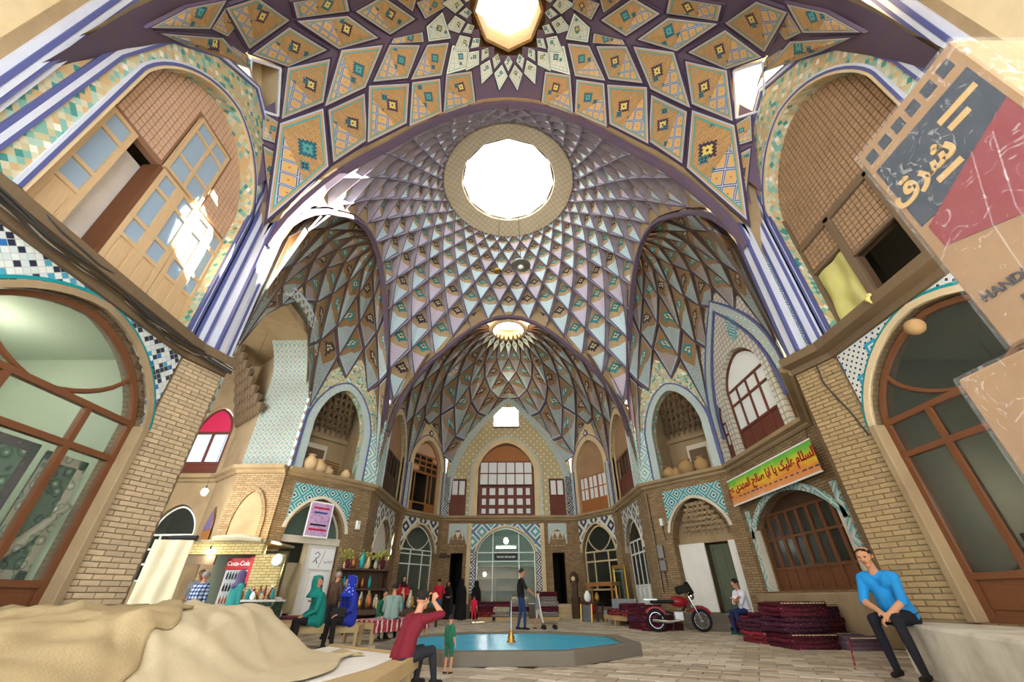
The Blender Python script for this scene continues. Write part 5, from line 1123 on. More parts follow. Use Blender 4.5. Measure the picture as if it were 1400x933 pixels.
# ---------------------------------------------------------------- burlap pile and bench in front
def field(name, x0, x1, y0, y1, hf, mat, label, n=70, m=50, edge=None, kind=None):
    vs = []; fs = []
    for j in range(m+1):
        for i in range(n+1):
            u, v = i/n, j/m; x, y = x0+(x1-x0)*u, y0+(y1-y0)*v
            if edge: x, y = edge(u, v, x, y)
            vs.append((x, y, hf(x, y)))
    for j in range(m):
        for i in range(n): a = j*(n+1)+i; fs.append((a, a+1, a+n+2, a+n+1))
    k = len(vs); vs += [(x, y, z-.012) for x, y, z in vs]; fs += [tuple(reversed([q+k for q in f])) for f in fs[:]]
    bd = [i for i in range(n)]; 
    for i in range(n): fs.append((i, k+i, k+i+1, i+1)); a = m*(n+1)+i; fs.append((a, a+1, k+a+1, k+a))
    for j in range(m): a = j*(n+1); b = a+n+1; fs.append((a, b, k+b, k+a)); a += n; b += n; fs.append((a, k+a, k+b, b))
    return tag(MB().add(vs, fs).build(name, mat, None, smooth=True, fixn=False), label, 'cloth')
def sm(a, b, x): q = max(0, min(1, (x-a)/(b-a))); return q*q*(3-2*q)
def crest(x, y):
    h = .60+.2*sm(-6.3, -4.9, x)-.02*math.sin(x*2.2)
    h *= 1-.98*sm(5.9, 6.75, y); h -= .22*sm(4.6, 2.6, y)
    h = h*(1-sm(-3.0, -2.2, x))+.335*sm(-3.0, -2.2, x)*(1-.9*sm(6.3, 6.9, y))
    f = .012*math.sin(3.1*x+2.3*y)+.008*math.sin(5.2*x-3.4*y+1)+.012*math.sin(9*x+4*y)+.010*math.sin(13*y-5*x)
    r = abs(math.sin(2.1*x-1.3*y+.5*math.sin(2.1*y)))**40*.035+abs(math.sin(2.3*y+1.6*x+.6+.4*math.sin(3*x)))**50*.03-abs(math.sin(3.3*x+2.2*y+.8*math.sin(1.7*y)))**40*.02+abs(math.sin(4.1*x+.7*y))**60*.02
    return max(.01, h+(f+r)*(1-.85*sm(-2.9, -2.2, x)))
def ed_(y): return -4.2+(6.3-y)*.62+.1*math.sin(y*3.1)
field('burlap_sheet', 0, 1, 2.4, 6.85, crest, 'burlap_light', 'pale burlap sheet draped over the heap and trailing onto the bench', 90, 70, lambda u, v, x, y: (ed_(y)-.3+u*(-1.75-.25*(v-.5)+.08*math.sin(v*14)-ed_(y)+.3), y))
field('burlap_sheet', 0, 1, 2.4, 6.75, lambda x, y: crest(x, y)+.022, 'burlap_tan', 'darker tan burlap sheet laid over one end of the heap', 90, 70, lambda u, v, x, y: (-5.72+u*(ed_(y)+5.72+.04*math.sin(y*11)), y))
field('burlap_sheet', -5.7, -4.3, 1.9, 4.0, lambda x, y: crest(x, y)+.045+.03*abs(math.sin(5*x-2*y)), 'burlap_plain', 'greyish burlap corner hanging at the front of the heap', 40, 40, lambda u, v, x, y: (x+.1*math.sin(v*6), y+(.22*math.sin(u*7)+.1*math.sin(u*17))*sm(.8, 1, v)))
# timber heap that carries the burlap
for k, (x, y, lx, ly, h) in enumerate(((-4.75, 4.6, 1.3, 2.0, .52), (-3.65, 4.6, .8, 2.0, .5))):
    o = empty('crate', (x, y, 0), 0, 'wooden crate under the %s burlap' % ('tan', 'pale')[k], 'crate')
    MB().box((0, 0, h/2-.04), (lx, ly, h-.1)).build('body', 'wood_pale', o)
    for sy_ in (-1, 0, 1): MB().box((0, sy_*(ly/2-.1), h-.07), (lx+.02, .12, .04)).build('batten', 'wood_grey', o)
bn = empty('platform_bench', (-2.2, 5.2, 0), 0, 'low timber platform covered with a white sheet in front of the pool', 'bench')
BP = [(-1.15, 6.35), (-2.75, 7.7), (-3.2, 3.2), (-1.2, 3.2)]
mb = MB(); mb.plate([Vector((x+2.2, y-5.2, .285)) for x, y in BP], (0, 0, -.05)); mb.build('deck', 'wood_pale', bn)
for a, b in ((BP[3], BP[0]), (BP[0], BP[1])):
    f = FR((a[0]+2.2, a[1]-5.2), (b[0]+2.2, b[1]-5.2)); mb = MB(); f.box(mb, 0, f.len, .17, .31, -.02, .03); mb.build('rail', 'wood_pale', bn, bevel=.006)
for x, y in ((-1.22, 6.2), (-1.25, 4.7), (-1.25, 3.3), (-2.6, 7.45)): MB().box((x+2.2, y-5.2, .1), (.09, .09, .2)).build('leg', 'wood_pale', bn)
ws = MB(); ws.plate([Vector((x, y, .3)) for x, y in ((-1.36, 6.3), (-2.68, 7.45), (-3.05, 3.3), (-1.7, 3.3), (-1.6, 4.6), (-1.42, 5.4))], (0, 0, -.012)); tag(ws.build('sheet', 'sheet_white'), 'white paper sheet with faint red marks on the platform bench', 'sheet')
for k, (x, y) in enumerate(((-2.1, 5.7), (-1.95, 5.0))): mb = MB(); mb.box((x, y, .302), (.16, .1, .002), .4); mb.build('print_mark', 'text_red', bpy.data.objects['sheet'])
fc = MB(); fc.add([(-2.35, 6.3, .31), (-1.95, 6.45, .31), (-1.75, 6.2, .31), (-2.1, 6.05, .31), (-2.1, 6.35, .37), (-1.95, 6.2, .36)], [(0, 1, 4), (1, 2, 5, 4), (2, 3, 5), (3, 0, 4, 5), (0, 3, 2, 1)]); tag(fc.build('burlap_scrap', 'burlap_tan'), 'folded burlap scrap lying on the white sheet', 'cloth')
# ---------------------------------------------------------------- benches around the pool
b1 = takht('bench', -4.15, 10.85, 1.75, .75, .42, R(8), 'pale timber bench on which the two women sit')
b2 = takht('bench', -3.1, 12.6, 2.0, 1.0, .42, R(60), 'timber bench covered with red and white striped rug')
t = NT('rug_stripe', .95); x_, y_ = t.uv(); n_ = t.noise(t.vec(x_, y_), 9, 3)
t.col(t.ramp(t.math('FRACT', t.math('ADD', t.math('MULTIPLY', x_, 3.0), t.math('MULTIPLY', n_, .25))), [(0, hx('#a83a44')), (.4, hx('#d9b9ae')), (.55, hx('#7c2430')), (.85, hx('#e2d2c6'))], True)); M['rug_stripe'] = t.m
rs = MB().box((-3.1, 12.6, .44), (2.02, 1.04, .03), R(60)); rs.box((-2.78, 12.18, .33), (.02, 1.0, .22), R(-30)); rs.box(FR((-3.1, 12.6), (-2.6, 13.47)).p(0, .33, .52), (2.0, .02, .24), R(60)); tag(rs.build('bench_rug', 'rug_stripe'), 'red and white striped rug hanging over a bench', 'rug')
b3 = takht('bench', -6.05, 12.6, 1.1, .7, .45, R(10), 'bench covered with a dark red rug where the old man sits'); tag(MB().box((-6.05, 12.6, .475), (1.14, .74, .05), R(10)).build('bench_rug', 'rug_maroon', None, bevel=.015), 'dark red rug on the old mans bench', 'rug')
# ---------------------------------------------------------------- banner, posters, signs
BX = FR((7.48, 14.0), (7.48, 9.3))
bnr = empty('banner', BX.p(2.4, 3.35, .0), 0, 'bright green yellow and orange printed banner with red lettering above folding doors', 'banner')
def inloc(o, mb): mb.v = [tuple(Vector(v)-o.location) for v in mb.v]; return mb
mb = MB(); BX.box(mb, 0, 4.4, 3.4, 4.18, -.01, .0); bp_ = inloc(bnr, mb); me_ = bp_.build('sheet', 'banner_print', bnr); 
for l in me_.data.uv_layers['UVMap'].data: l.uv = (l.uv[0], l.uv[1]+bnr.location.z)
mb = MB(); BX.box(mb, -.02, 4.42, 4.16, 4.2, -.015, .01); BX.box(mb, -.02, 4.42, 3.38, 3.42, -.015, .01); inloc(bnr, mb).build('hem', 'white', bnr)
mt = Matrix.Translation(-bnr.location)
lettering(shape_fa('السلام علیک یا ابا صالح المهدی عج'), .33, 'text_red', bnr, mt @ fmat(BX, 2.2, 3.88, .012), bold=.008)
for k in range(16):
    mb = MB(); s_ = .5+k*.25; BX.box(mb, s_, s_+random.uniform(.08, .18), 3.6-.004*k, 3.63-.004*k, .0, .006); inloc(bnr, mb).build('small_print', 'text_blue', bnr)
for s_ in (0.05, 4.35): mb = MB(); mb.tube([BX.p(s_, 4.19, 0), BX.p(s_, 4.5, -.1)], .01, 5); inloc(bnr, mb).build('tie', 'cable', bnr)
ps = empty('poster', CL.p(1.5, 2.68, .05), 0, 'tall purple and white poster hanging in the arch', 'poster'); mb = MB(); CL.box(mb, 1.08, 1.98, 2.68, 3.84, .04, .05); inloc(ps, mb).build('border', 'white', ps); mb = MB(); CL.box(mb, 1.13, 1.93, 2.73, 3.79, .05, .054); inloc(ps, mb).build('print', 'poster_print', ps)
for k, (z, m, w_) in enumerate(((3.6, 'text_red', .6), (3.45, 'text_blue', .5), (3.05, 'text_black', .6), (2.9, 'text_red', .65))): mb = MB(); CL.box(mb, 1.53-w_/2, 1.53+w_/2, z, z+.06, .054, .057); inloc(ps, mb).build('print_line', m, ps)
mb = MB(); mb.tube([CL.p(1.1, 3.84, .045), CL.p(1.53, 4.2, .02), CL.p(1.96, 3.84, .045)], .006, 5); inloc(ps, mb).build('string', 'cable', ps)
s1 = empty('signboard', CL.p(2.1, 1.75, -.2), 0, 'white signboard with black drawing and handwriting above the menu', 'sign'); mb = MB(); CL.box(mb, 1.68, 2.55, 1.75, 2.38, -.22, -.2); inloc(s1, mb).build('board', 'white', s1)
for pts_, r_ in (([(1.82, 2.2), (1.9, 2.28), (2.0, 2.2), (1.95, 2.1), (1.85, 2.08)], .02), ([(1.8, 1.95), (1.88, 2.05), (1.95, 1.92)], .025), ([(2.02, 1.8), (2.12, 2.1), (2.18, 2.34)], .01), ([(2.2, 2.0), (2.28, 1.94), (2.36, 2.02), (2.44, 1.95), (2.5, 2.03)], .014)):
    mb = MB(); mb.tube([CL.p(s, z, -.195) for s, z in pts_], r_*.6, 5); inloc(s1, mb).build('drawing', 'text_black', s1)
s2 = empty('menu_board', CL.p(2.2, .45, -.2), 0, 'white menu board with coloured lines under the signboard', 'sign'); mb = MB(); CL.box(mb, 1.78, 2.52, .47, 1.66, -.22, -.2); inloc(s2, mb).build('board', 'white', s2)
for k, m in enumerate(('text_black', 'text_red', 'text_red', 'leaf', 'print_yellow', 'wood_orange')): mb = MB(); CL.box(mb, 1.95, 2.3+.03*(k % 3), 1.5-k*.14, 1.55-k*.14, -.2, -.197); inloc(s2, mb).build('menu_line', m, s2)
cs = drape(CL, .5, 1.4, .5, 1.9, -.15, 'burlap_plain', 'cloth_cover', 'patterned pale cloth covering goods in the dark doorway', 'cloth', .06, 2)
mb = MB(); FW.box(mb, cx-.62, cx+.62, 2.62, 2.93, -.17, -.13); sg_ = mb.build('shop_sign', 'text_black'); tag(sg_, 'black shop sign with white script in the far arch', 'sign')
for k in range(5):
    x0_ = cx-.5+k*.21; mb = MB(); mb.tube([FW.p(x0_+q*.018, 2.76+.06*math.sin(q*1.3+k*2), -.125) for q in range(11)], .012, 5); mb.build('script', 'white', sg_)
# ---------------------------------------------------------------- lamps of the place
def bulb(loc, label, r_=.07, power=60, cord=.6):
    o = empty('light_bulb', loc, 0, label, 'lamp'); MB().ell((0, 0, 0), (r_, r_, r_*1.2), 12, 8).build('bulb', 'lamp_white', o, smooth=True); MB().lathe([(.02, r_), (.022, r_+.07), (.01, r_+.09)], 8).build('socket', 'black', o); MB().tube([(0, 0, r_+.08), (0, 0, r_+cord)], .006, 5).build('cord', 'cable', o)
    ld = bpy.data.lights.new('bulb_light', 'POINT'); ld.energy = power; ld.shadow_soft_size = .1; ld.color = (1, .96, .86); lo = bpy.data.objects.new('bulb_light', ld); COL.objects.link(lo); lo.parent = o; lo.location = (0, 0, -r_*1.5); return o
bulb((-9.3, 12.8, 3.66), 'glowing bulb hanging in the side passage', .09, 60, 5.75); 
tl = empty('tube_lamp', (cx-3.8, 25.6, 3.3), 0, 'glowing fluorescent lamp inside the far glazed arch', 'lamp'); MB().tube([(-.55, 0, 0), (.55, 0, 0)], .04, 10).build('tube', 'lamp_white', tl); MB().box((0, 0, .09), (1.2, .1, .07)).build('housing', 'white_metal', tl); MB().tube([(0, 0, .1), (0, 0, 1.0)], .012, 5).build('rod', 'steel', tl); MB().ell((0, 0, .35), (.13, .13, .16), 10, 8).build('globe', 'lamp_white', tl)
ld = bpy.data.lights.new('tube_light', 'AREA'); ld.shape = 'RECTANGLE'; ld.size = 1.1; ld.size_y = .1; ld.energy = 70; ld.color = (.9, 1, .94); lo = bpy.data.objects.new('tube_light', ld); COL.objects.link(lo); lo.parent = tl; lo.location = (0, 0, -.06)
bulb((-1.35, 26.0, 2.0), 'round white globe lamp low inside the far shop', .09, 40, 2.2); bulb((10.2, 12.2, 2.6), 'small bulb behind the folding doors', .06, 60, .7); bulb((7.4, 5.2, 2.2), 'small bulb glowing inside the dark shop behind the cartons', .05, 60, 2.0); bulb((-7.6, 4.6, 4.0), 'bulb inside the shop with hanging carpets', .06, 30, .35); bulb((-7.9, 11.9, 1.95), 'bulb inside the snack kiosk', .05, 6, .12)
# ---------------------------------------------------------------- cables and fittings
for k in range(9):
    pts_ = []; off = random.uniform(0, .18); ph_ = random.uniform(0, 6)
    for q in range(14):
        y = -1+7.2*q/13; pts_.append(NL.p(syL(y), HC+.04+off-.06*math.sin(q*1.7+ph_)-.03*abs(math.sin(q*.9)), .16+.16*(k % 3)/2+.03*math.sin(q+ph_)))
    pts_ += [PL.p(.3, HC+off, .3), PL.p(.72, HC-.05+off, .32)]
    tag(MB().tube(pts_, .011+.004*(k % 3), 5).build('cable', 'cable' if k % 3 else 'cable_pale'), 'sagging cable of the bundle along the timber cornice by the tan balcony', 'cable', 'cables along the cornice')
tag(MB().tube([PR.p(.45, HC, .05), PR.p(.42, 4.2, .04), PR.p(.5, 3.9, .05), PR.p(.62, 3.5, .04), PR.p(.7, 3.1, .04)], .012, 5).build('cable', 'cable'), 'black cable trailing down the ochre brick pier', 'cable')
for s, z, h, lb in ((.57, 3.28, .26, 'small white switch box high on the canted wall pilaster'), (.3, 2.3, .42, 'grey meter box above another on the pilaster'), (.3, 1.85, .34, 'grey meter box below another on the pilaster')):
    o = empty('meter_box', CR.p(s, z-h/2, .02), 0, lb, 'box'); mb = MB(); CR.box(mb, s-.12 if h > .3 else s-.06, s+.12 if h > .3 else s+.06, z-h/2, z+h/2, .0, .12); inloc(o, mb).build('case', 'white_metal' if h < .3 else 'grey_box' if 'grey_box' in M else 'steel', o, bevel=.01); mb = MB(); mb.tube([CR.p(s, z-h/2, .06), CR.p(s+.02, z-h/2-.5, .03)], .015, 6); inloc(o, mb).build('conduit', 'cable', o)
tag(MB().tube([CR.p(.12, 4.4, .05), CR.p(.15, 3.0, .06), CR.p(.12, 1.0, .05)], .02, 6).build('conduit', 'cable'), 'dark conduit down the corner of the canted wall', 'pipe')
o = empty('meter_box', CL.p(3.1, 3.1, .02), 0, 'small pale switch box on the brick beside the poster arch', 'box'); mb = MB(); CL.box(mb, 3.04, 3.2, 3.1, 3.4, 0, .1); inloc(o, mb).build('case', 'white_metal', o, bevel=.01); mb = MB(); CL.box(mb, 3.06, 3.18, 3.28, 3.38, .1, .11); inloc(o, mb).build('cover', 'plaster', o)
hs = empty('loudspeaker', NR.p(syR(4.6), 4.1, .1), 0, 'dusty round loudspeaker fixed above the arch moulding', 'loudspeaker'); MB().ell((-.08, 0, 0), (.12, .12, .12), 14, 10).build('body', 'clay_dark', hs, smooth=True); MB().tube([(0, 0, .08), (.1, .1, .2)], .03, 8).build('bracket', 'steel', hs)
# ---------------------------------------------------------------- jars in the niches
def jar(x, y, z, r_, h, mat, label, group, handle=False, name='clay_jar'):
    o = empty(name, (x, y, z), random.uniform(0, 6), label, 'jar', group)
    MB().lathe([(r_*.55, 0), (r_*.9, h*.2), (r_, h*.45), (r_*.8, h*.72), (r_*.45, h*.86), (r_*.42, h*.93)], 18).build('body', mat, o, smooth=True); MB().lathe([(r_*.42, h*.92), (r_*.55, h*.97), (r_*.53, h), (r_*.4, h*.98)], 18, close=False).build('rim', mat, o, smooth=True)
    if handle: MB().tube([(r_*.45, 0, h*.88), (r_*.85, 0, h*.85), (r_*.95, 0, h*.6)], r_*.07, 6).build('handle', mat, o)
    return o
for f, L_, g in ((CL, ((.75, .28, .62, 'clay', 'tall pale jar at the end of the niche with wicker frame'), (1.1, .3, .5, 'clay', 'wide pale jar between two other jars in the left niche'.replace('left ', 'wicker ')), (1.5, .2, .34, 'clay', 'small round pale jar beside the wicker frame'), (2.25, .2, .36, 'clay', 'pale jar standing apart near the niche edge')), 'jars on the niche ledge'), (CR, ((1.25, .27, .45, 'clay_dark', 'squat clay jar at the end of the jar row'), (1.55, .2, .36, 'clay_dark', 'small clay jar leaning between larger jars'), (2.0, .33, .58, 'clay_dark', 'large rounded clay jar in the middle of the jar row'), (2.6, .28, .55, 'clay_dark', 'upright clay jar by the red niche window')), 'clay jars on the niche ledge')):
    for s, r_, h, m, lb in L_: p = f.p(s, UZ, -.1); jar(p.x, p.y, UZ, r_, h, m, lb, g)
wk = empty('wicker_frame', CL.p(1.75, UZ, -.7), CL.rz, 'brown wicker basket frame leaning in the niche', 'basket')
for k in range(7): MB().tube([(-.5, 0, .08+k*.1), (0, .05, .12+k*.1), (.5, 0, .08+k*.1)], .03, 6).build('withe', 'wicker', wk)
mb = MB(); CL.box(mb, .2, .32, UZ, 6.6, -1.3, -1.2); tag(mb.build('wood_post', 'wood_orange'), 'orange timber post inside the niche with wicker', 'post')
gridwin(CR, [3.0, 3.28], [UZ+.1, 5.3, 5.75, 6.2], 'small red window inside the niche of clay jars', 'wood_red', 'glass_dark', .05, -.9, .05)
# ---------------------------------------------------------------- wrapped cartons beside the camera
def carton(name, lo, hi, label, printed):
    o = empty(name, (lo[0], (lo[1]+hi[1])/2, lo[2]), 0, label, 'carton', 'film wrapped cartons'); L0 = o.location
    loc = lambda mb: inloc(o, mb)
    loc(MB().b2(lo, hi)).build('carton', 'cardboard', o, bevel=.012); 
    e = .012; bx_ = loc(MB().b2([v-e for v in lo], [v+e for v in hi])).build('film', 'film', o, bevel=.01)
    f = FR((lo[0], hi[1]), (lo[0], lo[1]))   # face towards the hall axis
    W_, H_ = hi[1]-lo[1], hi[2]-lo[2]; z0 = lo[2]
    def bar(s0, s1, a, b, m, d=.003, nm='print'): mb = MB(); f.box(mb, s0*W_, s1*W_, z0+a*H_, z0+b*H_, 0, d); loc(mb).build(nm, m, o)
    if printed:
        bar(.06, .94, .52, .86, 'print_blue'); 
        mb = MB(); mb.plate(f.pts([(.1*W_, z0+.4*H_), (.94*W_, z0+.26*H_), (.94*W_, z0+.66*H_), (.5*W_, z0+.58*H_), (.1*W_, z0+.5*H_)], 0), f.n*.005); loc(mb).build('print', 'print_red', o)
        for k in range(6): bar(.06+.15*k, .16+.15*k, .905, .955, 'print_blue')
        mt = Matrix.Translation(-L0)
        lettering(shape_fa('شرق'), .2, 'print_yellow', o, mt @ fmat(f, .3*W_, z0+.69*H_, .006), bold=.006); lettering('HANDLE WITH CARE', .066, 'print_dark', o, mt @ fmat(f, .52*W_, z0+.17*H_, .006), bold=.002)
        for k, (s, z, w_) in enumerate(((.6, .77, .3), (.62, .72, .16), (.35, .6, .2))): bar(s, s+w_, z, z+.025, 'print_yellow', .006)
        bar(.25, .95, .08, .12, 'print_dark', .006)
    else:
        bar(.2, .8, .3, .34, 'print_dark'); bar(.2, .6, .22, .25, 'print_dark')
    for k in range(5):
        s = random.uniform(.05, .95); mb = MB(); mb.tube([f.p(s*W_, z0+.02, .016), f.p(min(1, s+.1)*W_, z0+.35*H_, .02), f.p(min(1, s+.3)*W_, z0+.6*H_, .016)], .004, 5); loc(mb).build('film_crease', 'film', o)
    return o
carton('wrapped_carton', (2.42, .92, 1.9), (3.1, 1.62, 3.46), 'film wrapped carton with dark blue and red print on top of its stack', True)
carton('wrapped_carton', (2.36, .7, .585+.55), (3.15, 1.86, 1.85), 'plain brown carton in clear film under the printed one', False)
carton('wrapped_carton', (3.2, .7, .585), (3.95, 1.9, 1.12), 'plain brown carton in clear film on the whitewashed ledge', False)
st_ = empty('carton_trestle', (2.75, 1.3, 0), 0, 'timber trestle under the stacked cartons', 'trestle')
for x in (2.45, 3.02):
    for y in (.8, 1.78): MB().box((x-2.75, y-1.3, .53), (.08, .08, 1.06)).build('leg', 'wood_pale', st_)
MB().box((0, 0, 1.1), (.7, 1.1, .06)).build('top', 'wood_pale', st_)
# ---------------------------------------------------------------- goods in the near shops
def hung(f, s0, s1, z0, z1, d, mat, label, bord):
    o = empty('hanging_carpet', f.p((s0+s1)/2, z0, d), 0, label, 'carpet', 'carpets hung in the shop'); mb = MB(); f.box(mb, s0, s1, z0, z1, d-.02, d); inloc(o, mb).build('field', mat, o)
    for a, b, c_, e in ((s0, s1, z1-.12, z1), (s0, s1, z0, z0+.12), (s0, s0+.12, z0, z1), (s1-.12, s1, z0, z1)): mb = MB(); f.box(mb, a, b, c_, e, d-.025, d+.004); inloc(o, mb).build('border', bord, o)
    return o
hung(NL, syL(4.35), syL(5.2), 1.1, 2.62, -.3, 'rug_green', 'dark green patterned carpet hung beside the narrow one', 'rug_purple'); hung(NL, syL(5.36), syL(5.98), 1.1, 2.6, -.36, 'rug_green', 'narrow green carpet hung at the end of the shop window', 'rug_cream')
rc = empty('rolled_carpet', NL.p(syL(5.55), .95, -.22), 0, 'pale patterned carpet roll leaning in the shop window', 'carpet'); MB().tube([(0, -.45, .12), (.0, .0, .55), (0, .35, 1.05)], [.06, .07, .04], 12).build('roll', 'rug_cream', rc, smooth=True); MB().ell((0, -.5, .1), (.06, .12, .06), 10, 8).build('end_fold', 'rug_green', rc)
ch = empty('metal_chair', NR.p(syR(5.75), .6, -1.1), 2.4, 'metal chair with curved arm inside the dark shop', 'chair')
MB().box((0, 0, .45), (.5, .48, .05)).build('seat', 'rug_maroon', ch, bevel=.01); MB().box((0, .23, .75), (.46, .04, .45)).build('backrest', 'wood_dark', ch, bevel=.01)
for sx in (-1, 1):
    for sy_ in (-1, 1): MB().tube([(sx*.22, sy_*.2, 0), (sx*.22, sy_*.2, .45)], .018, 6).build('leg', 'chrome', ch)
    MB().tube([(sx*.25, .22, .8), (sx*.27, .05, .72), (sx*.27, -.2, .7), (sx*.25, -.24, .45)], .018, 6).build('armrest', 'chrome', ch)
# ---------------------------------------------------------------- snack kiosk
kk = empty('kiosk', (-7.6, 12.0, 0), 0, 'snack kiosk with yellow brick lintel and canvas side', 'kiosk'); kl = lambda mb: inloc(kk, mb)
brickmat('brick_yellow', '#d8c489', '#c9b273', '#8f7a48', .2, .065, .008, .2)
kl(MB().b2((-8.75, 11.95, 1.9), (-6.55, 12.15, 2.18))).build('lintel', 'brick_yellow', kk); kl(MB().b2((-8.82, 11.9, 0), (-8.68, 12.1, 1.92))).build('post', 'wood_grey', kk); kl(MB().b2((-6.7, 11.98, 0), (-5.95, 12.12, 1.9))).build('end_wall', 'brick_yellow', kk)
kl(MB().b2((-8.7, 13.5, 0), (-6.6, 13.6, 2.1))).build('back_wall', 'door_green', kk); kl(MB().b2((-8.8, 11.9, 2.18), (-6.5, 13.6, 2.24))).build('roof', 'burlap_plain', kk); kl(MB().b2((-8.6, 12.0, 1.66), (-7.75, 12.06, 1.88))).build('shutter_box', 'wood_grey', kk)
kl(MB().tube([(-9.0, 11.8, 2.26), (-8.4, 11.82, 2.28), (-8.3, 11.82, 2.27)], .07, 8)).build('awning_roll', 'black', kk); kl(MB().tube([(-7.9, 11.85, 2.27), (-7.2, 11.85, 2.29), (-6.6, 11.88, 2.22)], [.05, .09, .05], 8)).build('awning_roll', 'canvas', kk)
cv = drape(FR((-8.75, 11.0), (-7.95, 11.2)), 0, .85, 0, 2.15, 0, 'canvas', 'canvas_screen', 'beige canvas screen standing beside the pale brick pier', 'screen', .025, 2.2)
fr = empty('drinks_fridge', (-7.25, 12.35, 0), R(-6), 'upright red drinks fridge with glass door in the kiosk', 'fridge')
MB().box((0, .3, .92), (.72, .6, 1.84)).build('cabinet', 'red_gloss', fr, bevel=.015); MB().box((0, -.012, .8), (.64, .03, 1.5)).build('door_frame', 'steel', fr); MB().box((0, -.03, .8), (.56, .012, 1.42)).build('glass', 'glass_clear', fr); MB().box((0, -.02, 1.7), (.7, .06, .26)).build('header', 'red_gloss', fr); MB().box((.4, -.05, 1.55), (.1, .12, .62)).build('side_sign', 'red_gloss', fr)
for k in range(5):
    z = .25+k*.27; MB().box((0, -.02, z), (.56, .02, .02)).build('shelf', 'steel', fr)
    for q in range(7): MB().lathe([(.026, 0), (.028, .1), (.012, .15), (.012, .18)], 6, (-.24+q*.08, -.024, z+.01)).build('bottle', ('print_red', 'leaf', 'copper', 'black', 'print_blue')[k], fr)
lettering('Coca-Cola', .15, 'white', fr, Matrix.Translation((0, -.056, 1.7)) @ Matrix.Rotation(R(90), 4, 'X'), bold=.004)
ct = empty('kiosk_counter', (-6.1, 11.45, 0), 0, 'green painted kiosk counter with patterned front', 'counter'); MB().box((0, .2, .42), (1.0, .45, .84)).build('body', 'rug_green', ct); MB().box((0, .2, .86), (1.06, .52, .04)).build('top', 'plaster_white', ct); MB().box((0, -.03, .45), (.9, .02, .6)).build('front_panel', 'rug_cream', ct)
for k in range(16):
    x, y = -6.5+.05*k+random.uniform(-.02, .02), 11.5+random.uniform(0, .3); jar(x, y, .885, random.uniform(.03, .06), random.uniform(.12, .3), ('white', 'copper', 'rug_cream', 'teal_glaze', 'clay', 'print_red')[k % 6], 'small %s container crowded on the kiosk counter' % ('white', 'copper brown', 'cream', 'teal', 'clay', 'red')[k % 6], 'containers on the kiosk counter', name='container')
fn = empty('fan', (-6.05, 11.9, 1.75), 0, 'pale round fan above the kiosk counter', 'fan'); MB().lathe([(.13, -.03), (.15, 0), (.13, .03)], 20).build('guard', 'white_metal', fn); MB().tube([(0, 0, 0), (0, .1, -.1)], .02, 6).build('bracket', 'steel', fn); fn.rotation_euler = (R(90), 0, 0)
vo = empty('window_poster', LBW.p(1.05, 2.4, .03), 0, 'orange and purple cloth poster in the pointed opening', 'poster'); mb = MB(); mb.plate(LBW.pts([(.65, 2.2), (1.45, 2.2), (1.45, 3.0), (1.05, 3.5), (.65, 3.0)], .02), LBW.n*.01); inloc(vo, mb).build('lower_field', 'wood_orange', vo); mb = MB(); mb.plate(LBW.pts([(.7, 2.85), (1.4, 2.85), (1.4, 3.0), (1.05, 3.45), (.7, 3.0)], .03), LBW.n*.01); inloc(vo, mb).build('upper_field', 'mauve', vo)
# ---------------------------------------------------------------- crockery and curio stall by the far side wall
sh = empty('stall_shelf', (-5.0, 15.9, 0), R(35), 'dark brown timber stall shelf loaded with crockery', 'shelf')
for z in (.55, 1.15, 1.72): MB().box((0, 0, z), (1.7, .5, .05)).build('shelf_board', 'wood_dark', sh)
for x in (-.82, .82):
    MB().box((x, 0, .87), (.06, .5, 1.74)).build('side', 'wood_dark', sh)
MB().box((0, .23, .87), (1.64, .03, 1.7)).build('back', 'wood_dark', sh)
tb = takht('stall_table', -4.0, 14.9, 2.0, .8, .62, R(20), 'low stall table crowded with pots and lanterns', 'wood_dark', cat='table'); tb2 = takht('stall_table', -3.5, 17.3, 1.9, .9, .6, R(55), 'further stall table crowded with curios', 'wood_dark', cat='table')
MT = (('brass', 'brass'), ('copper', 'copper'), ('teal_glaze', 'teal glazed'), ('rug_cream', 'cream'), ('clay', 'clay'), ('clay_dark', 'dark clay'), ('wood_dark', 'dark brown'), ('rug_maroon', 'maroon'), ('gold', 'gold'), ('black', 'black'))
def on(o, lx, ly, z, n, rmin, rmax, hmin, hmax, lab, group):
    m_ = Matrix.Translation(o.location) @ Matrix.Rotation(o.rotation_euler.z, 4, 'Z'); c = int(math.ceil(math.sqrt(n*lx/ly))); r_ = int(math.ceil(n/c)); k = 0
    for a in range(c):
        for b in range(r_):
            if k >= n: return
            p = m_ @ Vector((-lx/2+lx*(a+.5)/c+random.uniform(-.02, .02), -ly/2+ly*(b+.5)/r_, z)); m, nm = random.choice(MT); k += 1
            jar(p.x, p.y, p.z, random.uniform(rmin, rmax), random.uniform(hmin, hmax), m, '%s vessel %s' % (nm, lab), group, random.random() < .4, random.choice(('vase', 'jug', 'pot')))
on(sh, 1.5, .35, 1.75, 6, .07, .1, .25, .5, 'on the top board of the dark stall shelf', 'vessels on the stall shelf'); on(sh, 1.5, .35, 1.18, 9, .05, .08, .2, .4, 'on the middle board of the dark stall shelf', 'vessels on the stall shelf'); on(sh, 1.5, .3, .58, 8, .06, .09, .2, .4, 'on the low board of the dark stall shelf', 'vessels on the stall shelf')
on(tb, 2.0, .75, .625, 24, .05, .085, .15, .5, 'on the low stall table', 'vessels on the stall tables'); on(tb2, 1.7, .75, .605, 20, .05, .085, .2, .6, 'on the further stall table', 'vessels on the stall tables')
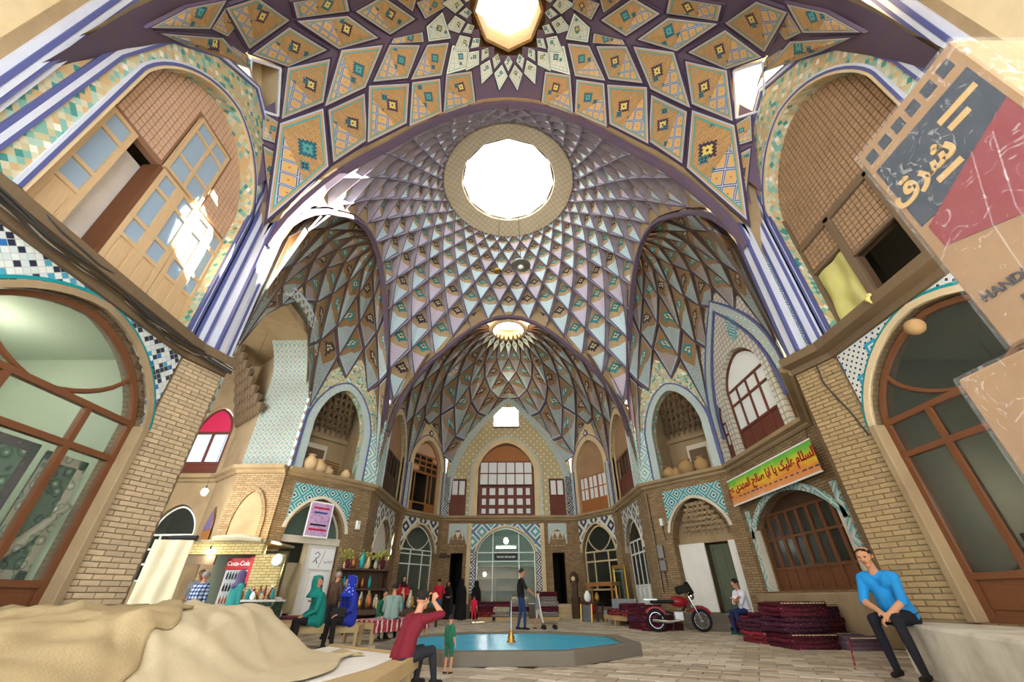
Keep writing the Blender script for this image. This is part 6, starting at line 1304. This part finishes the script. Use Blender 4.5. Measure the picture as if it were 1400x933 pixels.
for k, (x, y, z) in enumerate(((-5.55, 15.6, 1.75), (-5.0, 16.0, 1.75), (-4.55, 16.3, 1.75))):
    o = empty('dried_bouquet', (x, y, z), 0, ('dried yellow flowers in a pot at the poster end of the stall shelf', 'dried yellow flowers in the middle of the stall shelf top', 'dried yellow flowers at the pool end of the stall shelf')[k], 'flowers', 'dried flowers on the stall shelf'); MB().lathe([(.07, 0), (.1, .1), (.08, .18)], 10).build('pot', 'clay', o)
    for q in range(22):
        a = random.uniform(0, 6.28); e = random.uniform(.1, .28); h = random.uniform(.3, .6); mb = MB(); mb.tube([(0, 0, .15), (e*.4*math.cos(a), e*.4*math.sin(a), h*.6), (e*math.cos(a), e*math.sin(a), h)], .006, 4); mb.ell((e*math.cos(a), e*math.sin(a), h), (.045, .045, .05), 6, 4); mb.build('stem', 'leaf_dry', o)
# ---------------------------------------------------------------- antiques before the far canted shop
mr = empty('framed_mirror', (5.05, 21.0, 0), R(-58), 'tall gilt framed mirror standing by the pale metal door', 'mirror'); MB().box((0, 0, 1.2), (.62, .03, 1.7)).build('glass', 'mirror', mr)
for a, b, c_, d in ((-.4, -.29, .3, 2.1), (.29, .4, .3, 2.1), (-.4, .4, .3, .42), (-.4, .4, 1.98, 2.12)): MB().b2((a, -.04, c_), (b, .04, d)).build('frame', 'gold', mr, bevel=.012)
for x in (-.3, .3): MB().b2((x-.03, -.03, 0), (x+.03, .25, .3)).build('foot', 'gold', mr)
at = empty('console_table', (4.35, 21.9, 0), R(-56), 'orange timber console table under the antique shop window', 'table'); MB().box((0, 0, 1.4), (1.7, .4, .16)).build('top', 'wood_orange', at, bevel=.01)
for x in (-.78, .78):
    for y in (-.14, .14): MB().box((x, y, .66), (.07, .07, 1.32)).build('leg', 'wood_orange', at)
at2 = empty('side_table', (3.65, 20.9, 0), R(-50), 'dark low table with a round picture before the antique shop', 'table'); MB().box((0, 0, .68), (1.0, .5, .05)).build('top', 'wood_dark', at2)
for x in (-.42, .42):
    for y in (-.2, .2): MB().box((x, y, .33), (.06, .06, .66)).build('leg', 'wood_dark', at2)
MB().box((0, 0, .3), (.86, .4, .04)).build('shelf', 'wood_dark', at2)
jar(3.5, 20.95, .71, .16, .42, 'white', 'rounded white jar on the dark low table', 'curios before the antique shop'); jar(3.85, 20.6, .71, .1, .35, 'brass', 'brass jar on the dark low table', 'curios before the antique shop'); jar(3.7, 20.85, .325, .13, .28, 'text_red', 'red pot on the under shelf of the dark low table', 'curios before the antique shop')
pf_ = empty('picture_frame', (3.3, 20.5, 0), R(-30), 'small framed picture leaning at the foot of the dark low table', 'picture'); MB().box((0, .05, .3), (.45, .03, .6), rx=R(-10)).build('picture', 'glass_dark', pf_)
for x in (-.24, .24): MB().box((x, .04, .31), (.05, .05, .66), rx=R(-10)).build('frame', 'gold', pf_)
sf = empty('settee', (4.6, 19.85, 0), R(-60), 'grey low settee behind the red rug benches', 'sofa'); MB().box((0, 0, .32), (1.4, .6, .2)).build('seat', 'grey_cloth', sf, bevel=.03); MB().box((0, .28, .6), (1.4, .12, .45)).build('backrest', 'grey_cloth', sf, bevel=.03)
for x in (-.62, .62):
    for y in (-.24, .24): MB().box((x, y, .11), (.06, .06, .22)).build('leg', 'wood_dark', sf)
ck = empty('long_case_clock', (3.35, 23.7, 0), R(-20), 'tall dark carved clock beside the far steps', 'clock'); MB().box((0, 0, .45), (.4, .3, .9)).build('base', 'wood_dark', ck, bevel=.02); MB().box((0, 0, 1.2), (.28, .22, .7)).build('trunk', 'wood_dark', ck, bevel=.02); MB().lathe([(.2, 1.5), (.24, 1.7), (.2, 1.9), (.05, 2.0)], 10).build('hood', 'wood_dark', ck); MB().lathe([(.1, -.01), (.1, .01)], 16, (0, 0, 0)).build('dial', 'plaster_cream', ck).matrix_local = Matrix.Translation((0, -.22, 1.68)) @ Matrix.Rotation(R(90), 4, 'X')
wc = empty('wall_clock', FW.p(1.62, 2.35, .05), 0, 'round white wall clock beside the far arch', 'clock'); MB().lathe([(.17, -.03), (.19, 0), (.17, .02)], 20).build('case', 'wood_dark', wc); MB().lathe([(.15, .015), (.15, .03)], 20).build('face', 'white', wc); wc.rotation_euler = (R(90), 0, 0)
aw = MB(); FW.box(aw, .05, .6, 2.72, 2.86, .01, .3); FW.box(aw, .1, .45, 2.86, 2.94, .01, .2); tag(aw.build('awning_roll_bundle', 'wood_dark'), 'dark rolled awning on the pilaster by the grey steps', 'awning')
wp = empty('white_plinth', (4.95, 16.75, 0), R(40), 'chipped white plinth at the foot of the canted wall', 'plinth'); MB().box((0, 0, .3), (.55, .45, .6)).build('block', 'ledge_plaster', wp, bevel=.02); MB().box((0, 0, .63), (.7, .55, .05)).build('cap', 'rug_maroon', wp, bevel=.01)
# ---------------------------------------------------------------- motorcycle
mc = empty('motorcycle', (5.1, 14.6, 0), R(-12), 'dark red motorcycle parked before the canted doorway', 'motorcycle')
def wheel(x, nm):
    o = empty(nm, (x, 0, .29)); o.parent = mc; mb = MB(); mb.tube([(.25*math.cos(q*math.pi/12), 0, .25*math.sin(q*math.pi/12)) for q in range(25)], .045, 8, caps=False); mb.build('tyre', 'rubber', o, smooth=True); mb = MB(); mb.tube([(.2*math.cos(q*math.pi/12), 0, .2*math.sin(q*math.pi/12)) for q in range(25)], .012, 6, caps=False); mb.build('rim', 'chrome', o)
    for q in range(8): a = q*math.pi/4; MB().tube([(0, 0, 0), (.2*math.cos(a), 0, .2*math.sin(a))], .006, 4).build('spoke', 'chrome', o)
    MB().tube([(0, -.06, 0), (0, .06, 0)], .035, 10).build('hub', 'steel', o)
wheel(-.62, 'wheel'); wheel(.68, 'wheel')
MB().tube([(-.62, 0, .3), (-.3, 0, .5), (.1, 0, .42), (.35, 0, .72)], .035, 8).build('frame', 'black', mc); MB().ell((.12, 0, .76), (.3, .13, .14), 14, 10).build('fuel_tank', 'bike_red', mc, smooth=True); MB().box((-.36, 0, .76), (.72, .24, .1)).build('seat', 'black', mc, bevel=.03); MB().box((.05, 0, .4), (.3, .22, .26)).build('engine', 'steel', mc, bevel=.03)
MB().tube([(.1, -.14, .3), (-.3, -.16, .26), (-.75, -.17, .3)], [.03, .04, .05], 8).build('exhaust', 'chrome', mc)
for sy_ in (-1, 1): MB().tube([(.42, sy_*.08, .9), (.68, sy_*.08, .29)], .022, 6).build('fork_leg', 'chrome', mc)
MB().tube([(.3, -.36, 1.0), (.38, -.15, 1.04), (.4, 0, 1.0), (.38, .15, 1.04), (.3, .36, 1.0)], .016, 6).build('handlebar', 'chrome', mc); MB().ell((.52, 0, .9), (.09, .1, .1), 12, 8).build('headlight', 'chrome', mc, smooth=True); MB().box((.5, 0, 1.12), (.06, .5, .34), ry=R(-24)).build('windscreen', 'black', mc, bevel=.02); MB().box((.3, 0, 1.08), (.4, .42, .22), ry=R(-12)).build('front_bag', 'black', mc, bevel=.04)
for x, z, n in ((.68, .6, 'mudguard'), (-.62, .6, 'mudguard')): MB().tube([(x+.33*math.cos(q), 0, .29+.33*math.sin(q)) for q in (.5, .9, 1.3, 1.7, 2.1, 2.5)], .05, 6).build(n, 'bike_red', mc)
MB().tube([(-.1, .14, .3), (-.15, .3, .0)], .014, 5).build('kickstand', 'steel', mc); MB().box((-.72, 0, .82), (.4, .3, .04)).build('luggage_rack', 'steel', mc)
for k in range(2): rug(4.55+.1*k, 15.2, .0 if k == 0 else .2, .7, .6, .19, R(60), 'rug_maroon', 'maroon rug %s beside the motorcycle' % ('on the floor', 'lying on another')[k], 'rugs beside the motorcycle', 2, False)
# crutch-like stick and white board by the seated man
tag(MB().tube([(4.9, 7.2, .02), (5.0, 7.25, .36)], .012, 6).build('walking_stick', 'rug_red'), 'thin red stick leaning on the whitewashed ledge', 'stick')
ds = empty('darkening_shelf', (cx-3.8, 27.2, .6), 0, 'added dark shelf that darkens the lower part of the far glazed shop', 'shelf')  # dark shelf added so the lower shop interior reads as shaded
MB().box((0, .3, .95), (3.6, .06, 1.9)).build('back', 'wood_dark', ds)
for z in (.05, .65, 1.25, 1.85): MB().box((0, .1, z), (3.6, .4, .06)).build('shelf_board', 'wood_dark', ds)
for x in (-1.8, -.6, .6, 1.8): MB().box((x, .1, .95), (.06, .4, 1.9)).build('side', 'wood_dark', ds)
rg_ = empty('rag', NR.p(syR(4.75), 4.78, .38), 0, 'small yellow rag knotted on the timber cornice', 'rag')
MB().tube([(0, 0, .02), (-.03, .03, -.05), (0, .02, -.12)], [.02, .035, .01], 7).build('tail', 'yellow_cloth', rg_); MB().ell((0, 0, .02), (.04, .04, .03), 8, 6).build('knot', 'yellow_cloth', rg_)
# ---------------------------------------------------------------- people
import numpy as np
def ik(a, b, l1, l2, hint):
    a, b = Vector(a), Vector(b); d = b-a; L_ = min(d.length, (l1+l2)*.995); d.normalize(); b = a+d*L_
    x = (l1*l1-l2*l2+L_*L_)/(2*L_); h = math.sqrt(max(0, l1*l1-x*x)); n = Vector(hint)-d*Vector(hint).dot(d); n.normalize(); return a+d*x+n*h, b
def capsule(mb, a, b, r0, r1, n=10):
    a, b = Vector(a), Vector(b); d = b-a; L_ = d.length or 1e-4; d = d/L_; pts = []; rs = []
    for k in (0, .3, .6, .85): pts.append(a-d*r0*math.cos(k*math.pi/2)); rs.append(max(.001, r0*math.sin(k*math.pi/2)))
    for k in (0, .33, .66, 1): pts.append(a+d*L_*k); rs.append(r0+(r1-r0)*k)
    for k in (.85, .6, .3, 0): pts.append(b+d*r1*math.cos(k*math.pi/2)); rs.append(max(.001, r1*math.sin(k*math.pi/2)))
    mb.tube(pts, rs, n)
def person(label, loc, rz, P, fit, scale=1.0, vox=.016, group=None, hair=('hair', 'short'), look=0.0, nod=0.0, extra=None, female=False, belly=.0, fatter=1.0):
    """P: joints in local metres (facing -y). fit: region -> material"""
    caps = []
    def cp(a, b, r0, r1, lab): caps.append((Vector(a), Vector(b), r0, r1, lab))
    pv, nk = Vector(P['pelvis']), Vector(P['neck']); sw = .155 if female else .175; side = Vector((1, 0, 0)); tw = P.get('twist', 0); side = Matrix.Rotation(tw, 3, 'Z') @ side
    sp = (nk-pv); fwd = side.cross(sp).normalized()*-1
    if fwd.y > 0 and abs(tw) < 1: fwd = -fwd
    f_ = fatter
    mid = pv+sp*.5+fwd*-.03
    for s in (-1, 1):
        cp(pv+side*s*.075, mid+side*s*.055, .118*f_, .112*f_, 'torso'); cp(mid+side*s*.055, nk+side*s*.09-sp.normalized()*.1, .112*f_, .108*f_, 'torso'); cp(pv+side*s*.08, pv+side*s*.09-sp*.08, .115*f_, .1*f_, 'hip')
    cp(nk-side*sw*.8-sp.normalized()*.05, nk+side*sw*.8-sp.normalized()*.05, .07, .07, 'torso')
    if belly: cp(pv+sp*.3+fwd*.05, pv+sp*.5+fwd*.05, .12+belly, .11+belly*.5, 'torso')
    hd = Vector(P['head']); up_ = (hd-nk).normalized(); cp(nk-up_*.05, hd-up_*.06, .058, .052, 'neck')
    hr = Matrix.Rotation(tw+look, 3, 'Z') @ Matrix.Rotation(nod, 3, 'X'); H = lambda x, y, z: hd+hr @ Vector((x, y, z))
    cp(H(0, .015, .03), H(0, .03, .02), .088, .085, 'head'); cp(H(0, -.015, .02), H(0, -.02, -.03), .078, .066, 'head'); cp(H(0, -.035, -.06), H(0, -.045, -.085), .052, .038, 'head')
    cp(H(0, -.088, .012), H(0, -.108, -.022), .011, .017, 'head'); cp(H(-.03, -.084, .03), H(.03, -.084, .03), .013, .013, 'head'); cp(H(-.02, -.084, -.058), H(.02, -.084, -.058), .011, .011, 'lip')
    for s in (-1, 1): cp(H(s*.084, .012, .02), H(s*.086, .016, -.02), .014, .011, 'head'); cp(H(s*.045, -.065, -.02), H(s*.05, -.05, -.03), .022, .02, 'head')
    for k, s in (('L', -1), ('R', 1)):
        sh_ = nk+side*s*sw-sp.normalized()*.06; wr = Vector(P['hand'+k]); el, wr = ik(sh_, wr, .28, .25, P.get('elb'+k, (s*.6, .5, -.6)))
        cp(sh_, el, .066, .052, 'uparm'); cp(el, wr, .045, .03, 'forearm')
        hdv = Vector(P.get('hdir'+k, tuple((wr-el).normalized()))).normalized(); ax = hdv.cross(Vector(P.get('palm'+k, (0, 0, 1)))); ax = ax.normalized() if ax.length > .1 else Vector((1, 0, 0)); pn_ = ax.cross(hdv).normalized(); curl = P.get('curl', .5)
        for q in (-.022, 0, .022): cp(wr+hdv*.01+ax*q*.7, wr+hdv*.085+ax*q, .019, .015, 'hand')
        fr_ = max(.0095, vox*.72)
        for q, ln in ((-.03, .062), (-.01, .075), (.01, .07), (.03, .055)):
            b0 = wr+hdv*.09+ax*q; b1 = b0+(hdv*math.cos(curl*.6)-pn_*math.sin(curl*.6))*ln*.5; b2 = b1+(hdv*math.cos(curl*1.6)-pn_*math.sin(curl*1.6))*ln*.5; cp(b0, b1, fr_, fr_*.95, 'hand'); cp(b1, b2, fr_*.95, fr_*.8, 'hand')
        t0 = wr+hdv*.03-ax*s*.03; t1 = t0+(hdv*.7-ax*s*.7-pn_*.2).normalized()*.035; cp(t0, t1, fr_*1.15, fr_, 'hand'); cp(t1, t1+(hdv*.95-ax*s*.2-pn_*.3).normalized()*.028, fr_, fr_*.85, 'hand')
        hp = pv+side*s*.09-sp.normalized()*.02; kn, an = Vector(P['knee'+k]), Vector(P['ank'+k]); cp(hp, hp+(kn-hp)*.5, .092*f_, .08*f_, 'thigh_up'); cp(hp+(kn-hp)*.5, kn, .08*f_, .06, 'thigh'); cp(kn, kn+(an-kn)*.45, .058, .055, 'shin'); cp(kn+(an-kn)*.45, an, .055, .042, 'shin_low')
        td = Vector(P.get('toe', (0, -1, 0))); cp(an+Vector((0, 0, -.04))-td*.05, an+td*.13+Vector((0, 0, -.055)), .038, .03, 'foot')
    mb = MB()
    for a, b, r0, r1, l in caps: capsule(mb, a, b, r0, r1, 10)
    me = bpy.data.meshes.new('person'); me.from_pydata(mb.v, [], mb.f); tmp = bpy.data.objects.new('tmp_body', me); COL.objects.link(tmp)
    md = tmp.modifiers.new('r', 'REMESH'); md.mode = 'VOXEL'; md.voxel_size = vox; sm_ = tmp.modifiers.new('s', 'SMOOTH'); sm_.factor = .5; sm_.iterations = 2
    bpy.context.view_layer.update(); ev = tmp.evaluated_get(bpy.context.evaluated_depsgraph_get()); out = bpy.data.meshes.new_from_object(ev); bpy.data.objects.remove(tmp); out.name = 'person'
    labs = [c[4] for c in caps]; n = len(out.polygons); co = np.empty(n*3); out.polygons.foreach_get('center', co); co = co.reshape(-1, 3); best = np.full(n, 1e9); bi = np.zeros(n, int)
    for i, (a, b, r0, r1, l) in enumerate(caps):
        a_, d_ = np.array(a), np.array(b-a); q = np.clip(((co-a_) @ d_)/max(1e-9, d_ @ d_), 0, 1); ds = np.linalg.norm(co-a_-q[:, None]*d_, axis=1)-(r0+(r1-r0)*q); m_ = ds < best; best[m_] = ds[m_]; bi[m_] = i
    dflt = dict(torso='torso', hip='thigh', neck='skin', head='skin', lip='skin_d', uparm='torso', forearm='skin', hand='skin', thigh_up='thigh', thigh='thigh', shin='thigh', shin_low='thigh', foot='shoe')
    def mat_of(l):
        m_ = fit.get(l)
        if m_ is None: m_ = dflt.get(l, 'skin'); m_ = fit.get(m_, m_)
        return m_
    ms = []; 
    for l in labs:
        m_ = mat_of(l)
        if m_ not in ms: ms.append(m_)
    for m_ in ms: out.materials.append(M[m_])
    idx = np.array([ms.index(mat_of(l)) for l in labs]); out.polygons.foreach_set('material_index', idx[bi]); out.polygons.foreach_set('use_smooth', [True]*n); out.uv_layers.new(name='UVMap') if not out.uv_layers else None; out.update()
    o = link('person', out); o.location = loc; o.rotation_euler = (0, 0, rz); o.scale = (scale,)*3; tag(o, label, 'person', group)
    for s in (-1, 1):
        mb = MB(); mb.ell(H(s*.033, -.093, .012), (.011, .006, .007), 8, 6); mb.build('eye', 'black', o)
    # hair or head cover
    hm, hs_ = hair
    if hs_ in ('short', 'long', 'bald'):
        mb = MB(); N_, K_ = 18, 12; vs = []; fs = []; rr = (.093, .103, .099)
        for i in range(K_+1):
            th = math.pi*.62*i/K_
            for j in range(N_):
                q = 2*math.pi*j/N_; x, y, z = rr[0]*math.sin(th)*math.cos(q), rr[1]*math.sin(th)*math.sin(q)+.012, rr[2]*math.cos(th)+.025
                if hs_ == 'bald' and z > .07: x, y, z = x*.93, y*.93, z*.9
                vs.append(H(x, y, z))
        for i in range(K_):
            for j in range(N_):
                q = 2*math.pi*(j+.5)/N_; front = -math.sin(q); lim = K_*(1-.6*max(0, front))+(0 if hs_ != 'long' else 3)
                if i < lim: fs.append((i*N_+j, (i+1)*N_+j, (i+1)*N_+(j+1) % N_, i*N_+(j+1) % N_))
        mb.add(vs, fs).build('hair', hm, o, smooth=True, fixn=False)
    elif hs_ == 'scarf':
        mb = MB(); vs = []; fs = []; N_ = 20; rows_ = ((.02, .150), (.07, .135), (.1, .1), (.112, .04), (.112, -.03), (.105, -.09), (.115, -.15), (.15, -.21), (.185, -.27))
        dn = hr.inverted() @ (nk-hd)
        for r_, z in rows_:
            for j in range(N_):
                q = 2*math.pi*j/N_; k = max(0, -z-.1)/.17; ctr = Vector((0, .02, 0))+dn*min(1, max(0, (-z-.05)/.2))*.35; vs.append(H(r_*math.cos(q)+ctr.x, r_*1.12*math.sin(q)+ctr.y, z+.01*math.sin(3*q)*k))
        for i in range(len(rows_)-1):
            for j in range(N_):
                q = 2*math.pi*(j+.5)/N_
                if -math.sin(q) > .62 and 2 <= i <= 4: continue
                fs.append((i*N_+j, (i+1)*N_+j, (i+1)*N_+(j+1) % N_, i*N_+(j+1) % N_))
        mb.add(vs, fs); ob = mb.build('headscarf', hm, o, smooth=True, fixn=False); sd = ob.modifiers.new('t', 'SOLIDIFY'); sd.thickness = .008
    if extra: extra(o, P, H, nk, pv)
    return o
def sit(sh=.45, lean=15, kz=None, spread=.12, hL=None, hR=None, **k):
    l = R(lean); pv = Vector((0, 0, sh+.1)); nk = pv+Vector((0, -math.sin(l)*.5, math.cos(l)*.5)); kz = kz if kz is not None else sh+.07
    kn = [(-spread, -.42, kz), (spread, -.44, kz)]; an = [(-spread-.0, -.44, .085), (spread+.02, -.40, .085)]
    d = dict(pelvis=pv, neck=nk, head=nk+Vector((0, -.05-.06*math.sin(l), .185)), kneeL=kn[0], kneeR=kn[1], ankL=an[0], ankR=an[1], handL=hL or (-.09, -.36, kz+.09), handR=hR or (.09, -.36, kz+.09)); d.update(k); return d
def stand(step=.12, hL=None, hR=None, lean=2, **k):
    l = R(lean); pv = Vector((0, 0, .93)); nk = pv+Vector((0, -math.sin(l)*.52, math.cos(l)*.52))
    d = dict(pelvis=pv, neck=nk, head=nk+Vector((0, -.03, .185)), kneeL=(-.1, -.06-step*.5, .5), kneeR=(.1, -.03+step*.3, .49), ankL=(-.1, -step, .085), ankR=(.1, step, .085), handL=hL or (-.26, -.05, .86), handR=hR or (.26, -.08, .86)); d.update(k); return d
D_ = lambda dx, dy: math.atan2(dx, -dy)       # rz so that the figure faces (dx, dy)
# seated man on the ledge
P = sit(.5, 24, .56, .13, (-.03, -.40, .64), (.05, -.42, .60), elbL=(-.9, .2, -.5), elbR=(.9, .2, -.5)); P['ankL'] = (-.12, -.36, .085); P['ankR'] = (.2, -.50, .085); P['curl'] = 1.0
m1 = person('man in bright blue short-sleeved shirt and dark trousers sitting on the whitewashed ledge', (5.24, 6.42, .04), D_(-.8, -.42), P, dict(torso='shirt_blue', thigh='trouser_navy', shin_low='trouser_navy', foot='shoe'), 1.06, .0095, hair=('hair', 'bald'), look=R(8), nod=R(14), belly=.02)
# photographer on the platform bench
P = sit(.26, 24, .40, .13, (-.07, -.42, .98), (.08, -.42, .98), elbL=(-.8, -.2, -.6), elbR=(.8, -.2, -.5)); P['curl'] = 1.2; P['ankL'] = (-.12, -.5, .085); P['ankR'] = (.16, -.42, .085); P['hdirL'] = (.1, -.2, .9); P['hdirR'] = (-.1, -.2, .9)
m2 = person('man in maroon t-shirt sitting on the platform bench taking a photograph', (-1.28, 6.05, 0), D_(.62, .72), P, dict(torso='maroon', thigh='charcoal', foot='shoe'), .88, .012, hair=('hair', 'short'), nod=R(6))
q_ = Matrix.Translation(m2.location) @ Matrix.Rotation(m2.rotation_euler.z, 4, 'Z') @ Matrix.Scale(.88, 4); pc = q_ @ Vector((0, -.47, 1.03)); cmr = empty('photo_camera', pc, m2.rotation_euler.z, 'small black photo camera held to the face of the maroon shirted man', 'camera'); MB().box((0, 0, 0), (.12, .05, .08)).build('body', 'black', cmr, bevel=.008); MB().lathe([(.03, 0), (.032, .05), (.028, .06)], 12).build('lens', 'rubber', cmr).rotation_euler = (R(90), 0, 0)
# toddler at the pool
person('small child in green printed dress standing by the pool rim', (-.86, 7.2, 0), D_(.3, .5), stand(.03), dict(torso='green_cloth', thigh_up='green_cloth', hip='green_cloth', thigh='green_cloth', shin='skin', shin_low='skin'), .39, .024, hair=('hair', 'short'), female=True)
# women on the bench
P = sit(.42, 10, .5, .1, (-.05, -.3, .6), (.1, -.34, .58)); person('woman in teal headscarf and teal coat sitting on the pale bench', (-4.15, 10.55, 0), D_(-.75, -.65), P, dict(torso='teal', uparm='teal', forearm='teal', hip='teal', thigh_up='teal', thigh='black_cloth', foot='shoe'), 1.0, .014, hair=('teal', 'scarf'), look=R(120), female=True, fatter=1.12)
P = sit(.42, 8, .5, .1, (-.1, -.3, .66), (.1, -.34, .62)); person('woman in royal blue coat and spotted blue headscarf sitting on the pale bench', (-3.5, 10.62, 0), D_(-.55, -.8), P, dict(torso='royal', uparm='royal', forearm='royal', hip='royal', thigh_up='royal', thigh='black_cloth', foot='shoe'), 1.0, .014, hair=('scarf_royal', 'scarf'), look=R(-35), female=True, fatter=1.12)
bg_ = empty('handbag', (-3.62, 10.3, .56), .3, 'black handbag on the lap of the woman in royal blue', 'bag'); MB().box((0, 0, .08), (.3, .12, .18)).build('body', 'black', bg_, bevel=.02); MB().tube([(-.12, 0, .16), (-.08, 0, .3), (.08, 0, .3), (.12, 0, .16)], .01, 6).build('strap', 'black', bg_)
# group on the striped bench
person('man in sage green shirt sitting with his back turned on the striped bench', (-2.95, 12.15, .02), D_(-.15, 1), sit(.42, 18), dict(torso='sage', uparm='sage', forearm='sage', thigh='charcoal'), .93, .016, hair=('hair', 'short'), fatter=1.1)
person('girl in dark green dress sitting on the striped bench', (-3.4, 12.95, .02), D_(.5, -.85), sit(.42, 10), dict(torso='green_cloth', uparm='green_cloth', forearm='green_cloth', thigh='grey_cloth'), .82, .016, hair=('hair', 'long'), female=True)
person('bald man in brown jacket standing behind the teal coated woman', (-4.75, 12.9, 0), D_(.3, 1), stand(.05), dict(torso='wood_dark', uparm='wood_dark', forearm='wood_dark', thigh='charcoal'), .88, .016, hair=('hair_grey', 'bald'))
# far group
person('man in bright red t-shirt and blue jeans standing with his back turned', (-3.45, 23.3, 0), D_(-.2, 1), stand(.05, (-.2, -.25, 1.05), (.22, -.2, 1.0)), dict(torso='red', thigh='jeans', foot='shoe'), .97, .02, hair=('hair', 'short'))
def cloak(name, label, x, y, h, mat, grp, rz=0):
    o = person(label, (x, y, 0), rz, stand(.02, (-.1, -.2, 1.05), (.1, -.2, 1.05)), dict(torso=mat, uparm=mat, forearm=mat, thigh=mat, foot='shoe'), h/1.75, .024, grp, hair=(mat, 'scarf'), female=True)
    mb = MB(); vs = []; fs = []; N_ = 22; rows_ = ((.03, 1.76), (.11, 1.72), (.135, 1.62), (.13, 1.5), (.21, 1.4), (.27, 1.2), (.27, .9), (.29, .5), (.33, .04))
    for r_, z in rows_:
        for j in range(N_): q = 2*math.pi*j/N_; e = r_*(1+.07*math.sin(5*q+z*2)*(1.75-z)); vs.append((e*math.cos(q), e*.75*math.sin(q)+.01, z))
    for i in range(len(rows_)-1):
        for j in range(N_):
            q = 2*math.pi*(j+.5)/N_
            if -math.sin(q) > .6 and i in (1, 2): continue
            fs.append((i*N_+j, (i+1)*N_+j, (i+1)*N_+(j+1) % N_, i*N_+(j+1) % N_))
    mb.add(vs, fs).build('cloak', mat, o, smooth=True, fixn=False); return o
cloak('c', 'woman in a full black cloak standing before the far doorway', -2.3, 23.0, 1.66, 'black_cloth', None, D_(.3, 1)); cloak('c', 'second figure in a black cloak half hidden beside the doorway clock', -1.62, 23.6, 1.6, 'black_cloth', None, D_(-.4, 1)); cloak('c', 'figure in a black cloak close beside the red shirted man', -3.05, 23.75, 1.58, 'black_cloth', None, D_(.2, -1))
person('woman in red top and pale trousers standing inside the crockery stall', (-4.4, 19.6, 0), D_(.4, -.9), stand(.04), dict(torso='red', uparm='red', thigh='jeans'), .95, .024, hair=('black_cloth', 'scarf'), female=True)
person('small child all in red walking near the far rug stacks', (-1.46, 20.05, 0), D_(.3, 1), stand(.14), dict(torso='red', uparm='red', forearm='skin', thigh='red', shin_low='skin'), .56, .026, hair=('hair', 'short'))
P = stand(.1, (-.2, -.36, 1.02), (.2, -.4, 1.0)); person('man in black t-shirt and dark jeans standing behind the pool', (.42, 16.1, 0), D_(.85, .1), P, dict(torso='black_cloth', thigh='jeans_dark', foot='shoe'), 1.0, .017, hair=('hair', 'short'))
person('boy in grey top and shorts walking behind the pool', (1.0, 16.5, 0), D_(.8, .3), stand(.18), dict(torso='grey_cloth', uparm='grey_cloth', thigh='stone_shirt', shin='skin', shin_low='skin'), .62, .022, hair=('hair', 'short'))
# kiosk side
person('man in blue plaid shirt standing at the kiosk with his back turned', (-7.35, 11.2, 0), D_(.1, 1), stand(.04, lean=6), dict(torso='plaid_shirt', uparm='plaid_shirt', forearm='plaid_shirt', thigh='denim'), .84, .016, hair=('hair_grey', 'short'), fatter=1.12)
person('woman in pale teal coat and mauve headscarf standing at the kiosk counter', (-6.35, 11.0, 0), D_(.5, .8), stand(.04), dict(torso='teal_light', uparm='teal_light', forearm='teal_light', thigh='teal_light', shin='teal_light', shin_low='charcoal'), .83, .017, hair=('mauve', 'scarf'), female=True, fatter=1.15)
person('elderly shopkeeper with grey hair inside the kiosk', (-8.3, 12.55, 0), D_(.4, -.9), stand(.03), dict(torso='grey_cloth', uparm='grey_cloth', thigh='charcoal'), .9, .02, hair=('hair_grey', 'short'))
person('old man in white shirt and blue trousers sitting bent over on the red rug bench', (-6.05, 12.55, .06), D_(-.1, -1), sit(.45, 32, None, .12, (-.08, -.4, .56), (.08, -.42, .56)), dict(torso='white_shirt', uparm='white_shirt', forearm='white_shirt', thigh='denim'), .88, .016, hair=('hair_grey', 'bald'), nod=R(22))
# man on the rugs by the canted doorway
person('man in white shirt and blue jeans sitting on rugs with folded arms', (6.7, 13.55, .0), D_(-.95, -.25), sit(.46, 8, None, .1, (.08, -.22, .86), (-.1, -.2, .84), elbL=(-.8, 0, -.5), elbR=(.8, 0, -.5)), dict(torso='white_shirt', thigh='denim', foot='green_shoe'), .98, .015, hair=('hair', 'long'), look=R(-12))
for i in range(2): rug(6.85, 13.6, i*.225, .95, .8, .22, R(100), ('rug_purple', 'rug_red')[i], ('plum rug under the red one', 'red patterned rug')[i]+' beneath the man in the white shirt', 'rugs under the seated man', 3, False)
# push cart handle held by the standing man
hc = empty('hand_cart', (1.25, 16.15, 0), 0, 'light hand cart with white handle held by the man in black', 'cart'); MB().tube([(-.25, 0, 1.0), (-.1, 0, .15)], .018, 6).build('handle', 'white', hc); MB().box((.1, 0, .16), (.5, .4, .04)).build('deck', 'wood_grey', hc)
for x in (-.08, .28):
    for y in (-.17, .17): MB().tube([(x, y-.02, .07), (x, y+.02, .07)], .07, 12).build('wheel', 'rubber', hc)
